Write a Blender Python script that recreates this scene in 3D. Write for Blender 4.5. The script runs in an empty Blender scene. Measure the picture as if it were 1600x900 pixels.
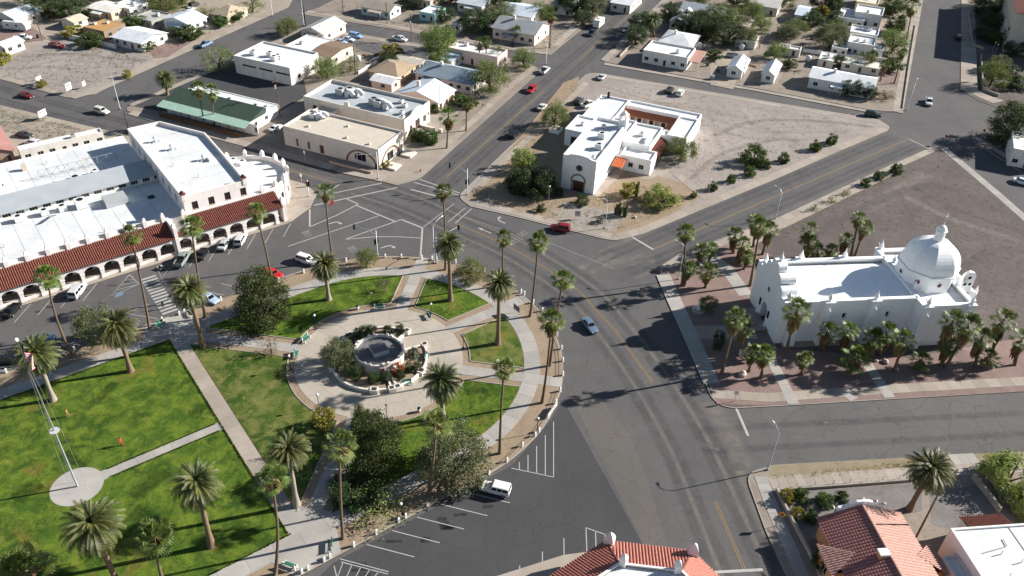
import bpy, math, random
from mathutils import Matrix, Vector
R_ = math.radians
sc = bpy.context.scene
COL = sc.collection
# ------------------------------------------------------------------ camera
CAM_H, PITCH, ROLL, FPX = 100.0, R_(36.25), R_(2.33), 1290.0
_f = Vector((0, math.cos(PITCH), -math.sin(PITCH))); _r = Vector((1, 0, 0)); _u = _r.cross(_f)
CR = _r*math.cos(ROLL) + _u*math.sin(ROLL); CU = -_r*math.sin(ROLL) + _u*math.cos(ROLL); CF = _f
cam = bpy.data.cameras.new('camera'); cam.sensor_width = 36; cam.lens = FPX*36/1600
cam.clip_start = 1; cam.clip_end = 9000
co = bpy.data.objects.new('camera', cam); COL.objects.link(co)
co.matrix_world = Matrix(((CR.x, CU.x, -CF.x, 0), (CR.y, CU.y, -CF.y, 0), (CR.z, CU.z, -CF.z, CAM_H), (0, 0, 0, 1)))
sc.camera = co
sc.render.resolution_x, sc.render.resolution_y = 1024, 576
# ------------------------------------------------------------------ light
SUN_AZ, SUN_EL = 17.5, 26.5          # world angle the sun stands at, and its height
sd = Vector((math.cos(R_(SUN_AZ))*math.cos(R_(SUN_EL)), math.sin(R_(SUN_AZ))*math.cos(R_(SUN_EL)), math.sin(R_(SUN_EL))))
sl = bpy.data.lights.new('sun', 'SUN'); sl.energy = 5.0; sl.angle = R_(0.53); sl.color = (1.0, 0.955, 0.89)
so = bpy.data.objects.new('sun', sl); COL.objects.link(so); so.rotation_euler = sd.to_track_quat('Z', 'Y').to_euler()
w = bpy.data.worlds.new('World'); sc.world = w; w.use_nodes = True
nt = w.node_tree; bg = nt.nodes['Background']
sky = nt.nodes.new('ShaderNodeTexSky'); sky.sky_type = 'NISHITA'; sky.sun_disc = False
sky.sun_elevation = R_(SUN_EL); sky.sun_rotation = R_(90 - SUN_AZ); sky.air_density = 1.0; sky.dust_density = 0.3
nt.links.new(sky.outputs[0], bg.inputs[0]); bg.inputs[1].default_value = 0.05
sc.view_settings.view_transform = 'Standard'; sc.view_settings.look = 'None'
sc.view_settings.exposure = 1.0; sc.view_settings.gamma = 1.0
sc.cycles.max_bounces = 6; sc.cycles.diffuse_bounces = 3; sc.cycles.transparent_max_bounces = 6
# ------------------------------------------------------------------ survey: a point seen at (x, y) on the 1600 x 900 plate, standing at level z
def P(x, y, z=0.0):
    d = CR*((x-800)/FPX) + CU*((450-y)/FPX) + CF
    t = (z-CAM_H)/d.z
    return (d.x*t, d.y*t)
def PP(pts, z=0.0): return [P(x, y, z) for x, y in pts]
def rot2(p, a): c, s = math.cos(a), math.sin(a); return (p[0]*c-p[1]*s, p[0]*s+p[1]*c)
# plaza frame: s along the plaza axis, t to its left
C0 = (-23.5, 112.7); AX = R_(37.7)
def S(s, t): q = rot2((s, t), AX); return (C0[0]+q[0], C0[1]+q[1])
def SA(r, deg): return S(r*math.cos(R_(deg)), r*math.sin(R_(deg)))
# ------------------------------------------------------------------ materials
def lin(h):
    if not isinstance(h, str): return tuple(h)+(1,)
    o = []
    for i in (0, 2, 4):
        c = int(h[i:i+2], 16)/255; o.append(c/12.92 if c <= .04045 else ((c+.055)/1.055)**2.4)
    return tuple(o)+(1,)
_M = {}
def mat(name, col, rough=.8, var=.12, scale=1.5, bump=0.0, bscale=8, metal=0, spec=.3, col2=None, obj_var=0, emit=None, streak=0):
    if name in _M: return _M[name]
    m = bpy.data.materials.new(name); m.use_nodes = True; n = m.node_tree.nodes; L = m.node_tree.links
    b = n['Principled BSDF']; b.inputs['Roughness'].default_value = rough; b.inputs['Metallic'].default_value = metal
    b.inputs['Specular IOR Level'].default_value = spec
    c = lin(col)
    tc = n.new('ShaderNodeTexCoord'); geo = n.new('ShaderNodeNewGeometry')
    if var > 0 or col2:
        no = n.new('ShaderNodeTexNoise'); no.inputs['Scale'].default_value = scale; no.inputs['Detail'].default_value = 5; no.inputs['Roughness'].default_value = .65
        L.new(geo.outputs['Position'], no.inputs['Vector'])
        rp = n.new('ShaderNodeValToRGB'); rp.color_ramp.elements[0].position = .3; rp.color_ramp.elements[1].position = .72
        a = tuple(x*(1-var) for x in c[:3])+(1,); z = lin(col2) if col2 else tuple(min(1, x*(1+var)) for x in c[:3])+(1,)
        rp.color_ramp.elements[0].color = a; rp.color_ramp.elements[1].color = z
        L.new(no.outputs[0], rp.inputs[0]); out = rp.outputs[0]
        if streak:      # rain streaks and repainted patches
            mp = n.new('ShaderNodeMapping'); mp.inputs['Scale'].default_value = (1.6, 1.6, .12); L.new(geo.outputs['Position'], mp.inputs[0])
            ns = n.new('ShaderNodeTexNoise'); ns.inputs['Scale'].default_value = 1.1; ns.inputs['Detail'].default_value = 6; ns.inputs['Roughness'].default_value = .7; L.new(mp.outputs[0], ns.inputs['Vector'])
            rs = n.new('ShaderNodeValToRGB'); rs.color_ramp.elements[0].position = .5; rs.color_ramp.elements[1].position = .74; rs.color_ramp.elements[1].color = (streak, streak, streak, 1); rs.color_ramp.elements[0].color = (0, 0, 0, 1); L.new(ns.outputs[0], rs.inputs[0])
            mx = n.new('ShaderNodeMix'); mx.data_type = 'RGBA'; L.new(rs.outputs[0], mx.inputs[0]); L.new(out, mx.inputs[6]); mx.inputs[7].default_value = lin('8f8678'); out = mx.outputs[2]
        if obj_var:
            oi = n.new('ShaderNodeObjectInfo'); hs = n.new('ShaderNodeHueSaturation')
            mr = n.new('ShaderNodeMapRange'); mr.inputs[3].default_value = 1-obj_var; mr.inputs[4].default_value = 1+obj_var
            L.new(oi.outputs['Random'], mr.inputs[0]); L.new(mr.outputs[0], hs.inputs['Value'])
            mh = n.new('ShaderNodeMapRange'); mh.inputs[3].default_value = .5-obj_var*.05; mh.inputs[4].default_value = .5+obj_var*.05
            L.new(oi.outputs['Random'], mh.inputs[0]); L.new(mh.outputs[0], hs.inputs['Hue'])
            L.new(out, hs.inputs['Color']); out = hs.outputs[0]
        L.new(out, b.inputs['Base Color'])
    else: b.inputs['Base Color'].default_value = c
    if bump:
        nb = n.new('ShaderNodeTexNoise'); nb.inputs['Scale'].default_value = bscale; nb.inputs['Detail'].default_value = 6
        L.new(geo.outputs['Position'], nb.inputs['Vector']); bp = n.new('ShaderNodeBump'); bp.inputs['Strength'].default_value = bump; bp.inputs['Distance'].default_value = .1
        L.new(nb.outputs[0], bp.inputs['Height']); L.new(bp.outputs[0], b.inputs['Normal'])
    if emit: b.inputs['Emission Color'].default_value = lin(emit); b.inputs['Emission Strength'].default_value = 1
    _M[name] = m; return m
def node_mat(name, fn, rough=.9):
    m = bpy.data.materials.new(name); m.use_nodes = True; n = m.node_tree.nodes; L = m.node_tree.links; b = n['Principled BSDF']
    b.inputs['Roughness'].default_value = rough; b.inputs['Specular IOR Level'].default_value = .25
    geo = n.new('ShaderNodeNewGeometry'); pos = geo.outputs['Position']
    def noise(scale, detail=6, rough=.65, vec=None, stretch=None, dist=0):
        t = n.new('ShaderNodeTexNoise'); t.inputs['Scale'].default_value = scale; t.inputs['Detail'].default_value = detail; t.inputs['Roughness'].default_value = rough; t.inputs['Distortion'].default_value = dist
        v = vec or pos
        if stretch:
            mp = n.new('ShaderNodeMapping'); mp.inputs['Rotation'].default_value = (0, 0, R_(stretch[0])); mp.inputs['Scale'].default_value = stretch[1]
            L.new(v, mp.inputs[0]); v = mp.outputs[0]
        L.new(v, t.inputs['Vector']); return t.outputs[0]
    def ramp(x, stops):
        r = n.new('ShaderNodeValToRGB'); e = r.color_ramp.elements
        while len(e) < len(stops): e.new(.5)
        for i, (p, c) in enumerate(stops): e[i].position = p; e[i].color = lin(c) if not isinstance(c, float) else (c, c, c, 1)
        L.new(x, r.inputs[0]); return r.outputs[0]
    def mix(fac, a, c, mode='MIX'):
        x = n.new('ShaderNodeMix'); x.data_type = 'RGBA'; x.blend_type = mode
        for s, v in ((x.inputs[0], fac), (x.inputs[6], a), (x.inputs[7], c)):
            if hasattr(v, 'links') or hasattr(v, 'is_output'): L.new(v, s)
            elif isinstance(v, (int, float)): s.default_value = v
            else: s.default_value = lin(v)
        return x.outputs[2]
    def math_(op, a, c=0.0):
        x = n.new('ShaderNodeMath'); x.operation = op
        for s, v in ((x.inputs[0], a), (x.inputs[1], c)):
            if isinstance(v, (int, float)): s.default_value = v
            else: L.new(v, s)
        return x.outputs[0]
    def cracks(scale, width, warp=.6, wscale=.5):
        nz = n.new('ShaderNodeTexNoise'); nz.inputs['Scale'].default_value = wscale; nz.inputs['Detail'].default_value = 4; L.new(pos, nz.inputs['Vector'])
        vm = n.new('ShaderNodeVectorMath'); vm.operation = 'SCALE'; vm.inputs['Scale'].default_value = warp; L.new(nz.outputs['Color'], vm.inputs[0])
        va = n.new('ShaderNodeVectorMath'); va.operation = 'ADD'; L.new(pos, va.inputs[0]); L.new(vm.outputs[0], va.inputs[1])
        vo = n.new('ShaderNodeTexVoronoi'); vo.feature = 'DISTANCE_TO_EDGE'; vo.inputs['Scale'].default_value = scale; L.new(va.outputs[0], vo.inputs['Vector'])
        return ramp(vo.outputs[0], [(0, 1.0), (width, 0.0)])
    def bump(h, strength, dist=.05):
        bp = n.new('ShaderNodeBump'); bp.inputs['Strength'].default_value = strength; bp.inputs['Distance'].default_value = dist
        L.new(h, bp.inputs['Height']); L.new(bp.outputs[0], b.inputs['Normal'])
    class K: pass
    k = K(); k.noise, k.ramp, k.mix, k.math, k.cracks, k.bump, k.pos, k.n, k.L, k.b = noise, ramp, mix, math_, cracks, bump, pos, n, L, b
    c = fn(k)
    if c is not None: L.new(mix(1.0, c, (.9, .9, .9), 'MULTIPLY'), b.inputs['Base Color'])
    _M[name] = m; return m
# ------------------------------------------------------------------ mesh builder
class MB:
    def __init__(s): s.v = []; s.f = []; s.m = []
    def add(s, vs, fs, m=0):
        o = len(s.v); s.v += [tuple(v) for v in vs]; s.f += [tuple(i+o for i in f) for f in fs]; s.m += [m]*len(fs); return s
    def box(s, x, y, z, sx, sy, sz, rz=0, m=0):      # centre x, y; bottom z
        c, n = math.cos(rz), math.sin(rz); vs = []
        for dz in (0, sz):
            for dx, dy in ((-.5, -.5), (.5, -.5), (.5, .5), (-.5, .5)):
                a, b = dx*sx, dy*sy; vs.append((x+a*c-b*n, y+a*n+b*c, z+dz))
        return s.add(vs, [(3, 2, 1, 0), (4, 5, 6, 7), (0, 1, 5, 4), (1, 2, 6, 5), (2, 3, 7, 6), (3, 0, 4, 7)], m)
    def bx(s, x0, x1, y0, y1, z0, z1, m=0): return s.box((x0+x1)/2, (y0+y1)/2, z0, x1-x0, y1-y0, z1-z0, 0, m)
    def prism(s, poly, z0, z1, m=0, mt=None, bottom=False):
        ar = sum(poly[i][0]*poly[(i+1) % len(poly)][1]-poly[(i+1) % len(poly)][0]*poly[i][1] for i in range(len(poly)))
        if ar < 0: poly = poly[::-1]
        k = len(poly); vs = [(p[0], p[1], z0) for p in poly]+[(p[0], p[1], z1) for p in poly]
        s.add(vs, [(i, (i+1) % k, k+(i+1) % k, k+i) for i in range(k)], m)
        s.add(vs[k:], [tuple(range(k))], m if mt is None else mt)
        if bottom: s.add(vs[:k], [tuple(range(k))[::-1]], m)
        return s
    def sheet(s, poly, z, m=0):
        ar = sum(poly[i][0]*poly[(i+1) % len(poly)][1]-poly[(i+1) % len(poly)][0]*poly[i][1] for i in range(len(poly)))
        if ar < 0: poly = poly[::-1]
        return s.add([(p[0], p[1], z) for p in poly], [tuple(range(len(poly)))], m)
    def strip(s, pts, width, z0, z1=None, m=0, closed=False, side=0):   # ribbon along a line; side -1..1 shifts it off the line
        L = offset(pts, width*(side+1)/2, closed); Rr = offset(pts, width*(side-1)/2, closed); k = len(pts)
        e = k if closed else k-1
        for i in range(e):
            j = (i+1) % k; q = [Rr[i], Rr[j], L[j], L[i]]
            if z1 is None: s.add([(p[0], p[1], z0) for p in q], [(0, 1, 2, 3)], m)
            else:
                vs = [(p[0], p[1], z0) for p in q]+[(p[0], p[1], z1) for p in q]
                fs = [(4, 5, 6, 7), (0, 1, 5, 4), (2, 3, 7, 6)]
                if not closed and i == 0: fs.append((3, 0, 4, 7))
                if not closed and i == e-1: fs.append((1, 2, 6, 5))
                s.add(vs, fs, m)
        return s
    def tube(s, pts, rad, n=8, m=0, cap=True):
        pts = [Vector(p) for p in pts]; rad = rad if isinstance(rad, (list, tuple)) else [rad]*len(pts); vs = []; fs = []
        up = Vector((0, 0, 1))
        for i, p in enumerate(pts):
            t = (pts[min(i+1, len(pts)-1)]-pts[max(i-1, 0)]).normalized()
            a = t.cross(up) if abs(t.z) < .95 else t.cross(Vector((1, 0, 0))); a.normalize(); b = t.cross(a)
            for k in range(n):
                g = 2*math.pi*k/n; vs.append(p+(a*math.cos(g)+b*math.sin(g))*rad[i])
        for i in range(len(pts)-1):
            for k in range(n): fs.append((i*n+k, (i+1)*n+k, (i+1)*n+(k+1) % n, i*n+(k+1) % n)[::-1])
        if cap: fs.append(tuple(range(n))); fs.append(tuple(range((len(pts)-1)*n, len(pts)*n))[::-1])
        return s.add(vs, fs, m)
    def lathe(s, prof, x=0, y=0, z=0, n=16, m=0, a0=0, a1=360, cap=True):
        full = abs(a1-a0) >= 360; k = n if full else n+1; vs = []; fs = []
        for r, h in prof:
            for i in range(k):
                g = R_(a0+(a1-a0)*i/n); vs.append((x+r*math.cos(g), y+r*math.sin(g), z+h))
        for j in range(len(prof)-1):
            for i in range(n):
                a, b = i, (i+1) % k
                fs.append((j*k+a, j*k+b, (j+1)*k+b, (j+1)*k+a))
        if cap and full:
            if prof[0][0] > 1e-4: fs.append(tuple(range(k))[::-1])
            if prof[-1][0] > 1e-4: fs.append(tuple(range((len(prof)-1)*k, len(prof)*k)))
        return s.add(vs, fs, m)
    def ball(s, x, y, z, rx, ry=None, rz=None, n=10, k=6, m=0):
        ry = ry or rx; rz = rz or rx; vs = []; fs = []
        for j in range(k+1):
            b = math.pi*j/k-math.pi/2
            for i in range(n): g = 2*math.pi*i/n; vs.append((x+rx*math.cos(b)*math.cos(g), y+ry*math.cos(b)*math.sin(g), z+rz*math.sin(b)))
        for j in range(k):
            for i in range(n): fs.append((j*n+i, j*n+(i+1) % n, (j+1)*n+(i+1) % n, (j+1)*n+i))
        return s.add(vs, fs, m)
    def wall(s, p0, p1, z0, z1, ops=(), rev=.2, m=0):
        # upright wall face from p0 to p1 (outside on the right hand); ops = [(u0, u1, za, zb)] real openings with reveals
        L = math.hypot(p1[0]-p0[0], p1[1]-p0[1]); dx, dy = (p1[0]-p0[0])/L, (p1[1]-p0[1])/L
        us = sorted({0, L, *[o[0] for o in ops], *[o[1] for o in ops]}); zs = sorted({z0, z1, *[o[2] for o in ops], *[o[3] for o in ops]})
        pt = lambda u, z, d=0: (p0[0]+dx*u-dy*d, p0[1]+dy*u+dx*d, z)
        for a, b in zip(us, us[1:]):
            for c, d in zip(zs, zs[1:]):
                if any(o[0]-1e-6 <= a and b <= o[1]+1e-6 and o[2]-1e-6 <= c and d <= o[3]+1e-6 for o in ops): continue
                s.add([pt(a, c), pt(b, c), pt(b, d), pt(a, d)], [(0, 1, 2, 3)], m)
        for a, b, c, d in ops:
            s.add([pt(a, c), pt(b, c), pt(b, d), pt(a, d), pt(a, c, rev), pt(b, c, rev), pt(b, d, rev), pt(a, d, rev)],
                  [(0, 4, 5, 1), (1, 5, 6, 2), (2, 6, 7, 3), (3, 7, 4, 0)], m)
        return s
    def data(s, name, mats, smooth=False):
        me = bpy.data.meshes.new(name); me.from_pydata(s.v, [], s.f)
        for x in (mats if isinstance(mats, (list, tuple)) else [mats]): me.materials.append(x)
        me.polygons.foreach_set('material_index', s.m)
        if smooth: me.polygons.foreach_set('use_smooth', [True]*len(s.f))
        me.update(); return me
    def build(s, name, mats, parent=None, loc=(0, 0, 0), rz=0, smooth=False):
        return ob(name, s.data(name, mats, smooth), parent, loc, rz)
def offset(pts, d, closed=False):
    o = []; k = len(pts)
    for i, p in enumerate(pts):
        a = pts[i-1] if (i > 0 or closed) else None; b = pts[(i+1) % k] if (i < k-1 or closed) else None
        ns = []
        for q, r in ((a, p), (p, b)):
            if q is None or r is None: continue
            l = math.hypot(r[0]-q[0], r[1]-q[1]) or 1; ns.append((-(r[1]-q[1])/l, (r[0]-q[0])/l))
        if len(ns) == 1: n = ns[0]; f = 1
        else:
            n = ((ns[0][0]+ns[1][0])/2, (ns[0][1]+ns[1][1])/2); l2 = n[0]**2+n[1]**2; f = 1/max(l2, .3)
        o.append((p[0]+n[0]*d*f, p[1]+n[1]*d*f))
    return o
def ob(name, data, parent=None, loc=(0, 0, 0), rz=0, scale=None):
    o = bpy.data.objects.new(name, data); COL.objects.link(o); o.location = (loc[0], loc[1], loc[2] if len(loc) > 2 else 0); o.rotation_euler = (0, 0, rz)
    if scale: o.scale = scale if isinstance(scale, (tuple, list)) else (scale,)*3
    if parent: o.parent = parent
    return o
def tag(o, label=None, cat=None, group=None, kind=None):
    if label: o['label'] = label
    if cat: o['category'] = cat
    if group: o['group'] = group
    if kind: o['kind'] = kind
    return o
def thing(name, label, cat, loc=(0, 0, 0), rz=0, group=None):
    return tag(ob(name, None, None, loc, rz), label, cat, group)
def struct(name, mb, mats, smooth=False): return tag(mb.build(name, mats, smooth=smooth), kind='structure')
def arc(r, a0, a1, n, c=C0, base=0.0):
    return [(c[0]+r*math.cos(R_(a0+(a1-a0)*i/n)+base), c[1]+r*math.sin(R_(a0+(a1-a0)*i/n)+base)) for i in range(n+1)]
def fillet(pts, r, n=5):
    o = []; k = len(pts)
    for i, p in enumerate(pts):
        rr = r.get(i, 0) if isinstance(r, dict) else r
        if rr <= 0: o.append(p); continue
        a, b = pts[i-1], pts[(i+1) % k]; va = Vector((a[0]-p[0], a[1]-p[1])); vb = Vector((b[0]-p[0], b[1]-p[1]))
        t = min(rr, va.length*.45, vb.length*.45); A = Vector(p)+va.normalized()*t; B = Vector(p)+vb.normalized()*t
        for j in range(n+1):
            u = j/n; q = A*(1-u)**2+Vector(p)*2*u*(1-u)+B*u*u; o.append((q.x, q.y))
    return o
# ------------------------------------------------------------------ ground materials
def _asphalt(base, light, crack=.75):
    def fn(k):
        a = k.noise(.09, 5, .6); b = k.noise(2.2, 6, .7); fine = k.noise(30, 3, .6)
        st = k.noise(.35, 3, .5, stretch=(-60, (1.0, .06, 1)))
        c = k.mix(k.ramp(a, [(.32, 0.0), (.7, 1.0)]), base, light)
        c = k.mix(.45, c, k.ramp(b, [(.3, base), (.75, light)]))
        c = k.mix(k.math('MULTIPLY', k.ramp(st, [(.5, 0.0), (.75, 1.0)]), .35), c, light)
        c = k.mix(k.math('MULTIPLY', k.ramp(fine, [(.35, 1.0), (.6, 0.0)]), .25), c, '2e2d2e')
        cr = k.math('MAXIMUM', k.cracks(.16, .006, 2.2, .35), k.math('MULTIPLY', k.cracks(.55, .012, 1.2, .8), k.ramp(k.noise(.12, 3), [(.5, 0.0), (.58, 1.0)])))
        oil = k.ramp(k.noise(.5, 4, .6), [(.62, 0.0), (.74, 1.0)])
        c = k.mix(k.math('MULTIPLY', oil, .3), c, '333234')
        c = k.mix(k.math('MULTIPLY', cr, crack), c, '2b2a2b')
        k.bump(fine, .25, .02); return c
    return fn
def _dirt(c1, c2, c3, sc=1.0):
    def fn(k):
        a = k.noise(.06*sc, 6, .65, dist=.6); b = k.noise(.7*sc, 6, .7); f = k.noise(9, 4, .7)
        c = k.mix(k.ramp(a, [(.35, 0.0), (.68, 1.0)]), c1, c2)
        c = k.mix(k.math('MULTIPLY', k.ramp(b, [(.45, 0.0), (.7, 1.0)]), .6), c, c3)
        tr = k.noise(.25, 4, .6, stretch=(25, (1.0, .12, 1)), dist=1.2)
        c = k.mix(k.math('MULTIPLY', k.ramp(tr, [(.55, 0.0), (.7, 1.0)]), .35), c, c3)
        c = k.mix(k.math('MULTIPLY', k.ramp(f, [(.3, 1.0), (.5, 0.0)]), .35), c, c3)
        k.bump(f, .6, .06); return c
    return fn
node_mat('asphalt', _asphalt('565455', '6e6b69', .5))
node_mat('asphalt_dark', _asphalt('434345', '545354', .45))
node_mat('asphalt_pale', _asphalt('625e5a', '716c67', .5))
node_mat('asphalt_old', _asphalt('5d5b5a', '706d6b', .8))
node_mat('desert', _dirt('8f8579', 'a1968a', '7a7066'))
node_mat('lot_gravel', _dirt('978d86', 'aaa098', '81776f'))
node_mat('lot_tan', _dirt('a09587', 'b2a698', '8a7e70'))
node_mat('lot_brown', _dirt('5f5653', '70655f', '4d4543'))
node_mat('red_gravel', _dirt('85706a', '957f77', '705c57', 4))
node_mat('park_dirt', _dirt('95836e', 'a4917b', '7f6d59', 3))
node_mat('dry_verge', _dirt('8d8068', '9c9079', '776b54', 5))
node_mat('yard_dirt', _dirt('8b8075', '9f9387', '72675d', 3))
node_mat('dark_gravel', _dirt('75706d', '8b8682', '5d5855', 5))
def _grass(dry):
    def fn(k):
        a = k.noise(.1, 4, .6, dist=1.0); b = k.noise(.42, 5, .7, dist=.6); f = k.noise(5.5, 5, .75); g = k.noise(22, 3, .7)
        c = k.mix(k.ramp(a, [(.36, 0.0), (.66, 1.0)]), '264511', '4d6b1f' if not dry else '5c6c2b')
        c = k.mix(k.math('MULTIPLY', k.ramp(b, [(.42, 0.0), (.64, 1.0)]), .85), c, '7f9030' if not dry else '8a8550')
        c = k.mix(k.math('MULTIPLY', k.ramp(f, [(.38, 1.0), (.6, 0.0)]), .55), c, '21410c')
        c = k.mix(k.math('MULTIPLY', k.ramp(g, [(.52, 0.0), (.7, 1.0)]), .35), c, '93a838')
        sp = k.ramp(k.noise(.33, 2, .5), [(.66, 0.0), (.74, 1.0)])
        c = k.mix(k.math('MULTIPLY', sp, .5 if not dry else .8), c, '8c8a40' if not dry else '9c8c58')
        k.bump(k.mix(.5, f, g), .9, .12); return c
    return fn
node_mat('grass', _grass(False), 1.0); node_mat('grass_dry', _grass(True), 1.0)
def _conc(c1, c2, dirt='8b8073'):
    def fn(k):
        a = k.noise(.25, 5, .6); b = k.noise(3, 5, .7)
        c = k.mix(k.ramp(a, [(.35, 0.0), (.7, 1.0)]), c1, c2)
        c = k.mix(k.math('MULTIPLY', k.ramp(b, [(.5, 0.0), (.75, 1.0)]), .35), c, dirt)
        s = k.ramp(k.noise(.9, 4, .6, dist=1), [(.6, 0.0), (.72, 1.0)])
        oi = k.n.new('ShaderNodeObjectInfo'); c = k.mix(k.math('MULTIPLY', s, .3), c, dirt)
        v = k.math('ADD', k.math('MULTIPLY', oi.outputs['Random'], .22), .88)
        x = k.n.new('ShaderNodeHueSaturation'); k.L.new(c, x.inputs['Color']); k.L.new(v, x.inputs['Value'])
        k.bump(b, .15, .03); return x.outputs[0]
    return fn
node_mat('concrete', _conc('a19d97', 'b1aca4')); node_mat('plaza_concrete', _conc('aaa194', 'b8aea0')); node_mat('kerb_concrete', _conc('a0988c', 'aea598'))
node_mat('walk_tan', _conc('9e9387', 'aca196'))
node_mat('mark_white', lambda k: k.mix(k.ramp(k.noise(3, 5, .7), [(.45, 0.0), (.8, .55)]), 'b3b1ad', '757270'))
node_mat('mark_faint', lambda k: k.mix(k.ramp(k.noise(2, 5, .7), [(.35, .1), (.7, .8)]), 'a9a6a2', '6b6866'))
node_mat('mark_yellow', lambda k: k.mix(k.ramp(k.noise(2, 5, .7), [(.35, .05), (.75, .6)]), 'a3834a', '6f6660'))
mat('mark_blue', '6a7f92', .8, .2, 3)
# ------------------------------------------------------------------ ground, roads
b = MB(); b.sheet([(-3500, -1500), (3500, -1500), (3500, 5200), (-3500, 5200)], -.06); struct('ground', b, _M['desert'])
b = MB(); b.sheet([(-235, 30), (215, 30), (215, 372), (-235, 372)], 0); road = struct('road', b, _M['asphalt'])
def road_patch(name, poly, m, z=.004): return MB().sheet(poly, z).build(name, _M[m], road)
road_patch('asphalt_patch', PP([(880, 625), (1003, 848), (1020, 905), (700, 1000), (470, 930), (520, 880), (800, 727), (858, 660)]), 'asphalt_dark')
road_patch('asphalt_patch', PP([(889, 614), (935, 616), (985, 680), (1012, 750), (1042, 850), (1056, 905), (1022, 905), (1004, 848)]), 'asphalt_pale', .006)
road_patch('asphalt_patch', PP([(1148, 637), (1620, 612), (1620, 704), (1200, 728), (1168, 690)]), 'asphalt_old')
NB = 0
def block(name, poly, top, rad=None, kerb=True, h=.12, walk=None):
    pl = fillet(poly, rad) if rad else poly
    ar = sum(pl[i][0]*pl[(i+1) % len(pl)][1]-pl[(i+1) % len(pl)][0]*pl[i][1] for i in range(len(pl)))
    if ar < 0: pl = pl[::-1]
    o = struct(name, MB().prism(pl, -.2, h), _M[top])
    if kerb: MB().strip(pl, .2, h-.1, h+.006, closed=True, side=1).build('kerb', _M['kerb_concrete'], o)
    return o, pl
def slabs(parent, pts, width, length=1.6, z=.125, th=.05, m='concrete', gap=.03, side=0, name='paving_slab'):
    # a walk laid as separate slabs along a line
    L = offset(pts, width*(side+1)/2); Rr = offset(pts, width*(side-1)/2); out = []
    for i in range(len(pts)-1):
        d = math.hypot(pts[i+1][0]-pts[i][0], pts[i+1][1]-pts[i][1]); n = max(1, round(d/length))
        for j in range(n):
            u0, u1 = j/n+gap/2/d, (j+1)/n-gap/2/d
            lp = lambda A, u: (A[i][0]+(A[i+1][0]-A[i][0])*u, A[i][1]+(A[i+1][1]-A[i][1])*u)
            o = MB().prism([lp(Rr, u0), lp(Rr, u1), lp(L, u1), lp(L, u0)], z-th, z+random.uniform(-.004, .006)).build(name, _M[m], parent); out.append(o)
    return out
random.seed(3)
# ------------------------------------------------------------------ the plaza park (a stadium: half disc and two straight sides)
KR = 33.4
def stadium(r, s_end=-112): return [S(s_end, -r)]+[SA(r, a) for a in range(-90, 91, 5)]+[S(s_end, r)]
park, _ = block('park_ground', stadium(KR), 'park_dirt')
WI, WO = 26.3, 29.2
wl = [S(-112, (WI+WO)/2)]+[S(-x, (WI+WO)/2) for x in range(108, -1, -4)]+[SA((WI+WO)/2, a) for a in range(84, -91, -6)]+[S(-x, -(WI+WO)/2) for x in range(4, 113, 4)]
MB().strip(wl, WO-WI, .124).build('walk_bed', _M['park_dirt'], park)
slabs(park, wl, WO-WI, 2.8, z=.15)
MB().lathe([(15.1, .10), (15.1, .145), (0, .145)], C0[0], C0[1], 0, 72, cap=False).build('plaza_floor', _M['plaza_concrete'], park)
for i in range(24):       # joints cut in the plaza floor
    a = i*15+7; MB().strip([SA(8.7, a), SA(15.05, a)], .05, .149).build('floor_joint', mat('joint', '857b6e'), park)
MB().strip(arc(11.8, 0, 360, 60)[:-1], .05, .149, closed=True).build('floor_joint', mat('joint', '857b6e'), park)
for a in (0, 45, -45, 135, -135):
    far = 33.2 if abs(a) < 90 else 40.5
    p0, p1 = SA(14.9, a), SA(WI+.2 if abs(a) < 90 else 37.0, a)
    slabs(park, [p0, p1], 2.4, 2.6, z=.152)
    if abs(a) < 90: slabs(park, [SA(WO-.1, a), SA(far, a)], 2.5, 2.2, z=.152)
for sg in (1, -1):        # the paved corners where walks meet
    MB().prism([S(-22, sg*26.4), S(-26.7, sg*21.5), S(-29.3, sg*21.5), S(-33, sg*26.4)], .1, .149).build('corner_paving', _M['concrete'], park)
    MB().prism([S(-23.2, sg*29.1), S(-33.2, sg*29.1), S(-31.5, sg*33.1), S(-24.5, sg*33.1)], .1, .147).build('corner_paving', _M['concrete'], park)
slabs(park, [S(-28, 21.6), S(-28, -21.6)], 2.5, 2.9, z=.156, m='walk_tan')
slabs(park, [S(-29.4, 0), S(-48.2, 0)], 2.0, 2.6, z=.17, m='concrete')
MB().lathe([(3.75, .1), (3.75, .168), (0, .168)], *S(-51.6, 0), 0, 40, cap=False).build('flagpole_pad', _M['concrete'], park)
def lawn(poly, edge=True, m='grass', nm='lawn', edges=None):
    o = tag(MB().prism(poly, .1, .16).build(nm, _M[m]), kind='structure')
    if edges: MB().strip(edges, .16, .1, .24, side=0).build('edging', _M['kerb_concrete'], o)
    return o
HWB = 2.5
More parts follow.
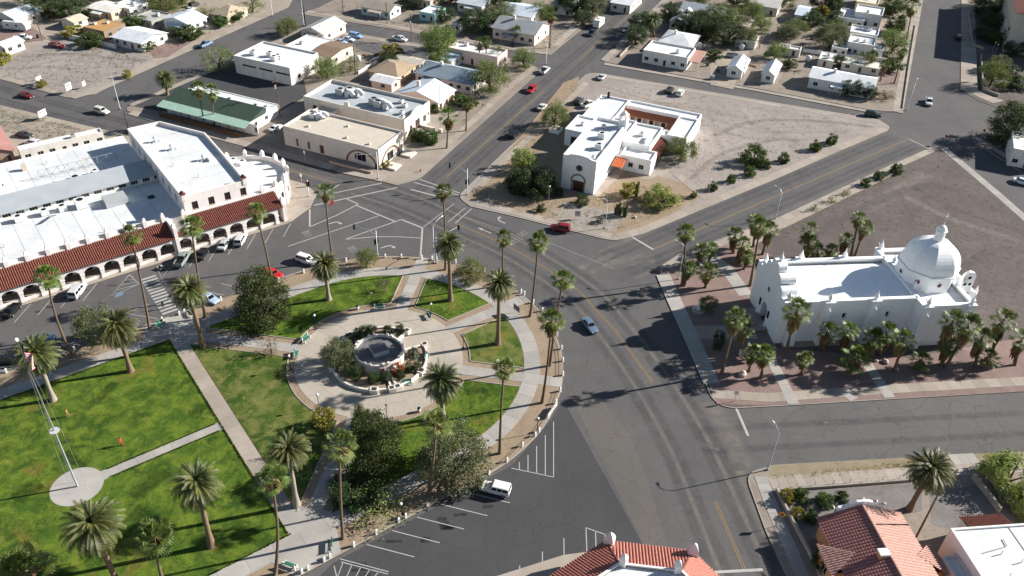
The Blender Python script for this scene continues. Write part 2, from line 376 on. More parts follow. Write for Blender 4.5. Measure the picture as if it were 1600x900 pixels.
def sector(a0, a1):
    di, do = math.degrees(math.asin(HWB/16.4)), math.degrees(math.asin(HWB/26.2))
    inner = [SA(16.4, a0+di+(a1-a0-2*di)*i/14) for i in range(15)]
    if a1 == 135:
        r1 = (26.2+HWB*.7071)/.7071
        q = (-r1*.7071+HWB*.7071, r1*.7071+HWB*.7071); q = (-(26.2+0)+HWB*1.414, 26.2)
        outer = [S(*q), S(-12, 26.2)]+[SA(26.2, 90-(90-a0-do)*i/9) for i in range(10)]
    elif a0 == -135:
        q = (-(26.2)+HWB*1.414, -26.2)
        outer = [SA(26.2, a1-do-(a1-do+90)*i/9) for i in range(10)]+[S(-12, -26.2), S(*q)]
    else: outer = [SA(26.2, a1-do-(a1-a0-2*do)*i/9) for i in range(10)]
    ed = [outer[-1]]+inner+[outer[0]]
    pl = fillet(inner+outer, {0: 1.6, 14: 1.6}, 4)
    n0 = [outer[-1]]+pl[:len(pl)-len(outer)]+[outer[0]]
    return pl, n0
random.seed(5)
for a0, a1, m in ((45, 135, 'grass'), (0, 45, 'grass'), (-45, 0, 'grass_dry'), (-135, -45, 'grass')):
    pl, ed = sector(a0, a1); lawn(pl, m=m, edges=ed)
di = math.degrees(math.asin(HWB/16.4))
inn = [SA(16.4, 135+di+(90-2*di)*i/14) for i in range(15)]; tt = 26.6-HWB*1.414
lawn(inn+[S(-26.6, -tt), S(-26.6, tt)], m='grass_dry', edges=[S(-26.6, tt)]+inn+[S(-26.6, -tt)])
lawn([S(-29.4, -26.2), S(-29.4, 26.2), S(-112, 26.2), S(-112, -26.2)])
# ------------------------------------------------------------------ the other blocks
def blk(name, px, top, rad=None, **k): return block(name, PP(px), top, rad, **k)
bF, _ = blk('church_lot', [(960, 378), (1000, 367), (1200, 284), (1310, 235), (1394, 200), (1372, 187), (1200, 159), (920, 112), (733, 290), (715, 308), (735, 323), (800, 338)], 'lot_gravel', {0: 4, 4: 3, 7: 5, 8: 3, 9: 3})
bI, _ = blk('chapel_lot', [(1027, 420), (1060, 398), (1210, 343), (1390, 259), (1470, 226), (1640, 372), (1640, 610), (1400, 624), (1200, 636), (1118, 640), (1075, 533), (1040, 456)], 'lot_brown', {0: 5, 4: 3, 9: 6})
bJ, _ = blk('corner_lot', [(1163, 740), (1210, 727), (1480, 712), (1660, 703), (1700, 1000), (1280, 1000), (1230, 905), (1195, 828)], 'yard_dirt', {0: 4})
# arcade block and its mirror twin at the bottom
bB, _ = block('arcade_lot', [S(-140, 52.2), S(5.5, 52.2), S(12.2, 56.2), S(16.6, 61), S(16.4, 67), P(430, 276), P(200, 212), P(0, 165), P(-260, 95), S(-140, 120)], 'lot_tan', {3: 2.5, 4: 2.5})
bK, _ = block('arcade_lot', [S(-60, -55.6), S(5.0, -55.6), S(11.0, -60), S(14.8, -64), S(15.4, -69), S(14.5, -84), S(-60, -100)], 'concrete', {3: 2.5, 4: 2.5})
bC, _ = blk('shop_lot', [(192, 172), (262, 136), (300, 121), (365, 93), (420, 68), (478, 41), (640, 66), (800, 92), (838, 104), (843, 113), (717, 225), (655, 281), (620, 290), (597, 284), (520, 265)], 'yard_dirt', {0: 3, 5: 3, 8: 3, 11: 5})
bD, _ = blk('house_lot', [(-120, 90), (0, 124), (112, 155), (150, 145), (240, 104), (400, 34), (450, 12), (470, -22), (-150, -30)], 'lot_tan', {2: 4})
bE, _ = blk('house_lot', [(468, 22), (500, 12), (560, -20), (990, -20), (860, 86), (800, 80), (640, 50)], 'yard_dirt', {5: 3})
bG, _ = blk('house_lot', [(938, 96), (1060, -24), (1446, -24), (1408, 176), (1360, 172), (1180, 138)], 'yard_dirt', {0: 3, 3: 4})
bH, _ = blk('school_lot', [(1502, -24), (1503, 142), (1530, 158), (1620, 190), (1760, 180), (1700, -30)], 'lot_brown', {1: 4})
bL, _ = blk('school_lot', [(1514, 216), (1530, 208), (1600, 206), (1720, 200), (1760, 330), (1640, 300)], 'lot_brown', {0: 2})
def over(parent, px, m, nm='gravel_bed', z=.128): return MB().sheet(PP(px), z).build(nm, _M[m], parent)
# surfaces laid on the blocks
over(bD, [(-100, 60), (112, 50), (240, 92), (150, 148), (112, 152), (-60, 108)], 'lot_gravel')
over(bD, [(-60, 78), (105, 45), (112, 55), (-60, 100)], 'lot_tan', z=.132)
over(bB, [(-60, 150), (160, 208), (150, 225), (-60, 260)], 'lot_tan')
over(bI, [(1032, 428), (1040, 410), (1150, 372), (1205, 400), (1175, 480), (1215, 545), (1420, 560), (1640, 520), (1640, 610), (1200, 634), (1120, 632)], 'red_gravel')
over(bI, [(1150, 372), (1200, 350), (1395, 262), (1400, 272), (1215, 362), (1165, 392)], 'lot_tan', z=.13)
over(bF, [(725, 308), (760, 280), (880, 130), (905, 120), (876, 295), (930, 310), (985, 262), (1110, 300), (1000, 362), (950, 372), (800, 333)], 'park_dirt')
over(bF, [(860, 330), (905, 322), (985, 335), (960, 362), (905, 360)], 'lot_gravel', z=.132)
over(bC, [(200, 165), (300, 124), (478, 60), (470, 100), (480, 150), (420, 185), (330, 170), (250, 175)], 'asphalt_dark', 'parking_lot')
over(bC, [(540, 62), (690, 78), (640, 100), (560, 78)], 'asphalt_old', 'parking_lot')
over(bC, [(620, 130), (720, 170), (700, 200), (660, 215), (640, 180)], 'walk_tan', 'paved_yard', z=.13)
over(bC, [(520, 255), (600, 262), (660, 235), (705, 212), (720, 222), (655, 279), (620, 288), (597, 282)], 'walk_tan', 'paved_yard', z=.134)
over(bG, [(1110, 90), (1130, 85), (1200, -10), (1260, -20), (1180, 60), (1145, 140), (1110, 133)], 'lot_tan', 'alley', z=.13)
over(bJ, [(1200, 728), (1480, 712), (1660, 703), (1660, 722), (1480, 730), (1205, 748)], 'dry_verge')
over(bJ, [(1230, 770), (1440, 755), (1440, 800), (1240, 830)], 'dark_gravel', z=.13)
over(bJ, [(1452, 770), (1550, 755), (1590, 800), (1490, 830), (1455, 820)], 'dark_gravel', z=.132)
over(bK, [(700, 925), (880, 868), (940, 860), (1125, 915), (1140, 1000), (700, 1000)], 'walk_tan', 'paved_yard')
# sidewalks, slab by slab where the slabs can be told apart
random.seed(11)
def walk(parent, px, width, length=1.6, m='concrete', z=.15, side=0): return slabs(parent, PP(px), width, length, z=z, m=m, side=side)
walk(bJ, [(1202, 755), (1300, 748), (1480, 736), (1660, 727)], 2.3, 1.5, 'walk_tan')
walk(bJ, [(1188, 745), (1205, 790), (1222, 830), (1256, 905)], 2.0, 1.6, 'concrete', z=.156)
walk(bJ, [(1480, 711), (1520, 709)], 2.2, 1.6, 'concrete', z=.16, side=-1)
walk(bI, [(1036, 430), (1048, 458), (1083, 535), (1112, 600)], 3.0, 2.6, 'concrete')
walk(bI, [(1112, 616), (1200, 622), (1400, 608), (1640, 594)], 2.2, 2.4, 'walk_tan')
walk(bI, [(1040, 418), (1064, 404), (1212, 348), (1395, 262), (1462, 232)], 2.0, 3.0, 'walk_tan', z=.154)
walk(bI, [(1474, 232), (1560, 305), (1640, 376)], 2.2, 3.0, 'concrete')
walk(bI, [(1085, 520), (1180, 520)], 4.0, 2.2, 'walk_tan', z=.146)
walk(bI, [(1100, 395), (1135, 420), (1165, 462)], 3.0, 2.2, 'concrete', z=.147)
for x0, y0, x1, y1 in ((1203, 560, 1240, 632), (1355, 570, 1390, 622), (1318, 612, 1335, 625)): walk(bI, [(x0, y0), (x1, y1)], 2.0, 2.4, 'concrete', z=.158)
walk(bF, [(735, 315), (800, 331), (955, 370)], 2.4, 2.6, 'walk_tan')
walk(bF, [(965, 370), (1000, 362), (1200, 280), (1310, 232), (1382, 202)], 2.4, 3.0, 'walk_tan')
walk(bF, [(930, 117), (1200, 163), (1370, 192)], 1.8, 4.0, 'walk_tan')
walk(bF, [(916, 130), (850, 195), (800, 240), (748, 292)], 1.8, 3.0, 'walk_tan')
walk(bF, [(868, 351), (890, 318)], 2.4, 2.2, 'walk_tan', z=.156)
walk(bF, [(926, 306), (975, 262)], 2.6, 2.4, 'walk_tan', z=.156)
walk(bF, [(1105, 312), (1045, 262), (1010, 278), (985, 270)], 2.2, 2.4, 'walk_tan', z=.158)
walk(bC, [(530, 265), (600, 280)], 3.0, 3.0, 'walk_tan')
walk(bC, [(700, 225), (792, 140), (832, 106)], 2.0, 3.0, 'walk_tan')
walk(bC, [(205, 176), (300, 203), (520, 262)], 2.6, 3.0, 'walk_tan', z=.14)
walk(bC, [(205, 165), (300, 124), (470, 50)], 1.8, 4.0, 'walk_tan', z=.14)
walk(bC, [(482, 44), (640, 70), (800, 96)], 1.6, 4.0, 'walk_tan', z=.14)
walk(bD, [(-60, 110), (0, 120), (118, 152), (150, 143), (400, 31)], 2.0, 4.0, 'walk_tan')
walk(bE, [(480, 18), (640, 46), (800, 76), (852, 84)], 1.6, 4.0, 'walk_tan')
walk(bE, [(868, 72), (960, -14)], 2.0, 4.0, 'walk_tan')
walk(bG, [(944, 95), (1060, -20)], 2.4, 4.0, 'walk_tan')
walk(bG, [(944, 100), (1180, 141), (1360, 175)], 1.8, 4.0, 'walk_tan')
walk(bG, [(1402, 176), (1440, -20)], 3.0, 3.0, 'walk_tan')
walk(bH, [(1512, -20), (1514, 140), (1560, 160)], 5.0, 3.0, 'walk_tan')
walk(bL, [(1522, 214), (1600, 262)], 2.0, 3.0, 'walk_tan')
slabs(bB, [S(-62, 54.2), S(6, 54.2), S(11.6, 57.2), S(15, 61.5), S(14.5, 67)], 3.6, 3.6, z=.15, m='walk_tan')
# ------------------------------------------------------------------ painted markings
def line(px, w_=.16, m='mark_white', z=.012, nm='painted_line', closed=False): return MB().strip(PP(px), w_, z, closed=closed).build(nm, _M[m], road)
def lineS(st, w_=.14, m='mark_white', z=.012, nm='stall_line'): return MB().strip([S(*q) for q in st], w_, z).build(nm, _M[m], road)
for i in range(6): s0 = -25.1+4.18*i; lineS([(s0, -34.0), (s0+4.5, -39.7)])
for x, ya, yb in ((865, 659, 745.5), (852, 680, 742.5), (838.5, 697, 740), (825, 711, 737), (811.5, 722, 734)): line([(x, ya), (x, yb)], .14)
line([(799, 731.5), (865.5, 745.5)], .14)
line([(533, 878), (606, 897)], .14); line([(522, 884), (527, 905)], .14)
for i in range(5): line([(536+14*i, 879+3.5*i), (526+14*i, 905)], .12)
for px in ([(881, 841), (882, 905)], [(847.5, 862), (847.5, 905)], [(812, 884), (812, 910)], [(915.5, 824.5), (917.5, 870)], [(930.5, 829), (931.5, 868)], [(945, 834), (946, 868)], [(915.5, 824.5), (962, 841)]): line(px, .14)
line([(1117, 894), (1192, 890)], .45); line([(1150, 637), (1169, 681)], .45)
line([(987, 370), (1021, 390)], .5)
for dx in (-1, 1):
    q = PP([(712, 350), (755, 367), (800, 388), (850, 417), (905, 455), (960, 515), (1020, 598)])
    MB().strip(offset(q, dx*.17), .12, .012).build('centre_line', _M['mark_yellow'], road)
    q = PP([(1117, 783), (1163, 889)]); MB().strip(offset(q, dx*.17), .12, .012).build('centre_line', _M['mark_yellow'], road)
    q = PP([(1022, 389), (1220, 303), (1420, 217)]); MB().strip(offset(q, dx*.16), .11, .012).build('centre_line', _M['mark_yellow'], road)
line([(697, 277), (850, 142)], .22, 'mark_yellow', nm='centre_line'); line([(905, 93), (1009, 0)], .22, 'mark_yellow', nm='centre_line')
line([(450, 265), (525, 286)], .2, 'mark_yellow', nm='centre_line'); line([(300, 224), (450, 265)], .2, 'mark_yellow', nm='centre_line')
line([(1420, 217), (1455, 234)], .3)
for px, w_ in (([(655, 280), (719, 302)], .3), ([(647, 285), (690, 297), (716, 305)], .3), ([(642, 296), (685, 307)], .4), ([(520, 302), (597, 286)], .3), ([(490, 321), (560, 306), (621, 293)], .35), ([(492, 309), (530, 289)], .3),
               ([(484, 327), (484, 354)], .35), ([(485, 354), (525, 337), (560, 319)], .25), ([(542, 311), (560, 319)], .3), ([(557, 321), (617, 346)], .35), ([(450, 385), (592, 337)], .22), ([(539, 374), (627, 343)], .25),
               ([(627, 343), (660, 356)], .4), ([(660, 356), (657, 404)], .4), ([(539, 374), (585, 370), (625, 370), (657, 372)], .22)): line(px, w_)
for px, w_ in (([(660, 356), (710, 318)], .3), ([(700, 347), (727, 325)], .35), ([(711, 349), (737, 326)], .4), ([(727, 339), (785, 359), (818, 375)], .18), ([(860, 380), (960, 420)], .14), ([(800, 154), (800, 155)], .1)): line(px, w_, 'mark_faint')
def arrow(px, ang, kind, m='mark_white', L=3.4):     # turn or through arrow painted in a lane
    x, y = P(*px); b = MB(); a = R_(ang)
    if kind == 'ahead': pl = [[(-L/2, -.12), (L*.15, -.12), (L*.15, .12), (-L/2, .12)], [(L*.15, -.4), (L/2, 0), (L*.15, .4)]]
    else:
        k = 1 if kind == 'left' else -1
        c = [(-L/2, 0), (-.2, 0), (.45, k*.25), (.75, k*.7), (.8, k*1.0)]
        pl = []; l, r = offset(c, .16), offset(c, -.16)
        for i in range(len(c)-1): pl.append([r[i], r[i+1], l[i+1], l[i]])
        pl.append([(.8-.5, k*1.0), (.8, k*1.75), (.8+.5, k*1.0)])
    for p in pl: b.sheet([(x+rot2(q, a)[0], y+rot2(q, a)[1]) for q in p], .012)
    b.build('lane_arrow', _M[m], road)
arrow((523, 347), 38, 'right', L=3.4); arrow((606, 384), 38, 'right', L=3.4); arrow((780, 345), 145, 'right', L=3.4); arrow((757, 360), 145, 'ahead', L=4)
def word_block(px, ang, m='mark_faint'):               # the worn lane legend ONLY, letter by letter
    x, y = P(*px); a = R_(ang); b = MB()
    def st(pts, w_=.14):
        q = [(x+rot2(p, a)[0], y+rot2(p, a)[1]) for p in pts]; b.strip(q, w_, .0125)
    h = 1.5
    for i, ch in enumerate('ONLY'):
        o = (1.5-i)*.62; l, r = o+.22, o-.22
        if ch == 'O': st([(-h/2, l), (h/2, l), (h/2, r), (-h/2, r), (-h/2, l)])
        if ch == 'N': st([(-h/2, l), (h/2, l), (-h/2, r), (h/2, r)])
        if ch == 'L': st([(h/2, l), (-h/2, l), (-h/2, r)])
        if ch == 'Y': st([(h/2, l), (0, o), (h/2, r)]); st([(0, o), (-h/2, o)])
    b.build('lane_lettering', _M[m], road)
word_block((480, 365), 38); word_block((552, 390), 38); word_block((817, 365), 145); word_block((803, 377), 145)
for s0 in [6.1-4.15*i for i in range(6)]+[-35.4-4.05*i for i in range(6)]: lineS([(s0, 52.0), (s0-3.7, 47.6)])
for i in range(13):
    t = 48.6-1.12*i; MB().sheet([S(-27.9, t), S(-24.9, t), S(-24.9, t-.55), S(-27.9, t-.55)], .012).build('crosswalk_bar', _M['mark_white'], road)
lineS([(-29.2, 51.6), (-34.2, 46.2), (-28.6, 47.2), (-29.2, 51.6)]); lineS([(-23.6, 51.6), (-24.3, 46.8), (-19.6, 51.4)])
for i in range(4): lineS([(-29.4-i*1.1, 51.2-1.2*i), (-28.7, 50.2-1.0*i)], .1)
lineS([(-29, 34), (-33.5, 39), (-29, 39.5)]); lineS([(-24, 34), (-23.6, 39.4), (-19.8, 34.4)])
for i in range(14):
    s0 = -34.5-4.15*i; lineS([(s0, 33.8), (s0-4.3, 38.6)])
for i in range(4): s0 = -19.8+4.15*i; lineS([(s0, 33.9-(.1 if i < 3 else 1)), (s0-3.6, 38.4)])
x, y = S(-32.5, 45.5); MB().sheet([S(-33.2, 46.3), S(-31.7, 46.3), S(-32.4, 45.2), S(-33.9, 45.2)], .012).build('parking_symbol', _M['mark_blue'], road)
for a, b_ in (((697, 30), (655, 50)), ((588, 50), (610, 38)), ((630, 46), (604, 55))): line([a, b_], .15, 'mark_faint')
# ------------------------------------------------------------------ plants
def H(base, top):                       # height of a top seen above a base that stands on the ground
    x, y = P(*base); best = (1e9, 0)
    for i in range(1, 900):
        z = i*.04; q = Vector((x, y, z-CAM_H)); d = q.dot(CF); e = (800+FPX*q.dot(CR)/d-top[0])**2+(450-FPX*q.dot(CU)/d-top[1])**2
        if e < best[0]: best = (e, z)
    return best[1]
def lean_to(base, top, z):               # how far the top at height z stands off the base
    x, y = P(*base); a, b = P(top[0], top[1], z); return (a-x, b-y)
def leafmat(name, c1, c2, rough=.6, var=.25, trans=.12, dry=None):
    def fn(k):
        a = k.noise(.45, 4, .6); f = k.noise(6, 3, .7); oi = k.n.new('ShaderNodeObjectInfo')
        c = k.mix(k.ramp(a, [(.35, 0.0), (.68, 1.0)]), c1, c2)
        c = k.mix(k.math('MULTIPLY', k.ramp(f, [(.4, 0.0), (.7, 1.0)]), .4), c, c1)
        if dry: c = k.mix(k.math('MULTIPLY', k.ramp(k.noise(.9, 3, .6), [(.56, 0.0), (.7, 1.0)]), .6), c, dry)
        x = k.n.new('ShaderNodeHueSaturation'); k.L.new(c, x.inputs['Color'])
        k.L.new(k.math('ADD', k.math('MULTIPLY', oi.outputs['Random'], var*2), 1-var), x.inputs['Value'])
        k.L.new(k.math('ADD', k.math('MULTIPLY', oi.outputs['Random'], .03), .485), x.inputs['Hue'])
        k.b.inputs['Specular IOR Level'].default_value = .35
        return x.outputs[0]
    m = node_mat(name, fn, rough); n = m.node_tree.nodes; L = m.node_tree.links; b = n['Principled BSDF']
    tr = n.new('ShaderNodeBsdfTranslucent'); mx = n.new('ShaderNodeMixShader'); mx.inputs[0].default_value = trans*2
    L.new(b.inputs['Base Color'].links[0].from_socket, tr.inputs[0]); L.new(b.outputs[0], mx.inputs[1]); L.new(tr.outputs[0], mx.inputs[2]); L.new(mx.outputs[0], n['Material Output'].inputs[0]); return m
leafmat('date_frond', '48522c', '828650', .5, .15, dry='8a7a3c'); leafmat('fan_frond', '4a5c28', '829048', .5, .18)
leafmat('fan_dead', '7d6444', 'ab8d6a', .8, .15); leafmat('date_dead', '7a6230', 'a58a4a', .8, .1)
leafmat('leaf_pine', '38452080'[:6], '606c38', .7, .1); leafmat('leaf_olive', '5b6140', '8b8e66', .7, .12); leafmat('leaf_mesquite', '5f6c38', '8e9854', .7, .2)
leafmat('leaf_dark', '324424', '556738', .6, .15); leafmat('leaf_paloverde', '7d8842', 'a8ae62', .7, .12); leafmat('leaf_yellow', '8a8636', 'a99f45', .7, .15)
leafmat('leaf_shrub', '45592b', '6d8040', .65, .2); leafmat('leaf_sage', '7c8570', '9aa08c', .8, .1); leafmat('leaf_red', '8a3a2c', 'a85a40', .7, .1); leafmat('leaf_bare', '7d705c', '958870', .9, .1)
def barkmat(name, c1, c2, sc=6):
    return node_mat(name, lambda k: k.mix(k.ramp(k.noise(sc, 5, .7, stretch=(0, (1, 1, 3))), [(.35, 0.0), (.68, 1.0)]), c1, c2), .95)
barkmat('bark', '4a3d31', '75624f'); barkmat('palm_bark', '6d5a47', '95806a'); barkmat('palm_bark_pale', '8d8175', 'aba093'); barkmat('fan_bark', '5f4f40', '8a7763')
MAT = _M
def date_crown(seed, R=4.2, n=140):
    r = random.Random(seed); b = MB(); GA = 2.39996
    for i in range(n):
        az = i*GA+r.uniform(-.2, .2); u = (i+.5)/n; el = R_(84-128*u**.8+r.uniform(-7, 7)); L = R*(1.05-.14*abs(u-.5)+r.uniform(-.1, .08))
        if u < .12: L *= .8
        p = Vector((0, 0, .15-.7*u)); m = 1 if u > .93 and r.random() < .7 else 0
        pts = [p.copy()]; e = el; K = 9; droop = R_(50+28*u)
        for k in range(K):
            p = p+Vector((math.cos(az)*math.cos(e), math.sin(az)*math.cos(e), math.sin(e)))*L/K; pts.append(p.copy()); e -= droop*(.5+k/K)/K*1.5
        side = Vector((-math.sin(az), math.cos(az), 0))
        b.add([pts[0]-side*.07, pts[0]+side*.07, pts[4]+side*.03, pts[4]-side*.03, pts[K]], [(0, 1, 2, 3), (3, 2, 4)], m)
        for k in range(1, K*2):
            a = k/2; i0 = min(int(a), K-1); q = pts[i0].lerp(pts[i0+1], a-i0); t = (pts[i0+1]-pts[i0]).normalized(); nn = side.cross(t)
            ll = .74*math.sin(math.pi*min(1, (k/(K*2))*.86+.12))**.7*R/4.2*(1+r.uniform(-.12, .12))
            for sg in (-1, 1):
                d = (side*sg*.78+t*.58-nn*.28*(-1)).normalized(); w_ = t*.1
                tip = q+d*ll-Vector((0, 0, .08)); b.add([q-w_, q+w_, tip+w_*.25], [(0, 1, 2)], m)
    return b
def fan_crown(seed, R=1.0, n=32):
    r = random.Random(seed); b = MB()
    for i in range(n):
        u = (i+.5)/n; az = i*2.39996+r.uniform(-.2, .2); el = R_(85-125*u+r.uniform(-9, 9)); pl = R*(.95+.25*r.random())*(.55+.45*u if u < .4 else 1)
        d = Vector((math.cos(az)*math.cos(el), math.sin(az)*math.cos(el), math.sin(el))); o = Vector((0, 0, .25-.5*u)); e = o+d*pl
        side = Vector((-math.sin(az), math.cos(az), 0)); nn = side.cross(d).normalized()
        b.add([o-side*.035, o+side*.035, e+side*.02, e-side*.02], [(0, 1, 2, 3)])
        if nn.z < 0: nn = -nn
        fr = R*(.86+r.uniform(-.12, .12)); K = 13
        for k in range(K):
            g = R_(-115+230*(k+.5)/K); w_ = R_(7.2)
            def pt(g, rr, drop=0): return e+(d*math.cos(g)+side*math.sin(g))*rr+nn*(.12*rr-abs(g)*.10*rr)-Vector((0, 0, drop))
            L = fr*(1-.22*abs(g)/2)*(1+r.uniform(-.08, .08))
            b.add([e, pt(g-w_, L*.55), pt(g, L, .30*L*r.uniform(.5, 1.3)), pt(g+w_, L*.55)], [(0, 1, 2, 3)])
    return b
def fan_skirt(seed, R=.75, L=1.5, n=46):
    r = random.Random(seed); b = MB()
    for i in range(n):
        az = r.uniform(0, 6.283); u = r.random(); z0 = -.25-u*L*.55; rr = R*(.95-.45*u)*r.uniform(.8, 1.15); dz = .75+.3*r.random()
        d = Vector((math.cos(az), math.sin(az), 0)); s_ = Vector((-math.sin(az), math.cos(az), 0))
        b.add([Vector((0, 0, z0+.12)), d*rr*.8+Vector((0, 0, z0-.35*dz))-s_*.26, d*rr+Vector((0, 0, z0-dz)), d*rr*.8+Vector((0, 0, z0-.35*dz))+s_*.26], [(0, 1, 2, 3)])
    return b
DATE = [date_crown(s).data('date_crown', [_M['date_frond'], _M['date_dead']]) for s in (1, 2, 3, 4)]
_jr = random.Random(77)
DBOSS = MB().lathe([(.35, -1.5), (.62, -1.1), (.72, -.5), (.5, .1), (.1, .4)], n=12).data('palm_boss', _M['palm_bark'], True)
FAN = [fan_crown(s, n=k).data('fan_crown', _M['fan_frond']) for s, k in ((5, 32), (6, 26), (7, 36), (8, 29), (9, 24), (10, 33), (11, 28))]
SKIRT = [fan_skirt(s).data('skirt', _M['fan_dead']) for s in (1, 2)]
_trunks = {}
def date_palm(label, base, top=None, h=None, R=4.2, i=0, group='date palms', off=(0, 0)):
    x, y = P(*base); z = h or H(base, top)
    t = thing('date_palm', label, 'palm tree', (x, y, .1), 0, group)
    lx, ly = lean_to(base, top, z) if top else off
    n = 9; pts = []; rad = []
    for k in range(n):
        u = k/(n-1); pts.append((lx*u, ly*u, -.2+(z+.2)*u)); rad.append(.30*(1-u)**7+.36+.03*math.sin(k*2.1)-.03*u)
    MB().tube(pts, rad, 12).build('trunk', _M['palm_bark_pale'] if i % 3 == 0 else _M['palm_bark'], t, smooth=True)
    c = ob('crown', DATE[i % 4], t, (lx, ly, z), i*1.7, (R/4.2*_jr.uniform(.94, 1.06), R/4.2*_jr.uniform(.94, 1.06), R/4.2*_jr.uniform(.9, 1.12))); c.rotation_euler = (_jr.uniform(-.12, .12), _jr.uniform(-.12, .12), i*1.7); ob('boot', DBOSS, t, (lx, ly, z-.1), 0, R/4.2*.9); return t
def fan_palm(label, base, top=None, h=None, R=1.3, i=0, group='fan palms', skirt=1.0, off=(0, 0), r0=.21, bow=0):
    x, y = P(*base); z = h or H(base, top)
    t = thing('fan_palm', label, 'palm tree', (x, y, .1), 0, group)
    lx, ly = lean_to(base, top, z) if top else off
    n = 9; pts = []; rad = []
    for k in range(n):
        u = k/(n-1); s_ = math.sin(u*math.pi)*bow; pts.append((lx*u+s_, ly*u+s_*.3, -.2+(z+.2)*u)); rad.append(r0*(1+.55*(1-u)**6-.28*u))
    MB().tube(pts, rad, 9).build('trunk', _M['fan_bark'], t, smooth=True)
    c = ob('crown', FAN[(i*5+2) % 7], t, (lx, ly, z), i*1.3, (R*_jr.uniform(.88, 1.1), R*_jr.uniform(.88, 1.1), R*_jr.uniform(.85, 1.2))); c.rotation_euler = (_jr.uniform(-.2, .2), _jr.uniform(-.2, .2), i*1.3)
    if skirt: ob('skirt', SKIRT[i % 2], t, (lx, ly, z-.1), i, (R*1.15, R*1.15, R*1.25*skirt))
    return t
# ---- park date palms
for i, (lab, b0, t0, R) in enumerate([
    ('tall date palm on the lawn nearest the flagpole flag, left picture edge', (84, 626), (56, 553), 4.1),
    ('date palm with a yellowing side at the lawn edge by the parking', (205, 581), (182, 510), 4.1),
    ('date palm at the paved corner beside the zebra crossing', (318, 541), (294, 454), 3.9),
    ('yellow-tipped date palm on the lawn right of the dark pine', (514, 469), (507, 414), 3.4),
    ('date palm on the small lawn below the street corner', (704, 470), (701, 382), 3.4),
    ('date palm on the dry lawn right of the bandstand', (778, 538), (780, 443), 3.5),
    ('date palm at the right edge of the round plaza floor', (692, 652), (690, 596), 3.9),
    ('date palm with whitewashed foot at the lower end of the lawn', (331, 854), (307, 757), 3.9),
    ('largest date palm, in front of the round flagpole pad', (187, 918), (144, 822), 4.3),
    ('date palm between the two crossing walks near the bottom benches', (464, 791), (450, 704), 3.6)]):
    date_palm(lab, b0, t0, R=R, i=i, group='date palms in the park')
date_palm('date palm with dark thick trunk in the yard behind the pink house', (1420, 797), (1454, 734), R=3.8, i=1)
date_palm('small date palm beside the green roofed building', (262, 149), (258, 123), R=3.2, i=4)
date_palm('large dark date palm beside the white hip roofed house', (1022, 58), (1019, 30), R=4.2, i=5)
# ---- tall fan palms of the park and its kerb
for i, (lab, b0, t0, R) in enumerate([
    ('tall fan palm with bowed trunk leftmost along the park kerb', (115, 560), (73, 431), 1.5),
    ('tall fan palm in front of the seventh arch, by the zebra crossing', (234, 515), (204, 366), 1.5),
    ('tall fan palm whose crown overlaps the right tiled arcade roof start', (321, 498), (299, 353), 1.45),
    ('tall fan palm rising behind the dark pine, crown at the arcade end', (428, 452), (400, 331), 1.4),
    ('tall fan palm at the kerb above the yellow-tipped date palm', (520, 408), (508, 299), 1.4),
    ('fan palm beside the tall street lamp at the park corner', (696, 422), (692, 298), 1.3),
    ('fan palm behind the round bush at the upper right kerb', (786, 447), (787, 372), 1.4),
    ('fan palm leaning right over the curved road, thin trunk by information sign', (828, 495), (841, 377), 1.5),
    ('fan palm with bright crown over the yellow centre line', (859, 572), (880, 436), 1.5),
    ('fan palm with full crown at the right kerb of the park', (847, 630), (862, 500), 1.7),
    ('thin straight fan palm right of the lower lawn', (781, 709), (788, 575), 1.4),
    ('fan palm rising out of the big grey olive tree', (669, 775), (682, 660), 1.55),
    ('fan palm with bright crown beside the dark conifer', (536, 842), (531, 697), 1.65),
    ('bright green fan palm with crooked trunk beside the lower benches', (430, 898), (424, 749), 1.65),
    ('yellow-green fan palm between the two lowest date palms', (255, 910), (241, 836), 1.8)]):
    fan_palm(lab, b0, t0, R=R*.85, i=i, group='tall fan palms round the park', skirt=.7 if i not in (3, 4, 5, 9) else 1.0, bow=(-.6 if i == 0 else .5 if i == 13 else .15 if i % 2 else -.15))
fan_palm('bright low fan palm cut by the bottom left picture corner', (45, 935), (36, 893), R=2.2, i=3, skirt=.3)
# ---- fan palms elsewhere
for i, (lab, b0, t0, R) in enumerate([
    ('left of the two fan palms before the green roof', (320, 197), (309, 137), 1.6), ('right of the two fan palms before the green roof', (335, 196), (330, 142), 1.5),
    ('broad fan palm on the sidewalk by the arched cream building', (698, 232), (701, 181), 2.1), ('small fan palm on the verge below the blue roofed house', (728, 205), (730, 162), 1.3),
    ('left fan palm in front of the pink flat roofed house', (749, 101), (749, 66), 1.4), ('right fan palm in front of the pink flat roofed house', (759, 101), (760, 65), 1.3),
    ('fan palm with ivy dark trunk at the cream gabled house', (859, 75), (861, 22), 1.8), ('short fan palm against the cream gabled house', (808, 66), (807, 49), 1.5),
    ('tallest fan palm on the right street verge', (1417, 60), (1426, 8), 2.2), ('fan palm behind the tallest one on the right street', (1407, 50), (1412, 20), 2.2),
    ('young fan palm between the white houses on the right', (1360, 111), (1364, 87), 1.3), ('fan palm at the front corner of the white house by the corner', (1375, 127), (1384, 100), 1.4),
    ('fan palm with leaning trunk beside the pink patio', (1397, 131), (1411, 82), 1.3), ('fan palm in the shaded school garden', (1571, 77), (1580, 52), 2.0)]):
    fan_palm(lab, b0, t0, R=R*.85, i=i+2, group='fan palms along the streets')
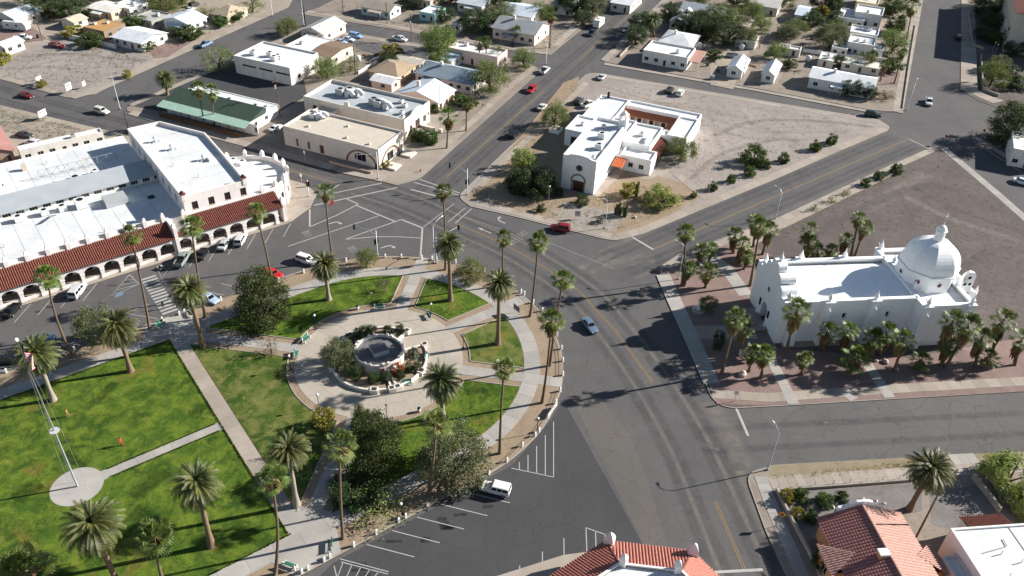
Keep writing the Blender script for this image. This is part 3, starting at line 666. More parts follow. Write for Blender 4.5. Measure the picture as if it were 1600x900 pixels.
CH = [  # round the domed church: (where, base, crown, size, skirt)
    ('at the street corner, thin trunk beside the corner lamp', (1066, 446), (1072, 362), 1.5, 1), ('below the corner lamp, shorter', (1069, 447), (1076, 419), 1.4, 1.2),
    ('left of a touching pair above the corner walk', (1094, 415), (1096, 391), 1.4, 1), ('right of a touching pair above the corner walk', (1107, 412), (1111, 388), 1.4, 1),
    ('in the middle of the corner gravel, broad crown', (1102, 450), (1106, 424), 1.7, 1), ('leftmost of the dense clump at the road', (1146, 396), (1149, 366), 1.5, 1.6),
    ('second of the dense clump at the road', (1155, 411), (1161, 380), 1.6, 1.8), ('small one low in the dense clump at the road', (1162, 421), (1169, 401), 1.2, 1.2),
    ('tallest, thin trunk before the white facade corner', (1172, 447), (1188, 352), 1.6, 1.2), ('upper right of the dense clump at the road', (1191, 398), (1203, 358), 1.6, 1.6), ('rearmost of the dense clump at the road', (1177, 386), (1181, 346), 1.5, 1.4),
    ('upper left of the group behind the nave', (1262, 402), (1266, 357), 1.6, 1.4), ('left middle of the group behind the nave', (1260, 405), (1264, 377), 1.6, 1.6), ('low centre of the group behind the nave', (1277, 411), (1277, 391), 1.5, 1.3), ('right low one of the group behind the nave', (1299, 410), (1299, 390), 1.3, 1.3),
    ('left of the three behind the nave near the dome', (1320, 402), (1322, 374), 1.4, 1.6), ('tallest of the three behind the nave near the dome', (1329, 402), (1342, 340), 1.4, 1.0), ('right of the three behind the nave near the dome', (1335, 402), (1351, 355), 1.5, 1.2),
    ('big round crown before the left end of the side wall', (1227, 552), (1246, 484), 2.1, 1.4), ('second along the side wall', (1287, 551), (1294, 517), 1.5, 1.6), ('third along the side wall', (1315, 551), (1326, 516), 1.6, 1.6),
    ('small yellowish one on the pink gravel', (1252, 586), (1257, 560), 1.3, 1.2), ('wide low one on the pink gravel', (1329, 582), (1338, 560), 2.2, .6), ('dark one in the middle clump at the wall', (1364, 560), (1366, 528), 1.7, 1.6),
    ('upper one in the middle clump at the wall', (1375, 556), (1387, 518), 1.7, 1.6), ('front one of the middle clump with visible trunk', (1397, 581), (1412, 529), 1.7, 1.4), ('low stemless one between the clumps', (1435, 578), (1439, 563), 1.7, .5),
    ('left of the leaning clump at the transept', (1470, 573), (1489, 501), 1.8, 1.8), ('right of the leaning clump at the transept', (1477, 575), (1515, 507), 1.8, 1.6), ('lower one of the leaning clump at the transept', (1471, 572), (1483, 539), 1.6, 1.4),
    ('left of the last group at the driveway', (1523, 572), (1535, 526), 1.7, 1.6), ('tallest of the last group at the driveway', (1545, 563), (1569, 499), 1.8, 1.8), ('low one of the last group at the driveway', (1533, 574), (1543, 558), 1.7, .7),
    ('cut by the right picture edge', (1585, 571), (1598, 528), 1.7, 1.6),
    ('at the front walk, bright tall crown', (1127, 585), (1150, 496), 1.8, 1.2), ('behind the tall one at the front walk', (1155, 556), (1163, 513), 1.4, 1.4), ('small one beside the slanted name board', (1170, 581), (1176, 550), 1.4, 1.2), ('right of the slanted name board', (1189, 591), (1195, 552), 1.6, 1.2)]
for i, (lab, b0, t0, R, sk) in enumerate(CH): fan_palm('palm at the domed church, '+lab, b0, t0, R=R*.78, i=i, group='fan palms round the domed church', skirt=sk, r0=.26)
# ---- broadleaf trees and shrubs
def crown(seed, rx, ry, rz, ncl, nleaf, size, clr, flat=.35, long=1.0, shell=.55):
    r = random.Random(seed); b = MB()
    cs = []
    for i in range(ncl):
        while True:
            p = Vector((r.uniform(-1, 1), r.uniform(-1, 1), r.uniform(-flat*2, 1)))
            if shell < p.length < 1: break
        cs.append((Vector((p.x*rx, p.y*ry, p.z*rz)), clr*r.uniform(.65, 1.3)))
    for c, cr in cs:
        for j in range(nleaf):
            d = Vector((r.gauss(0, 1), r.gauss(0, 1), r.gauss(0, 1))).normalized()*cr*r.random()**.45; d.z *= .72
            p = c+d; a = Vector((r.gauss(0, 1), r.gauss(0, 1), r.gauss(0, .7))).normalized(); q = a.cross(Vector((r.gauss(0, 1), r.gauss(0, 1), r.gauss(0, 1)))).normalized()
            s1 = size*r.uniform(.6, 1.3); a *= s1*long; q *= s1*.55
            b.add([p-a, p-q*.9, p+a, p+q], [(0, 1, 2, 3)])
    return b, [c for c, _ in cs]
KIND = {  # nominal crown radius 3 m
    'pine': ('leaf_pine', dict(rx=3, ry=3, rz=3.6, ncl=150, nleaf=130, size=.085, clr=.8, flat=.42, long=1.3, shell=.35)),
    'olive': ('leaf_olive', dict(rx=3, ry=3, rz=2.4, ncl=100, nleaf=140, size=.085, clr=.78, flat=.3)),
    'mesquite': ('leaf_mesquite', dict(rx=3, ry=3, rz=2.0, ncl=64, nleaf=120, size=.09, clr=.85, flat=.25, shell=.3)),
    'thin': ('leaf_mesquite', dict(rx=3, ry=3, rz=2.2, ncl=40, nleaf=60, size=.11, clr=.9, flat=.25, shell=.3)),
    'dark': ('leaf_dark', dict(rx=3, ry=3, rz=2.5, ncl=90, nleaf=130, size=.1, clr=.75, flat=.45)),
    'paloverde': ('leaf_paloverde', dict(rx=3, ry=3, rz=2.1, ncl=50, nleaf=75, size=.13, clr=.85, flat=.3, long=1.7)),
    'shrub': ('leaf_shrub', dict(rx=3, ry=3, rz=2.6, ncl=60, nleaf=80, size=.2, clr=.85, flat=.45)),
    'yellow': ('leaf_yellow', dict(rx=3, ry=3, rz=2.4, ncl=40, nleaf=50, size=.26, clr=.85, flat=.4)),
    'sage': ('leaf_sage', dict(rx=3, ry=3, rz=2.4, ncl=36, nleaf=45, size=.28, clr=.9, flat=.4)),
    'red': ('leaf_red', dict(rx=3, ry=3, rz=2.4, ncl=36, nleaf=45, size=.28, clr=.9, flat=.4)),
    'bare': ('leaf_bare', dict(rx=3, ry=3, rz=2.4, ncl=24, nleaf=18, size=.14, clr=1.0, flat=.3, shell=.2, long=2.5))}
_CR = {}
def crown_of(kind, v):
    if (kind, v) not in _CR:
        m, kw = KIND[kind]; b, cs = crown(hash(kind) % 97+v*7 if False else sum(map(ord, kind))+v*13, **kw); _CR[(kind, v)] = (b.data('crown_'+kind, _M[m]), cs)
    return _CR[(kind, v)]
_tn = [0]
def tree(kind, label, base, width, height, name='tree', cat='tree', trunk=None, group=None, i=None, bark='bark', xy=None):
    # width of the crown and whole height in metres
    _tn[0] += 1; v = (i if i is not None else _tn[0]) % 2
    x, y = xy or P(*base); me, cs = crown_of(kind, v); s_ = width/6.0*.93; hz = KIND[kind][1]['rz']
    tr = trunk if trunk is not None else height*.3
    ch = (height-tr)/(hz*(1+KIND[kind][1]['flat']))/1.0
    zc = height-hz*ch
    t = thing(name, label, cat, (x, y, .08), (_tn[0]*2.1) % 6.28, group)
    ob('crown', me, t, (0, 0, zc), 0, (s_, s_, ch))
    r = random.Random(_tn[0]); b = MB(); r0 = max(.05, width*.035)
    fork = max(.25, tr*.8)
    b.tube([(0, 0, -.2), (r.uniform(-.1, .1)*r0*4, r.uniform(-.1, .1)*r0*4, fork*.5), (0, 0, fork)], [r0*1.25, r0, r0*.85], 7)
    for c in cs[:: max(1, len(cs)//9)]:
        e = Vector((c.x*s_, c.y*s_, zc+c.z*ch)); b.tube([(0, 0, fork*.9), Vector((e.x*.45, e.y*.45, fork+(e.z-fork)*.6)), e], [r0*.55, r0*.32, r0*.1], 5, cap=False)
    b.build('trunk', _M[bark], t); return t
def shrub(kind, label, base, width, height, group='shrubs', **k): return tree(kind, label, base, width, height, name='shrub', cat='shrub', trunk=height*.12, group=group, **k)
tree('pine', 'large dark pine on the lawn beside the arcade parking', (414, 507), 11.0, 12.5, trunk=1.6)
tree('olive', 'olive-green tree behind the yellowing date palm at the kerb', (160, 537), 8.0, 8.0)
tree('mesquite', 'small round tree at the top of the park kerb by the traffic signal', (573, 418), 5.0, 4.6, trunk=1.4)
tree('mesquite', 'spreading low tree at the upper right kerb of the park', (737, 436), 7.0, 4.4, trunk=1.0)
tree('olive', 'olive tree growing in the bandstand planter', (532, 582), 6.6, 5.6, xy=S(-6.6, 2.4))
tree('pine', 'upright narrow conifer below the bandstand', (566, 672), 3.6, 8.5, trunk=.6, xy=P(568, 690))
tree('pine', 'broad dark conifer below the bandstand', (588, 728), 9.6, 10.5, trunk=.8)
tree('olive', 'big grey-green olive tree beside the lower kerb', (711, 741), 12, 9.0, trunk=1.2)
tree('thin', 'sprawling thin yellow-green tree over the lower walk', (590, 795), 10.5, 3.4, trunk=.4)
tree('dark', 'low dark shrub mass under the sprawling tree', (556, 770), 9, 3.0, trunk=.2)
tree('yellow', 'yellowing small tree at the lower left of the round plaza', (507, 667), 4.2, 3.6)
tree('bare', 'leafless sapling on the left path to the bandstand', (425, 553), 3.0, 4.0)
tree('bare', 'leafless sapling on the upper lawn behind the bench', (601, 456), 2.4, 3.2)
tree('dark', 'large dark tree left of the white church front', (836, 303), 11, 7.0, trunk=.6)
tree('dark', 'second dark tree merging with the large one left of the church', (815, 296), 9, 5.5, trunk=.5)
tree('paloverde', 'pale tree behind the dark one left of the white church', (815, 265), 7, 5.5)
tree('mesquite', 'large tree with dark stem at the white church side court', (1063, 250), 8.5, 6.5, trunk=1.8)
tree('mesquite', 'spreading tree with planter box beside the white church rear', (866, 198), 9.0, 7.0, trunk=2.0)
tree('paloverde', 'wide palo verde on the gravel before the white church', (1032, 318), 9, 4.5, trunk=.6)
tree('yellow', 'sparse yellow-green tree beside the tall cactus', (982, 307), 5.0, 3.8)
tree('shrub', 'round leafy tree on the open gravel lot', (1175, 256), 7.5, 5.0, trunk=.5)
for lab, bx_, w_ in [('beside the lamp post at the lot path', (1113, 297), 2.6), ('smallest, at the end of the lot path', (1083, 309), 1.9), ('second up the diagonal road', (1143, 285), 2.6), ('third up the diagonal road below the leafy tree', (1171, 275), 3.2), ('fourth up the diagonal road', (1197, 263), 2.4), ('fifth up the diagonal road', (1223, 254), 3.2), ('sixth up the diagonal road', (1273, 235), 3.4), ('last near the lot tip', (1298, 225), 3.4)]:
    shrub('shrub', 'round shrub on the church lot verge, '+lab, bx_, w_, w_*.85, 'shrubs on the upper verge of the diagonal road')
for lab, bx_, w_, kd in [('largest, nearest the far tip', (1400, 271), 3.4, 'shrub'), ('second from the far tip', (1372, 280), 2.8, 'shrub'), ('third from the far tip', (1351, 291), 2.7, 'shrub'), ('fourth from the far tip, sparse', (1322, 305), 2.3, 'thin'), ('fifth from the far tip, sparse', (1299, 317), 2.2, 'thin'), ('lowest and thinnest', (1271, 329), 2.3, 'thin')]:
    shrub(kd, 'shrub on the lower verge of the diagonal road, '+lab, bx_, w_, w_*.8, 'shrubs on the lower verge of the diagonal road')
tree('pine', 'huge dark pine at the right picture edge', (1580, 222), 15, 12, trunk=1.5)
tree('olive', 'small gnarled tree beside the white statue', (1105, 484), 4.0, 3.0, trunk=.9)
tree('dark', 'dark narrow evergreen before the church facade', (1120, 545), 2.6, 4.2, trunk=.9)
tree('paloverde', 'feathery green tree at the right edge behind the sidewalk', (1572, 758), 9.0, 5.5, trunk=1.0)
tree('paloverde', 'feathery green tree lower at the right edge', (1600, 800), 7.0, 4.5, trunk=.8)
for kd, lab, bx_, w_ in [('yellow', 'brownish shrub at the yard corner', (1229, 782), 2.6), ('shrub', 'green shrub second from the yard corner', (1251, 782), 2.8), ('shrub', 'green shrub right of the yard path', (1286, 788), 2.8), ('shrub', 'small green shrub before the white stones', (1313, 782), 2.2), ('yellow', 'yellow shrub beside the low yard wall', (1244, 807), 2.2), ('shrub', 'shrub against the pink house corner', (1265, 812), 2.4), ('dark', 'dark bush below the house window', (1285, 888), 4.0)]:
    shrub(kd, lab, bx_, w_, w_*.8, 'shrubs in the pink house yard')
# far and middle trees: kind, label, base, width, height
for kd, lab, bx_, w_, h_ in [
    ('dark', 'large grey-green tree left of the carport house', (78, 28), 15, 8), ('dark', 'second tree touching the carport house', (112, 28), 13, 8), ('yellow', 'yellowish bush beside the tan roofed shop', (116, 57), 8, 4), ('shrub', 'round green bush at the low white wall', (142, 73), 9, 4.5), ('shrub', 'green bush between the two white houses left', (212, 43), 8, 5), ('shrub', 'green bush before the white gabled house', (300, 61), 9, 4.5),
    ('thin', 'thin tree on the sidewalk before the white shed building', (343, 110), 11, 8), ('mesquite', 'olive tree behind the brown roof house', (262, 18), 14, 7), ('thin', 'brownish tree left of the brown roof house', (325, 33), 9, 6), ('shrub', 'green bush in the brown roof house yard', (366, 33), 7, 4), ('shrub', 'small bush at the upper street kerb', (346, 42), 6, 4), ('thin', 'thin tree at the picture top left', (395, 20), 9, 7),
    ('mesquite', 'green tree at the bend beside the grey gable house', (450, 55), 9, 6.5), ('mesquite', 'yellow-green tree right of the white hall', (512, 122), 9, 7), ('yellow', 'yellow-green bush in the fenced yard', (612, 90), 8, 5), ('mesquite', 'large green tree behind the pink flat roofed house', (685, 90), 14, 12), ('mesquite', 'large green tree at the blue roofed house porch', (765, 142), 13, 10), ('thin', 'thin tree at the pink house corner', (776, 100), 6, 7),
    ('dark', 'dark tree by the grey shed at the top', (745, 52), 13, 9), ('olive', 'olive tree beside the dark one at the top', (772, 46), 11, 9), ('dark', 'bush beside the turquoise house', (697, 33), 8, 5), ('shrub', 'tree at the top behind the white roofs', (790, 14), 12, 8), ('mesquite', 'tree at the street corner with the parked cars', (818, 105), 9, 6.5), ('mesquite', 'light tree in the cream house yard', (845, 30), 9, 7), ('dark', 'dark tree at the top left of the long street', (902, 22), 14, 10), ('olive', 'tree beside the white trailer', (925, 25), 11, 9),
    ('dark', 'shaded bush at the street right side', (992, 70), 9, 7), ('dark', 'dark round tree left of the big date palm', (1000, 48), 10, 7), ('dark', 'tall dark tree right of the big date palm', (1045, 36), 8, 8), ('mesquite', 'big light tree in the middle house yard', (1125, 48), 16, 11), ('dark', 'big dark tree in the middle house yard', (1135, 70), 14, 9), ('olive', 'tree left in the middle house yard', (1098, 48), 12, 8), ('shrub', 'low shrub behind the red porch roof', (1114, 94), 6, 4), ('mesquite', 'tree by the small white garage', (1165, 72), 8, 7), ('mesquite', 'green tree at the alley top', (1188, 48), 9, 6),
    ('dark', 'dark tree at the top of the right house row', (1285, 18), 13, 8), ('mesquite', 'feathery tree in the second right yard', (1240, 55), 10, 6), ('olive', 'bare brownish tree in the second right yard', (1295, 75), 13, 9), ('yellow', 'yellow-green bush in the right yards', (1282, 28), 7, 5), ('dark', 'dark bush against the top white house', (1305, 36), 7, 5), ('mesquite', 'green tree before the third white house', (1392, 84), 12, 9), ('shrub', 'small trees before the second white house', (1395, 52), 8, 6), ('thin', 'pale dry tree beside the corner white house', (1347, 108), 9, 6), ('dark', 'oleander hedge at the corner white house', (1325, 148), 7, 5), ('dark', 'second oleander at the corner white house', (1345, 150), 7, 5), ('dark', 'third oleander at the corner white house', (1358, 155), 5, 4.5), ('thin', 'brown shrub at the pink patio', (1383, 156), 5, 3),
    ('shrub', 'green tree top at the far right house row', (1390, 22), 9, 6), ('dark', 'dark bush in the shaded school garden', (1537, 60), 9, 5), ('dark', 'second bush in the shaded school garden', (1545, 42), 10, 6),
    ('mesquite', 'tree left of the white metal-roofed house', (40, 8), 12, 8), ('olive', 'tree behind the cream carport house', (155, 3), 11, 8), ('dark', 'tree at the top behind the workshop', (235, 2), 13, 8), ('mesquite', 'tree at the top right of the white gabled house', (285, 8), 12, 8), ('dark', 'bush right of the low white cross-roofed house', (275, 58), 6, 3.5), ('shrub', 'bush before the low white cross-roofed house', (232, 78), 6, 3),
    ('mesquite', 'green tree behind the turquoise house', (668, 8), 11, 8), ('dark', 'tree between the two top houses', (640, 14), 9, 6), ('shrub', 'tree at the top beside the grey roofed house', (705, 2), 12, 9), ('mesquite', 'tree left of the pink flat-roofed house', (690, 76), 7, 5), ('dark', 'shrubs between the brown hip house and tin sheds', (612, 104), 7, 4), ('mesquite', 'tree behind the blue-grey hip roof', (690, 106), 8, 6), ('shrub', 'shrub at the pink gabled house corner', (718, 165), 6, 3.5), ('shrub', 'shrub on the verge before the pink gabled house', (735, 168), 5, 3), ('olive', 'tree at the cream gabled house back', (790, 32), 9, 7),
    ('mesquite', 'tree behind the white house at the top', (880, 20), 10, 7), ('dark', 'tree on the long street left verge', (912, 40), 8, 6), ('mesquite', 'tree behind the long grey-roofed house left', (1090, 8), 12, 8), ('dark', 'tree behind the long grey-roofed house right', (1150, 12), 12, 8), ('mesquite', 'tree right of the long grey-roofed house', (1176, 30), 9, 7), ('dark', 'dense tree between long house and hip house', (1075, 50), 12, 8), ('dark', 'dense tree right of the hip-roofed house', (1100, 62), 11, 7), ('mesquite', 'tree in the yard behind the white garages', (1210, 92), 8, 6), ('shrub', 'small shrub beside the right garage', (1233, 108), 5, 3.5), ('olive', 'tree behind the low cream shed', (1228, 62), 9, 6), ('dark', 'tree right of the white gabled cottage', (1268, 42), 9, 6), ('mesquite', 'tree at the top of the alley', (1222, 12), 11, 8), ('dark', 'shrub between the carports', (1310, 104), 6, 4), ('shrub', 'shrub before the right cream carport', (1395, 112), 7, 5), ('mesquite', 'tree left of the second pueblo house', (1305, 56), 9, 7), ('dark', 'tree left of the farthest pueblo house', (1300, 22), 9, 7), ('mesquite', 'street tree at the top of the right street', (1400, 10), 9, 7),
    ('dark', 'school garden bush near the top', (1535, 25), 10, 6), ('mesquite', 'school garden tree near the top', (1560, 22), 9, 7), ('shrub', 'school garden shrub at the steps', (1556, 68), 8, 4), ('dark', 'school garden shrub by the lower wall', (1572, 118), 8, 4), ('shrub', 'school corner shrub row', (1590, 138), 9, 4), ('thin', 'thin tree on the hall side of the chain fence', (548, 112), 8, 5), ('mesquite', 'tree by the school walk lamps', (1546, 135), 10, 9), ('mesquite', 'light tree top at the school corner', (1528, 10), 9, 6), ('dark', 'bush behind the school walk', (1583, 85), 9, 5), ('olive', 'tree at the right picture top', (1558, 112), 8, 6)]:
    tree(kd, lab, bx_, w_*1.0, h_*.92, group='trees among the houses')
for kd, lab, bx_, w_ in [('yellow', 'bush at the vacant lot sign', (66, 136), 4), ('yellow', 'bush at the vacant lot edge far left', (10, 97), 5), ('yellow', 'second bush at the vacant lot edge far left', (2, 102), 3.5), ('yellow', 'bush on the verge of the vacant lot corner', (200, 122), 4), ('shrub', 'yucca-like shrub left of the church door', (846, 330), 3), ('dark', 'round yucca clump before the church door', (909, 320), 4.6), ('dark', 'dark shrub left of the church path', (872, 306), 3.5), ('sage', 'low grey shrub by the pebble bed', (938, 348), 2.6), ('shrub', 'left clipped tree before the arched cream building', (651, 219), 5.5), ('shrub', 'right clipped tree before the arched cream building', (672, 224), 6), ('yellow', 'bush in the corner planter of the cream building', (605, 262), 3.2), ('shrub', 'bush beside the arched cream building entrance', (682, 175), 4.5)]:
    shrub(kd, lab, bx_, w_*.8, w_*.6, 'single shrubs')
# bandstand planter shrubs
for j, (kd, s_, t_, w_) in enumerate([('dark', -4.2, 5.6, 1.7), ('dark', -2.6, 6.3, 1.6), ('dark', -.6, 7.0, 2.0), ('dark', .9, 7.1, 2.0), ('dark', 2.2, 6.8, 1.8), ('dark', 4.6, 5.2, 1.7), ('sage', 4.4, 3.9, 1.6), ('dark', 6.7, 4.1, 1.7), ('dark', -6.4, 4.4, 1.8), ('dark', -6.0, -2.2, 2.2), ('dark', -3.8, -5.0, 1.9), ('dark', -2.0, -5.8, 1.7), ('red', .6, -5.6, 2.0), ('dark', .4, -6.8, 1.5), ('dark', 2.6, -5.9, 1.5), ('dark', 4.0, -6.6, 1.6), ('sage', 5.4, -3.2, 1.9)]):
    ang = round(math.degrees(math.atan2(t_, s_)))
    nm = {'dark': 'clipped dark shrub', 'sage': 'grey-green shrub', 'red': 'red leaved shrub'}[kd]
    o = tree(kd, nm+' in the bandstand planter, '+('far side, ' if t_ > 3 else 'near side, ' if t_ < -3 else 'at the end, ')+['first', 'second', 'third', 'fourth', 'fifth', 'sixth', 'seventh', 'eighth', 'ninth', 'tenth', 'eleventh', 'twelfth', 'thirteenth', 'fourteenth', 'fifteenth', 'sixteenth', 'seventeenth'][j]+' round the ring', None, w_*1.3, w_*1.15, name='shrub', cat='shrub', trunk=.1, group='bandstand planter shrubs', xy=S(s_, t_))
    o.location.z = .45
# columnar cacti before the white church
def cactus(label, base, cols, h):
    x, y = P(*base); t = thing('cactus', label, 'cactus', (x, y, .1), 0, 'cacti on the church gravel')
    for i in range(cols):
        a = i*2.4; r = .28*math.sqrt(i); hh = h*(1-.06*i)*(.85+.15*math.sin(i*5)); b = MB(); pr = []
        n = 14; vs = []; zs = [0, hh*.5, hh*.9, hh]; rs = [.17, .19, .16, .02]
        for z, q in zip(zs, rs):
            for k in range(n): g = 6.283*k/n; rr = q*(1 if k % 2 else .8); vs.append((r*math.cos(a)*(1+z*.05)+rr*math.cos(g), r*math.sin(a)*(1+z*.05)+rr*math.sin(g), z))
        fs = [(j*n+k, j*n+(k+1) % n, (j+1)*n+(k+1) % n, (j+1)*n+k) for j in range(3) for k in range(n)]
        b.add(vs, fs).build('column', mat('cactus', '4a5236', .7, .2, 6), t)
cactus('tall single-clump cactus beside the sparse yellow tree', (994, 308), 4, 5.2); cactus('wide organ-pipe cactus cluster on the gravel', (966, 336), 11, 4.2); cactus('dark organ-pipe cactus right of the wide cluster', (977, 339), 5, 3.8)
cactus('two dead cactus trunks by the far street', (478, 41), 2, 9)
# ------------------------------------------------------------------ street furniture
WHT = mat('white_paint', 'd9d7d2', .6, .06, 4); BLK = mat('black_iron', '1c1c1e', .5, 0); GRN = mat('bench_green', '2f6f5c', .6, .12, 6); GALV = mat('galvanised', 'a9abad', .45, .1, 6, metal=.3)
GLOBE = mat('lamp_globe', 'ece9e2', .3, 0); WOODP = barkmat('pole_wood', '5a4636', '8a6d52', 4) or _M['pole_wood']; DARK = mat('signal_black', '17181a', .5, 0); PIPE = mat('rail_pipe', '8a8078', .6, 0)
ST = {}
def post_mesh():
    b = MB(); b.box(0, 0, -.1, .34, .34, .95); b.add([(-.17, -.17, .85), (.17, -.17, .85), (.17, .17, .85), (-.17, .17, .85), (0, 0, 1.02)], [(0, 1, 4), (1, 2, 4), (2, 3, 4), (3, 0, 4)]); return b.data('post', WHT)
PM = post_mesh()
posts = [(472, 896), (482, 891), (507, 878), (516, 872), (553, 854), (588, 835), (623, 816), (634, 810), (668, 792), (701, 774), (734, 757), (764, 741), (792, 722), (816, 698), (836, 682), (842, 675), (856, 654), (868, 631), (875, 612), (879, 587), (879, 565), (877, 546), (870, 525), (861, 507), (847, 487), (833, 474), (819, 461), (814, 458), (800, 447), (779, 434), (757, 425), (735, 417), (712, 411), (682, 407), (675, 406), (659, 405), (627, 403), (602, 403), (572, 405), (541, 409), (508, 417), (475, 427), (435, 440), (407, 449), (378, 459), (346, 470), (317, 480), (289, 490), (281, 493), (254, 502), (224, 511), (188, 524), (151, 537), (117, 548), (64, 566), (11, 583)]
nopath = {1, 3, 18, 26, 33, 34, 47, 48}
where = lambda i: ('lower left corner by the benches' if i < 4 else 'lower straight kerb' if i < 13 else 'right curve of the kerb' if i < 26 else 'upper right curve of the kerb' if i < 34 else 'upper curve of the kerb' if i < 43 else 'left kerb by the arcade parking')
cnt = {}
for i, p in enumerate(posts):
    x, y = P(*p); t_ = math.atan2(y-C0[1], x-C0[0]); w_ = where(i); cnt[w_] = cnt.get(w_, 0)+1
    nn = ['first', 'second', 'third', 'fourth', 'fifth', 'sixth', 'seventh', 'eighth', 'ninth', 'tenth', 'eleventh', 'twelfth', 'thirteenth', 'fourteenth'][cnt[w_]-1]
    t = thing('kerb_post', 'white pointed kerb post, %s counting anticlockwise on the %s' % (nn, w_), 'post', (x, y, .12), AX, 'white posts round the park')
    ob('post_body', PM, t)
    if i+1 < len(posts) and i not in nopath:
        q = P(*posts[i+1]); d = rot2((q[0]-x, q[1]-y), -AX)
        for z in (.38, .68): MB().tube([(0, 0, z), (d[0], d[1], z)], .028, 5).build('rail', PIPE, t)
def globe_lamp(label, base, h=3.4):
    x, y = P(*base); t = thing('globe_lamp', label, 'lamp post', (x, y, .13), 0, 'globe lamp posts')
    MB().lathe([(.2, 0), (.2, .12), (.11, .3), (.055, .5), (.05, h-.45), (.1, h-.4), (.1, h-.3)], n=8).build('post', BLK, t); MB().ball(0, 0, h-.08, .24).build('globe', GLOBE, t, smooth=True)
for lab, p in [('left rim of the round plaza, by the pale sapling path', (494, 515)), ('upper rim of the round plaza next to the white framed bench', (582, 480)), ('upper right rim of the round plaza behind a bench', (674, 497)), ('left rim of the plaza below the two benches', (455, 579)), ('lower left rim of the plaza', (499, 640)), ('lower rim of the plaza', (605, 656)), ('right rim of the plaza at the dry lawn', (724, 545)), ('right curved kerb beside paired posts', (839, 677)), ('lower kerb beside the dark litter bin', (628, 811))]:
    globe_lamp('black globe lamp post, '+lab, p)
def globe2(label, base, h): 
    x, y = P(*base); t = thing('yard_lamp', label, 'lamp post', (x, y, .12), 0, 'pale lamp posts'); MB().tube([(0, 0, 0), (0, 0, h)], .06, 6).build('post', GALV, t); MB().ball(0, 0, h+.15, .22).build('globe', GLOBE, t, smooth=True)
globe2('pale lamp post left of the church path', (857, 317), 4.2); globe2('pale lamp post at the lot path end', (1107, 302), 3.5)
for k, p in enumerate([(1549, 85), (1553, 88), (1547, 142), (1577, 130), (1592, 152)]): globe2('school walk lamp with white globe, %s' % ['farthest', 'second farthest', 'by the tree at the corner', 'middle of the walk', 'nearest the big pine'][k], p, 4)
def bench_mesh():
    d = {}
    b = MB()
    for i in range(4): b.bx(-.85, .85, -.02+i*.125, .085+i*.125, .43, .475)
    d['seat'] = b
    b = MB()
    for i in range(4):
        z = .55+i*.12; y = .5+i*.035; b.add([(-.85, y, z), (.85, y, z), (.85, y+.03, z+.1), (-.85, y+.03, z+.1), (-.85, y+.04, z), (.85, y+.04, z), (.85, y+.07, z+.1), (-.85, y+.07, z+.1)], [(0, 1, 2, 3), (5, 4, 7, 6), (3, 2, 6, 7), (1, 0, 4, 5)])
    d['backrest'] = b
    e = MB(); e.bx(-.06, .06, -.08, .08, 0, .62); e.bx(-.06, .06, .08, .46, .32, .43); e.bx(-.06, .06, .46, .62, 0, 1.05); d['end'] = e
    return {'seat': d['seat'].data('seat', GRN), 'backrest': d['backrest'].data('backrest', GRN), 'end': d['end'].data('end', WHT)}
BM = bench_mesh()
def bench(label, base, face):           # face: direction the sitter looks, degrees
    x, y = P(*base); t = thing('park_bench', label, 'bench', (x, y, .15), R_(face+90), 'green slatted park benches')
    ob('seat', BM['seat'], t); ob('backrest', BM['backrest'], t); ob('end_support', BM['end'], t, (-.9, 0, 0)); ob('end_support', BM['end'], t, (.9, 0, 0))
for lab, p, f in [('green bench above the left path mouth', (481, 533), -18), ('green bench below the left path mouth', (466, 556), 8), ('dark green bench on the upper plaza rim, white ends', (593, 485), -82), ('green bench on the upper right plaza rim', (668, 497), 205), ('green bench at the planter wall end, facing right', (670, 562), 0), ('green bench backing on the near planter wall', (636, 604), -70), ('green bench hidden behind the narrow conifer', (589, 648), 95), ('dark bench behind the far planter shrubs', (545, 526), 130), ('green bench seen end-on beside the lower corner posts', (513, 856), 190), ('green bench below the crooked fan palm', (456, 884), 70), ('green bench beside the zebra crossing posts', (254, 511), -20), ('bench under the date palm at the crossing corner', (296, 494), 220)]:
    bench(lab, p, f)
def bin_(label, p):
    x, y = P(*p); t = thing('litter_bin', label, 'bin', (x, y, .14), 0, 'park litter bins'); MB().lathe([(.26, 0), (.32, .75)], n=12).build('drum', WHT, t, smooth=True); MB().lathe([(.3, .75), (.3, .9), (.18, 1.02), (0, 1.05)], n=12, m=0).build('lid', BLK, t)
for lab, p in [('white litter bin on the upper plaza rim', (559, 484)), ('white litter bin with black lid on the lower right plaza rim', (655, 644)), ('white litter bin under the crossing corner date palm', (320, 502)), ('dark topped litter bin at the lower kerb lamp', (631, 809))]: bin_(lab, p)
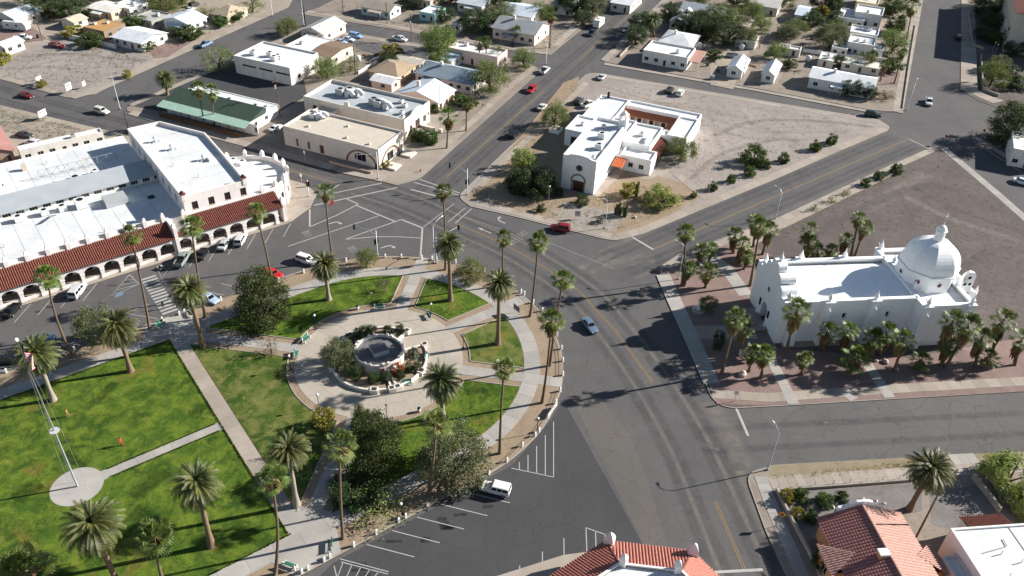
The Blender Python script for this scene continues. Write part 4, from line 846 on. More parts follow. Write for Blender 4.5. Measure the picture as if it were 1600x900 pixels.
# flagpole
x, y = P(121.7, 761); fp = thing('flagpole', 'tall white flagpole with round platform and striped flag', 'flagpole', (x, y, .16))
MB().tube([(0, 0, 0), (0, 0, 14), (0, 0, 28.4)], [.15, .11, .05], 12).build('pole', mat('pole_grey', '8b8d8f', .5, .1, 4), fp, smooth=True); MB().ball(0, 0, 28.7, .3).build('finial', WHT, fp, smooth=True)
MB().lathe([(.12, 11.78), (.7, 11.9), (.7, 11.98), (.12, 11.98)], n=18).build('platform', mat('platform_grey', 'b9babb', .6, .08), fp)
for a in (20, 140, 260): MB().tube([(1.2*math.cos(R_(a)), 1.2*math.sin(R_(a)), 0), (.9*math.cos(R_(a)), .9*math.sin(R_(a)), 11.8), (.1, 0, 27.5)], .02, 4).build('stay', GALV, fp)
b = MB(); NX, NZ = 16, 13
for i in range(NX):
    for j in range(NZ):
        def pt(i, j):
            u, v = i/NX, j/NZ; return (.15+1.25*u*(1-.35*v)+.12*math.sin(9*u+3*v), .45*math.sin(11*u+2*v)*u**.6, 27.9-2.5*v-1.9*u+.25*math.sin(7*u))
        m = 2 if (i < 7 and j < 7) else (j % 2)
        b.add([pt(i, j), pt(i+1, j), pt(i+1, j+1), pt(i, j+1)], [(0, 1, 2, 3)], m)
b.build('flag', [mat('flag_red', 'a02c36', .8, 0), mat('flag_white', 'd8d4d0', .8, 0), mat('flag_blue', '2a3358', .8, 0)], fp)
# street lamps, signals, poles, signs
def street_lamp(label, base, h, arm, ang, name='street_lamp'):
    x, y = P(*base); t = thing(name, label, 'street lamp', (x, y, .1), R_(ang), 'street lamps')
    MB().lathe([(.2, 0), (.2, .3), (.1, .4), (.07, h-.3)], n=8).build('pole', GALV, t, smooth=True)
    MB().tube([(0, 0, h-.4), (arm*.35, 0, h+.25), (arm*.75, 0, h+.5), (arm, 0, h+.5)], .05, 6).build('arm', GALV, t); MB().ball(arm+.25, 0, h+.46, .42, .17, .11).build('lamp_head', WHT, t, smooth=True)
    return t
for lab, p, h, a, g in [('tall cobra-head street lamp at the park corner crossing', (678, 411), 9.4, 3.0, 60), ('street lamp at the far left side street corner', (188, 171), 9.5, 1.8, 150), ('cobra-head lamp over the church side street', (1199, 735), 8.5, 1.6, 110), ('curved arm lamp on the lower verge of the diagonal road', (1211, 343), 7.5, 1.8, 130), ('lamp over the domed church corner walk', (1060, 437), 8.5, 1.8, 150), ('lamp at the long street corner behind the pale pickup', (853, 101), 7.5, 1.5, -20), ('lamp at the white house street corner', (1416, 173), 9, 1.5, 60), ('lamp on the pebble bed before the white church', (945, 358), 7.0, .8, 150), ('lamp pole at the far bend beside the palm', (426, 25), 8, 1.5, 200), ('lamp pole at the far left intersection', (475, 40), 9, 1.5, 160)]: street_lamp(lab, p, h, a, g)
def signal_head(parent, loc, rz=0, n=3):
    b = MB(); b.box(loc[0], loc[1], loc[2]-.55, .34, .3, 1.1, rz); b.box(loc[0], loc[1], loc[2]-.62, .55, .04, 1.24, rz); o = b.build('signal_head', DARK, parent)
    for k, c in enumerate(('8a1f1a', '8a6a1a', '1f6a3a')):
        dx, dy = rot2((0, -.17), rz); MB().ball(loc[0]+dx, loc[1]+dy, loc[2]+.33-.33*k, .11, n=6, k=4).build('lens', mat('lens_'+c, c, .3, 0), o)
def traffic_signal(label, base, arm, ang, h=6.2, lamp=None):
    x, y = P(*base); t = thing('traffic_signal', label, 'traffic signal', (x, y, .1), R_(ang), 'traffic signals')
    MB().lathe([(.22, 0), (.22, .3), (.13, .4), (.1, h+.6)], n=8).build('pole', GALV, t, smooth=True)
    if arm: MB().tube([(0, 0, h-.6), (arm*.3, 0, h+.1), (arm*.7, 0, h+.35), (arm, 0, h+.4)], [.09, .08, .06, .05], 6).build('mast_arm', GALV, t); signal_head(t, (arm, 0, h+.1), R_(90))
    signal_head(t, (.35, 0, 3.4), R_(90)); signal_head(t, (0, -.35, 3.6), 0)
    if lamp: MB().tube([(0, 0, h+.5), (0, 0, h+3), (lamp*.6, 0, h+3.9), (lamp, 0, h+4)], .06, 6).build('lamp_arm', GALV, t); MB().ball(lamp+.2, 0, h+3.95, .4, .16, .1).build('lamp_head', WHT, t)
    return t
traffic_signal('signal on a curved mast arm by the dark tree corner', (730, 305), 5.0, 150, 6.4)
traffic_signal('signal with double lamp arm before the cream arched corner', (591, 280), 5.0, 200, 6.8)
traffic_signal('signal mast beside the small round park tree', (590, 400), 5.2, 160, 5.8)
traffic_signal('signal mast beside the tall corner lamp and date palm', (682, 412), 6.5, 48, 6.0)
traffic_signal('low signal pole at the curved arcade end sidewalk', (483, 308), 0, 0, 4.0)
def pole(label, base, top, cross=True, tr=False, ang=67):
    x, y = P(*base); h = H(base, top); t = thing('utility_pole', label, 'utility pole', (x, y, 0), R_(ang), 'wooden utility poles'); MB().tube([(0, 0, -.3), (0, 0, h)], [.17, .11], 8).build('pole', _M['pole_wood'], t, smooth=True)
    if cross:
        for dz in (.35, 1.3): MB().box(0, .12, h-dz, 2.3, .1, .12).build('crossarm', _M['pole_wood'], t)
    if tr: MB().lathe([(.28, h-3.3), (.28, h-2.3), (.1, h-2.2)], -.45, 0, 0, 10).build('transformer', GALV, t)
    return t, (x, y, h)
UP = [pole(*a) for a in [('wooden pole beside the red yard far left', (67, 64), (55, 17), False), ('short wooden pole behind the arcade parapet', (201, 203), (194, 172), False), ('wooden pole with transformer beside the white shed', (438, 182), (429, 120), True, True), ('wooden pole in the fenced yard behind the shops', (556, 117), (552, 71), True), ('dark wooden pole before the big green tree', (643, 64), (641, 22), True, True), ('wooden pole at the grey roof house top', (605, 38), (603, 3), True), ('wooden pole at the alley beside the white garage', (1186, 76), (1192, 36), True), ('wooden pole in the pink house side yard', (1430, 842), (1467, 766), False), ('wooden pole at the picture top left of centre', (536, 18), (534, -4), True), ('wooden pole at the garages', (1160, 122), (1166, 86), False)]]
def wire(a, b, sag=1.2):
    pts = [(a[0]+(b[0]-a[0])*i/8, a[1]+(b[1]-a[1])*i/8, a[2]-.4+(b[2]-a[2])*i/8-sag*4*(i/8)*(1-i/8)) for i in range(9)]
    o = MB().tube(pts, .02, 4).build('overhead_wire', mat('wire', '3a3a3a', .7, 0)); return o
for j, (a, c) in enumerate([(2, 3), (3, 4), (4, 5)]): tag(wire(UP[a][1], UP[c][1]), 'overhead wire between utility poles, %s span from the white shed' % ['first', 'second', 'third'][j], 'wire', 'overhead wires')
def sign(label, base, w_, h_, z, ang, col='d8d6d0', back='8a8a88', name='sign', posts=2, mark=None):
    x, y = P(*base); t = thing(name, label, 'sign', (x, y, .1), R_(ang), None)
    for k in range(posts): MB().box((k-.5)*w_*.7 if posts == 2 else 0, 0, 0, .07, .07, z+h_*.5).build('post', GALV, t)
    MB().bx(-w_/2, w_/2, -.07, -.04, z, z+h_).build('board', mat('sign_'+col, col, .6, .05), t)
    if mark:
        b = MB()
        for (u0, u1, v0, v1) in mark: b.bx(u0*w_/2, u1*w_/2, -.078, -.0715, z+v0*h_, z+v1*h_)
        b.build('lettering', mat('sign_ink', '5a5a60', .7, 0), t)
    return t
TXT = [(-.8, .8, .66, .8), (-.6, .6, .42, .52), (-.7, .7, .2, .3)]
sign('white notice board on the vacant lot, at the bush', (63, 132), 2.0, 1.5, .9, 75, mark=TXT); sign('white notice board at the vacant lot corner', (110, 146), 2.2, 2.1, 1.0, 75, mark=TXT); sign('small white board right of the vacant lot corner board', (133, 139), 1.2, 1.4, .9, 75, posts=1); sign('white board on the dirt lot across the street', (69, 187), 2.6, 1.8, .9, 70, mark=TXT)
sign('information board at the right park entrance', (807, 492), 1.9, 1.3, 1.0, -50, col='8a7f8c', mark=TXT); sign('slanted white name board before the domed church', (1163, 563), 2.6, 1.4, .5, -40, mark=TXT); sign('white framed board on the pebble bed', (902, 343), 1.4, 1.5, .8, -15, mark=TXT)
sign('white banner panel between two posts on the right kerb', (863, 645), 3.2, .9, .35, 62, mark=TXT)
sign('traffic sign pair at the church street corner', (1147, 628), .7, .9, 1.7, -10, posts=1); sign('white sign on a post at the curved arcade corner', (472, 288), .6, .8, 2.0, -23, posts=1); sign('red and white A-frame board at the street corner', (519, 321), .9, 1.1, .1, 30, col='b8423e', posts=1); sign('small white sign at the crossing median', (505, 321), .6, .7, 1.6, 30, posts=1)
sign('small white sign on a post before the cream building', (477, 252), .6, .7, 2.2, -23, posts=1)
for lab, p in [('red stop sign at the far island beside the big pine', (1533, 217)), ('red stop sign on the near side of the far junction', (1474, 226))]:
    x, y = P(*p); t = thing('stop_sign', lab, 'sign', (x, y, .1), R_(-60)); MB().tube([(0, 0, 0), (0, 0, 2.2)], .04, 6).build('post', GALV, t)
    pl = [(.42*math.cos(R_(22.5+45*k)), .42*math.sin(R_(22.5+45*k))) for k in range(8)]; b = MB(); b.add([(u, -.05, 2.5+v) for u, v in pl]+[(u, -.03, 2.5+v) for u, v in pl], [tuple(range(8))]+[(8+7-k) and tuple(range(15, 7, -1)) for k in (0,)]+[(k, k+8, (k+1) % 8+8, (k+1) % 8) for k in range(8)]); b.build('plate', mat('stop_red', 'a3262a', .5, 0), t)
x, y = P(1216, 822); t = thing('warning_sign', 'orange diamond warning sign on the bottom right sidewalk', 'sign', (x, y, .1), R_(-20)); MB().tube([(0, 0, 0), (0, 0, 2.3)], .04, 6).build('post', GALV, t)
b = MB(); b.add([(-.62, -.05, 2.6), (0, -.05, 1.98), (.62, -.05, 2.6), (0, -.05, 3.22), (-.62, -.03, 2.6), (0, -.03, 1.98), (.62, -.03, 2.6), (0, -.03, 3.22)], [(0, 1, 2, 3), (7, 6, 5, 4), (0, 4, 5, 1), (1, 5, 6, 2), (2, 6, 7, 3), (3, 7, 4, 0)]); b.build('plate', mat('sign_orange', 'd8912c', .5, 0), t)
b = MB(); b.add([(-.08, -.056, 2.3), (.08, -.056, 2.3), (.14, -.056, 2.62), (.22, -.056, 2.62), (.0, -.056, 2.92), (-.2, -.056, 2.62), (-.08, -.056, 2.62)], [(0, 1, 2, 6), (5, 3, 4)]); b.build('arrow_mark', BLK, t)
x, y = P(657, 269); t = thing('hydrant', 'red fire hydrant on the cream building sidewalk', 'hydrant', (x, y, .12)); MB().lathe([(.16, 0), (.16, .1), (.12, .14), (.12, .6), (.16, .64), (.1, .78), (0, .84)], n=10).build('barrel', mat('hydrant_red', 'a8302a', .5, .1), t, smooth=True); MB().box(0, 0, .4, .42, .12, .12).build('outlet', mat('hydrant_red', 'a8302a'), t)
x, y = P(1091, 486); t = thing('statue', 'small white statue on a round stone base by the church', 'statue', (x, y, .12)); MB().lathe([(1.3, 0), (1.3, .22), (1.1, .25), (0, .25)], n=18).build('base_ring', _M['kerb_concrete'], t); MB().lathe([(.45, .25), (.4, .8), (.22, .85), (.3, 1.1), (.22, 1.7), (.12, 2.0), (.17, 2.15), (.13, 2.38), (0, 2.45)], n=10).build('figure', WHT, t, smooth=True); MB().box(-.7, .3, .25, .7, .5, .4, .4).build('pedestal', WHT, t)
x, y = P(1112, 124); t = thing('utility_box', 'grey utility cabinet on the far street verge', 'cabinet', (x, y, .1), R_(-23)); MB().bx(-.6, .6, -.5, .5, 0, 1.3).build('cabinet_body', GALV, t); MB().bx(-.5, .5, -.53, -.501, .1, 1.2).build('cabinet_door', mat('cab_door', '9a9c9e'), t)
# ------------------------------------------------------------------ vehicles
GLASS = mat('car_glass', '14181d', .08, 0, spec=.6); TYRE = mat('tyre', '161616', .9, 0); RIM = mat('rim', '9c9ea0', .35, 0, metal=.6); LAMPF = mat('headlamp', 'd8dadc', .15, 0); LAMPR = mat('taillamp', '7a1512', .3, 0); TRIM = mat('dark_trim', '1b1b1d', .6, 0)
def paint(c): return mat('paint_'+c, c, .28, 0, spec=.55)
WH = MB().lathe([(.2, -.11), (.33, -.1), (.33, .1), (.2, .11)], n=14).data('tyre', TYRE); RM = MB().lathe([(.0, -.112), (.2, -.112), (.2, .112), (0, .112)], n=10).data('rim', RIM)
CT = {  # lower stations (x, half width, z0, z1), cabin base x0 x1 z w, cabin top x0 x1 z w
    'sedan': ([(-2.3, .72, .42, .82), (-2.15, .86, .28, .97), (-1.3, .92, .2, 1.0), (0, .93, .18, .97), (1.1, .92, .2, .95), (2.0, .85, .25, .82), (2.28, .68, .36, .66)], (-1.65, 1.05, .95, .84), (-1.0, .25, 1.46, .62), 1.38),
    'suv': ([(-2.3, .82, .42, 1.0), (-2.2, .9, .3, 1.1), (-1.3, .95, .24, 1.12), (0, .96, .22, 1.08), (1.1, .95, .24, 1.05), (2.05, .88, .3, .95), (2.28, .74, .42, .78)], (-2.2, 1.1, 1.06, .88), (-2.0, .35, 1.76, .7), 1.38),
    'boxy': ([(-2.25, .86, .45, 1.1), (-2.2, .9, .35, 1.12), (-1.2, .92, .3, 1.12), (0, .92, .3, 1.1), (1.1, .92, .3, 1.08), (2.1, .9, .35, 1.02), (2.2, .84, .42, .95)], (-2.22, .85, 1.08, .88), (-2.12, .5, 1.8, .78), 1.35),
    'van': ([(-2.5, .86, .4, 1.1), (-2.4, .94, .28, 1.15), (-1.3, .98, .22, 1.15), (0, .98, .2, 1.1), (1.4, .97, .22, 1.05), (2.15, .88, .28, .9), (2.45, .7, .4, .72)], (-2.45, 1.5, 1.08, .92), (-2.3, .6, 1.82, .76), 1.5),
    'pickup': ([(-2.75, .88, .5, 1.05), (-2.7, .94, .4, 1.1), (-1.4, .97, .3, 1.1), (0, .98, .28, 1.1), (1.4, .97, .3, 1.08), (2.4, .92, .35, 1.0), (2.65, .8, .45, .85)], (-.75, 1.35, 1.08, .9), (-.55, .75, 1.82, .74), 1.7)}
_cb = {}
def car_meshes(kind, col):
    if (kind, col) in _cb: return _cb[(kind, col)]
    low, base, top, wb = CT[kind]; b = MB(); vs = []; n = 8
    for x, w_, z0, z1 in low:
        c = .1; zm = (z0+z1)/2
        vs += [(x, -w_+c, z0), (x, w_-c, z0), (x, w_, zm-.12), (x, w_, zm+.12), (x, w_-c*.8, z1-.03), (x, w_*.45, z1+.015), (x, -w_*.45, z1+.015), (x, -w_+c*.8, z1-.03), (x, -w_, zm+.12), (x, -w_, zm-.12)]
    n = 10
    for i in range(len(low)-1):
        for k in range(n): b.f.append((i*n+k, i*n+(k+1) % n, (i+1)*n+(k+1) % n, (i+1)*n+k)[::-1]); b.m.append(0)
    b.f.append(tuple(range(n))); b.m.append(0); b.f.append(tuple(range((len(low)-1)*n, len(low)*n))[::-1]); b.m.append(0); b.v = vs
    x0, x1, zb, wb0 = base; a0, a1, zt, wt = top
    cv = [(x0, -wb0, zb-.1), (x1, -wb0, zb-.1), (x1, wb0, zb-.1), (x0, wb0, zb-.1), (a0, -wt, zt), (a1, -wt, zt), (a1, wt, zt), (a0, wt, zt)]
    b.add(cv, [(0, 1, 5, 4), (1, 2, 6, 5), (2, 3, 7, 6), (3, 0, 4, 7)])
    rt = [(a0+.12, -wt+.12, zt+.05), (a1-.12, -wt+.12, zt+.05), (a1-.12, wt-.12, zt+.05), (a0+.12, wt-.12, zt+.05)]
    b.add(cv[4:]+rt, [(0, 1, 5, 4), (1, 2, 6, 5), (2, 3, 7, 6), (3, 0, 4, 7), (4, 5, 6, 7)])
    body = b.data('body', paint(col), False)
    def pane(i, j, k, l, ins=.1, out=.012, split=1):
        A, B, C, D = [Vector(cv[q]) for q in (i, j, k, l)]; nn = (B-A).cross(D-A).normalized(); g = MB()
        for s_ in range(split):
            u0, u1 = ins*.6+(1-ins*1.2)*s_/split+(.02 if s_ else 0), ins*.6+(1-ins*1.2)*(s_+1)/split-.02
            f = lambda u, v: A.lerp(B, u).lerp(D.lerp(C, u), v)+nn*out
            g.add([f(u0, .24), f(u1, .24), f(u1, .9), f(u0, .9)], [(0, 1, 2, 3)])
        return g
    sp = 3 if kind in ('van', 'suv', 'boxy') else 2
    gl = {'windscreen': pane(1, 2, 6, 5), 'rear_window': pane(3, 0, 4, 7), 'side_window': pane(0, 1, 5, 4, split=sp), 'side_window2': pane(2, 3, 7, 6, split=sp)}
    gl = {k: v.data(k, GLASS) for k, v in gl.items()}
    fx, rx = low[-1][0], low[0][0]; fz = low[-1][3]; rz_ = low[0][3]
    hl = MB().box(fx-.04, 0, fz-.16, .14, .3, .13).data('headlight', LAMPF); tl = MB().box(rx+.04, 0, rz_-.22, .12, .22, .2).data('taillight', LAMPR)
    bp = MB().bx(-.05, .05, -.75, .75, .38, .5).data('bumper', TRIM)
    _cb[(kind, col)] = (body, gl, hl, tl, wb, low, bp); return _cb[(kind, col)]
def car(label, px, head, kind='sedan', col='b8babc', group=None, detail=True, cat=None, z=0, roofcol=None, name=None):
    x, y = P(*px); body, gl, hl, tl, wb, low, bp = car_meshes(kind, col)
    t = thing(name or {'sedan': 'sedan', 'suv': 'suv', 'boxy': 'suv', 'van': 'minivan', 'pickup': 'pickup_truck'}[kind], label, cat or ('pickup truck' if kind == 'pickup' else 'van' if kind == 'van' else 'car'), (x, y, z), R_(head), group)
    ob('body', body, t)
    for k, m in gl.items(): ob(k.rstrip('2'), m, t)
    w_ = low[3][1]
    for sx in (-1, 1):
        for sy in (-1, 1):
            o = ob('wheel', WH, t, (sx*wb*(.97 if sx > 0 else .98), sy*(w_-.08), .33)); o.rotation_euler = (math.pi/2, 0, 0); ob('rim', RM, o)
    for sy in (-1, 1): ob('headlight', hl, t, (0, sy*low[-1][1]*.72, 0)); ob('taillight', tl, t, (0, sy*low[0][1]*.8, 0))
    ob('bumper', bp, t, (low[-1][0]+.02, 0, 0)); ob('bumper', bp, t, (low[0][0]-.02, 0, .04))
    if kind == 'pickup':
        MB().bx(-2.6, -.85, -.78, .78, 1.09, 1.125).build('bed_liner', TRIM, t); b = MB(); b.bx(-2.7, -.8, -.9, -.8, 1.06, 1.3); b.bx(-2.7, -.8, .8, .9, 1.06, 1.3); b.bx(-2.72, -2.62, -.8, .8, 1.06, 1.3); b.build('bed_side', paint(col), t)
    return t
def hd(a, b): p, q = P(*a), P(*b); return math.degrees(math.atan2(q[1]-p[1], q[0]-p[0]))
SD = 37.7+51.3
PK = 'cars parked at the arcade'; PR = 'cars on the streets'
car('silver-blue car driving on the curved road', (921, 512), hd((911, 500), (929, 523)), 'sedan', '5f7386', PR)
car('boxy white off-roader parked at the lower kerb of the park', (775, 768), hd((797, 773), (752, 762)), 'boxy', 'dcdbd6', None)
o = car('dark red hatchback waiting at the white church kerb', (875, 360), 167, 'suv', '7a1c28', PR)
car('white car with roof rack parked at the upper park kerb', (479, 410), hd((463, 405), (497, 416)), 'suv', 'd9d8d4', PK)
car('bright red car parked behind the dark pine', (427, 431), hd((410, 425), (440, 437)), 'sedan', 'c01f24', PK)
car('pale silver car parked behind the crossing corner date palm', (328, 470), hd((314, 464), (337, 475)), 'sedan', '9fb0c2', PK)
car('silver minivan parked under the left arches', (123, 458), SD, 'van', 'c3c4c4', PK)
car('black sports car with red stripes parked under the left arches', (20, 488), SD, 'sedan', '18181a', PK)
car('silver pickup with dark bed beside the motorcycle', (286, 409), SD, 'pickup', '7d8684', PK); car('black sedan right of the silver pickup', (316, 400), SD, 'sedan', '1a1b1e', PK); car('silver sedan fourth from the arcade end', (351, 385), SD, 'sedan', 'b3b5b4', PK); car('white and black car nearest the arcade end', (377, 378), SD, 'suv', 'c9c9c6', PK)
car('dark car in the shade at the left edge of the park', (12, 566), SD+100, 'sedan', '24282c', PK); car('blue car mostly hidden behind the left date palm', (66, 534), SD+100, 'sedan', '4b6a8a', PK)
car('dark red sedan driving on the far left street', (42, 152), -23, 'sedan', '6a1a24', PR); car('white off-roader at the far left junction', (160, 177), -23, 'suv', 'c9c6bd', PR); car('maroon pickup on the dirt lane', (90, 74), -20, 'pickup', '6f1a22', None); car('blue and white work truck on the left side street', (322, 72), 67, 'pickup', '6f87a0', PR)
car('dark sedan parked on the dirt lot behind the arcade', (39, 214), -15, 'sedan', '3a3c3e', None); car('white car beside the dark one behind the arcade', (52, 227), 160, 'suv', 'c8ccce', None)
car('red crossover driving down the long street', (830, 143), 247, 'suv', 'a2222c', PR); car('silver pickup at the long street corner', (851, 113), 67, 'pickup', 'c5c6c4', PR); car('black car parked in the shade on the long street', (803, 213), 67, 'suv', '1a1c1e', PR)
car('dark car hitched to the white trailer', (924, 55), 247, 'suv', '2a323c', PR); car('pale car in tree shade on the long street', (978, 49), 247, 'sedan', '9aa4ac', PR); car('silver sedan parked at the gravel lot corner', (940, 123), 67, 'sedan', 'bfc1bf', PR)
car('dark car behind the white church', (904, 161), 67, 'suv', '33373b', None); car('white pickup behind the white church', (919, 166), 50, 'pickup', 'd6d5d0', None); car('black off-roader on the gravel lot', (1046, 144), 67, 'suv', '1e2124', None); car('white off-roader on the gravel lot', (1062, 148), 67, 'suv', 'd3d3d0', None); car('white car behind the spreading tree at the long street', (847, 170), 67, 'sedan', 'cfcfcb', PR)
car('dark green off-roader at the lot tip', (1363, 182), -15, 'suv', '1f3036', PR); car('white pickup crossing the right junction', (1450, 162), 250, 'pickup', 'd5d4d0', PR); car('black car in the school shade', (1497, 61), 67, 'suv', '17191b', PR); car('white car cut by the right picture edge', (1596, 287), -35, 'sedan', 'd5d9dc', PR)
for lab, p, k, c in [('left blue-white car behind the grey gable house', (533, 68), 'sedan', '9db4c8'), ('middle white car behind the grey gable house', (545, 64), 'sedan', 'c3ced6'), ('blue van behind the grey gable house', (556, 59), 'van', '7fa6cc')]: car(lab, p, -23, k, c, 'cars behind the grey gable house')
car('white pickup with flatbed at the far cross street', (625, 64), -23, 'pickup', 'c9ccce', PR); car('white car beside the tan building side wall', (432, 203), 62, 'sedan', 'd4d4d0', None); car('white pickup on the red yard', (37, 62), 10, 'pickup', 'd8d7d4', None); car('grey pickup beside the small white garage', (1147, 90), -10, 'pickup', '8d9599', None); car('dark car under the carport', (134, 24), 10, 'sedan', '2c2f33', None); car('dark car at the picture top left', (304, 10), 67, 'suv', '2d3134', None); car('silver car beside it at the picture top left', (297, 17), 60, 'sedan', 'aab2b8', None)
# trailers and motorcycle
def trailer(label, px, head, L, Wd, Hh):
    x, y = P(*px); t = thing('travel_trailer', label, 'trailer', (x, y, 0), R_(head), None); b = MB(); pr = [(-L/2, .55), (-L/2, Hh-.35), (-L/2+.35, Hh), (L/2-.7, Hh), (L/2, Hh-.9), (L/2-.1, .7), (L/2-.5, .55)]; k = len(pr)
    b.add([(u, -Wd/2, v) for u, v in pr]+[(u, Wd/2, v) for u, v in pr], [tuple(range(k))[::-1], tuple(range(k, 2*k))]+[(i, (i+1) % k, (i+1) % k+k, i+k) for i in range(k)]); b.build('body', mat('trailer_white', 'dad9d5', .4, .04), t)
    for sy in (-1, 1):
        for u in (-L*.28, L*.1): MB().box(u, sy*(Wd/2+.01), Hh*.55, .9, .03, .5).build('window', GLASS, t)
        for u in (-.45, .35):
            o = ob('wheel', WH, t, (u, sy*(Wd/2-.12), .33)); o.rotation_euler = (math.pi/2, 0, 0)
    MB().tube([(L/2-.4, 0, .5), (L/2+1.1, 0, .5)], .06, 5).build('drawbar', DARK, t); MB().bx(-.6, .5, -.4, .4, Hh, Hh+.25).build('roof_unit', WHT, t)
trailer('white travel trailer on the red yard far left', (28, 47), -8, 8.5, 2.5, 3.1); trailer('white trailer towed on the long street', (935, 42), 247, 6.2, 2.3, 3.0)
x, y = P(254, 421); t = thing('motorcycle', 'motorcycle parked left of the silver pickup', 'motorcycle', (x, y, 0), R_(150))
TY = MB().lathe([(.22, -.06), (.31, -.06), (.31, .06), (.22, .06)], n=14).data('tyre', TYRE)
for u in (-.7, .75): o = ob('wheel', TY, t, (u, 0, .31)); o.rotation_euler = (math.pi/2, 0, 0)
MB().tube([(-.7, 0, .31), (-.2, 0, .55), (.45, 0, .75), (.75, 0, .31)], .09, 6).build('frame', DARK, t); MB().ball(.2, 0, .82, .35, .18, .17).build('fuel_tank', WHT, t); MB().ball(-.35, 0, .78, .42, .17, .1).build('seat', DARK, t); MB().tube([(.5, -.38, 1.02), (.55, 0, .98), (.5, .38, 1.02)], .025, 5).build('handlebar', RIM, t); MB().box(0, 0, .3, .5, .3, .3).build('engine', RIM, t)
# ------------------------------------------------------------------ people
def person(label, px, face, top, legs, hair='2a1c14', skin='a87a5c', stride=.22, bag=None):
    x, y = P(*px); t = thing('person', label, 'person', (x, y, .16), R_(face))
    V = [(0, 0, .95), (0, 0, 1.15), (0, 0, 1.38), (0, 0, 1.5), (.02, 0, 1.6), (.02, 0, 1.74),
         (0, .1, .9), (stride*.6, .1, .5), (stride, .1, .08), (stride+.16, .1, .04), (0, -.1, .9), (-stride*.2, -.1, .5), (-stride, -.1, .1), (-stride+.15, -.1, .04),
         (0, .2, 1.4), (-.1, .25, 1.14), (.04, .27, .92), (.09, .27, .83), (0, -.2, 1.4), (.03, -.25, 1.13), (.22, -.26, .97), (.3, -.26, .93)]
    E_ = [(0, 1), (1, 2), (2, 3), (3, 4), (4, 5), (0, 6), (6, 7), (7, 8), (8, 9), (0, 10), (10, 11), (11, 12), (12, 13), (2, 14), (14, 15), (15, 16), (16, 17), (2, 18), (18, 19), (19, 20), (20, 21)]
    rd = [.15, .14, .16, .07, .1, .09, .1, .075, .055, .045, .1, .075, .055, .045, .065, .05, .04, .03, .065, .05, .04, .03]
    me = bpy.data.meshes.new('sk'); me.from_pydata(V, E_, []); o = bpy.data.objects.new('sk', me); COL.objects.link(o)
    m = o.modifiers.new('s', 'SKIN')
    for i, r in enumerate(rd): me.skin_vertices[0].data[i].radius = (r, r)
    me.skin_vertices[0].data[0].use_root = True
    o.modifiers.new('u', 'SUBSURF').levels = 2
    dg = bpy.context.evaluated_depsgraph_get(); nm = bpy.data.meshes.new_from_object(o.evaluated_get(dg)); bpy.data.objects.remove(o)
    nm.materials.clear()
    for c in (skin, top, legs, hair): nm.materials.append(mat('cloth_'+c, c, .85, .08, 8))
    for p in nm.polygons:
        c = p.center; p.use_smooth = True
        if c.z > 1.52: p.material_index = 3 if (c.z > 1.72 or c.x < .0) else 0
        elif abs(c.y) > .225 and c.z < 1.2: p.material_index = 0
        elif c.z > .97: p.material_index = 1
        elif c.z > .12: p.material_index = 2
        else: p.material_index = 3
    ob('body', nm, t)
    MB().lathe([(.105, 1.66), (.115, 1.72), (.08, 1.8), (0, 1.83)], n=10).build('hair', mat('cloth_'+hair, hair), t, smooth=True)
    if bag: MB().ball(-.2, 0, 1.2, .1, .15, .2).build('backpack', mat('cloth_'+bag, bag), t)
    return t
person('person in red shirt and red shorts walking on the lawn', (191, 697), -20, 'b5322c', 'b5322c', stride=.28); person('person in pale clothes bending over the lawn behind the flagpole', (107, 652), 200, 'b58a5c', 'a87a5c'); person('person in dark clothes on the zebra crossing', (256, 483), 140, '1c1d20', '1a1a1d', stride=.3)
person('person in a blue shirt by the tan roofed shop door', (174, 55), 200, '8fa6bd', '39404a', stride=.08); person('person in dark clothes beside the black car on the long street', (962, 59), 180, '25282c', '2a2a30', stride=.1)
# ------------------------------------------------------------------ buildings
STUC = mat('stucco_white', 'e8e6e2', .85, .05, .6, .12, 3, streak=.3); ROOFW = mat('roof_white', 'cbcdce', .7, .05, .22, .08, 1.5, col2='dcdddc', streak=.3); STUCP = mat('stucco_pinkish', 'd9cdc4', .85, .07, .6, .1, 3); CREAM = mat('stucco_cream', 'd3cabf', .85, .07, .5, .12, 3, streak=.3); TANROOF = mat('roof_tan', 'c0b6a7', .9, .08, .5, .1, 3); GREYROOF = mat('roof_grey', 'a7adb0', .7, .08, .3, .05, 2)
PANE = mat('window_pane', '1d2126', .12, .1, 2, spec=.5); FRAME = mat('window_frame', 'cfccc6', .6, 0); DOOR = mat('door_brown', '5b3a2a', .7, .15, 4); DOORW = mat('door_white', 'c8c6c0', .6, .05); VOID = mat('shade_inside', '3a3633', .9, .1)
TILE = mat('roof_tile', '76463c', .85, .45, 3.2, obj_var=.06); TILEB = mat('roof_tile_bed', '5e2c22', .9, .15, 2); TILEP = mat('roof_tile_pink', 'ba9285', .85, .25, 3.2); TILEO = mat('roof_tile_orange', 'b06c4c', .85, .3, 3.2); HVAC = mat('hvac_grey', 'a7aaab', .5, .12, 3); HVACW = mat('hvac_white', 'd5d6d5', .5, .06, 3)
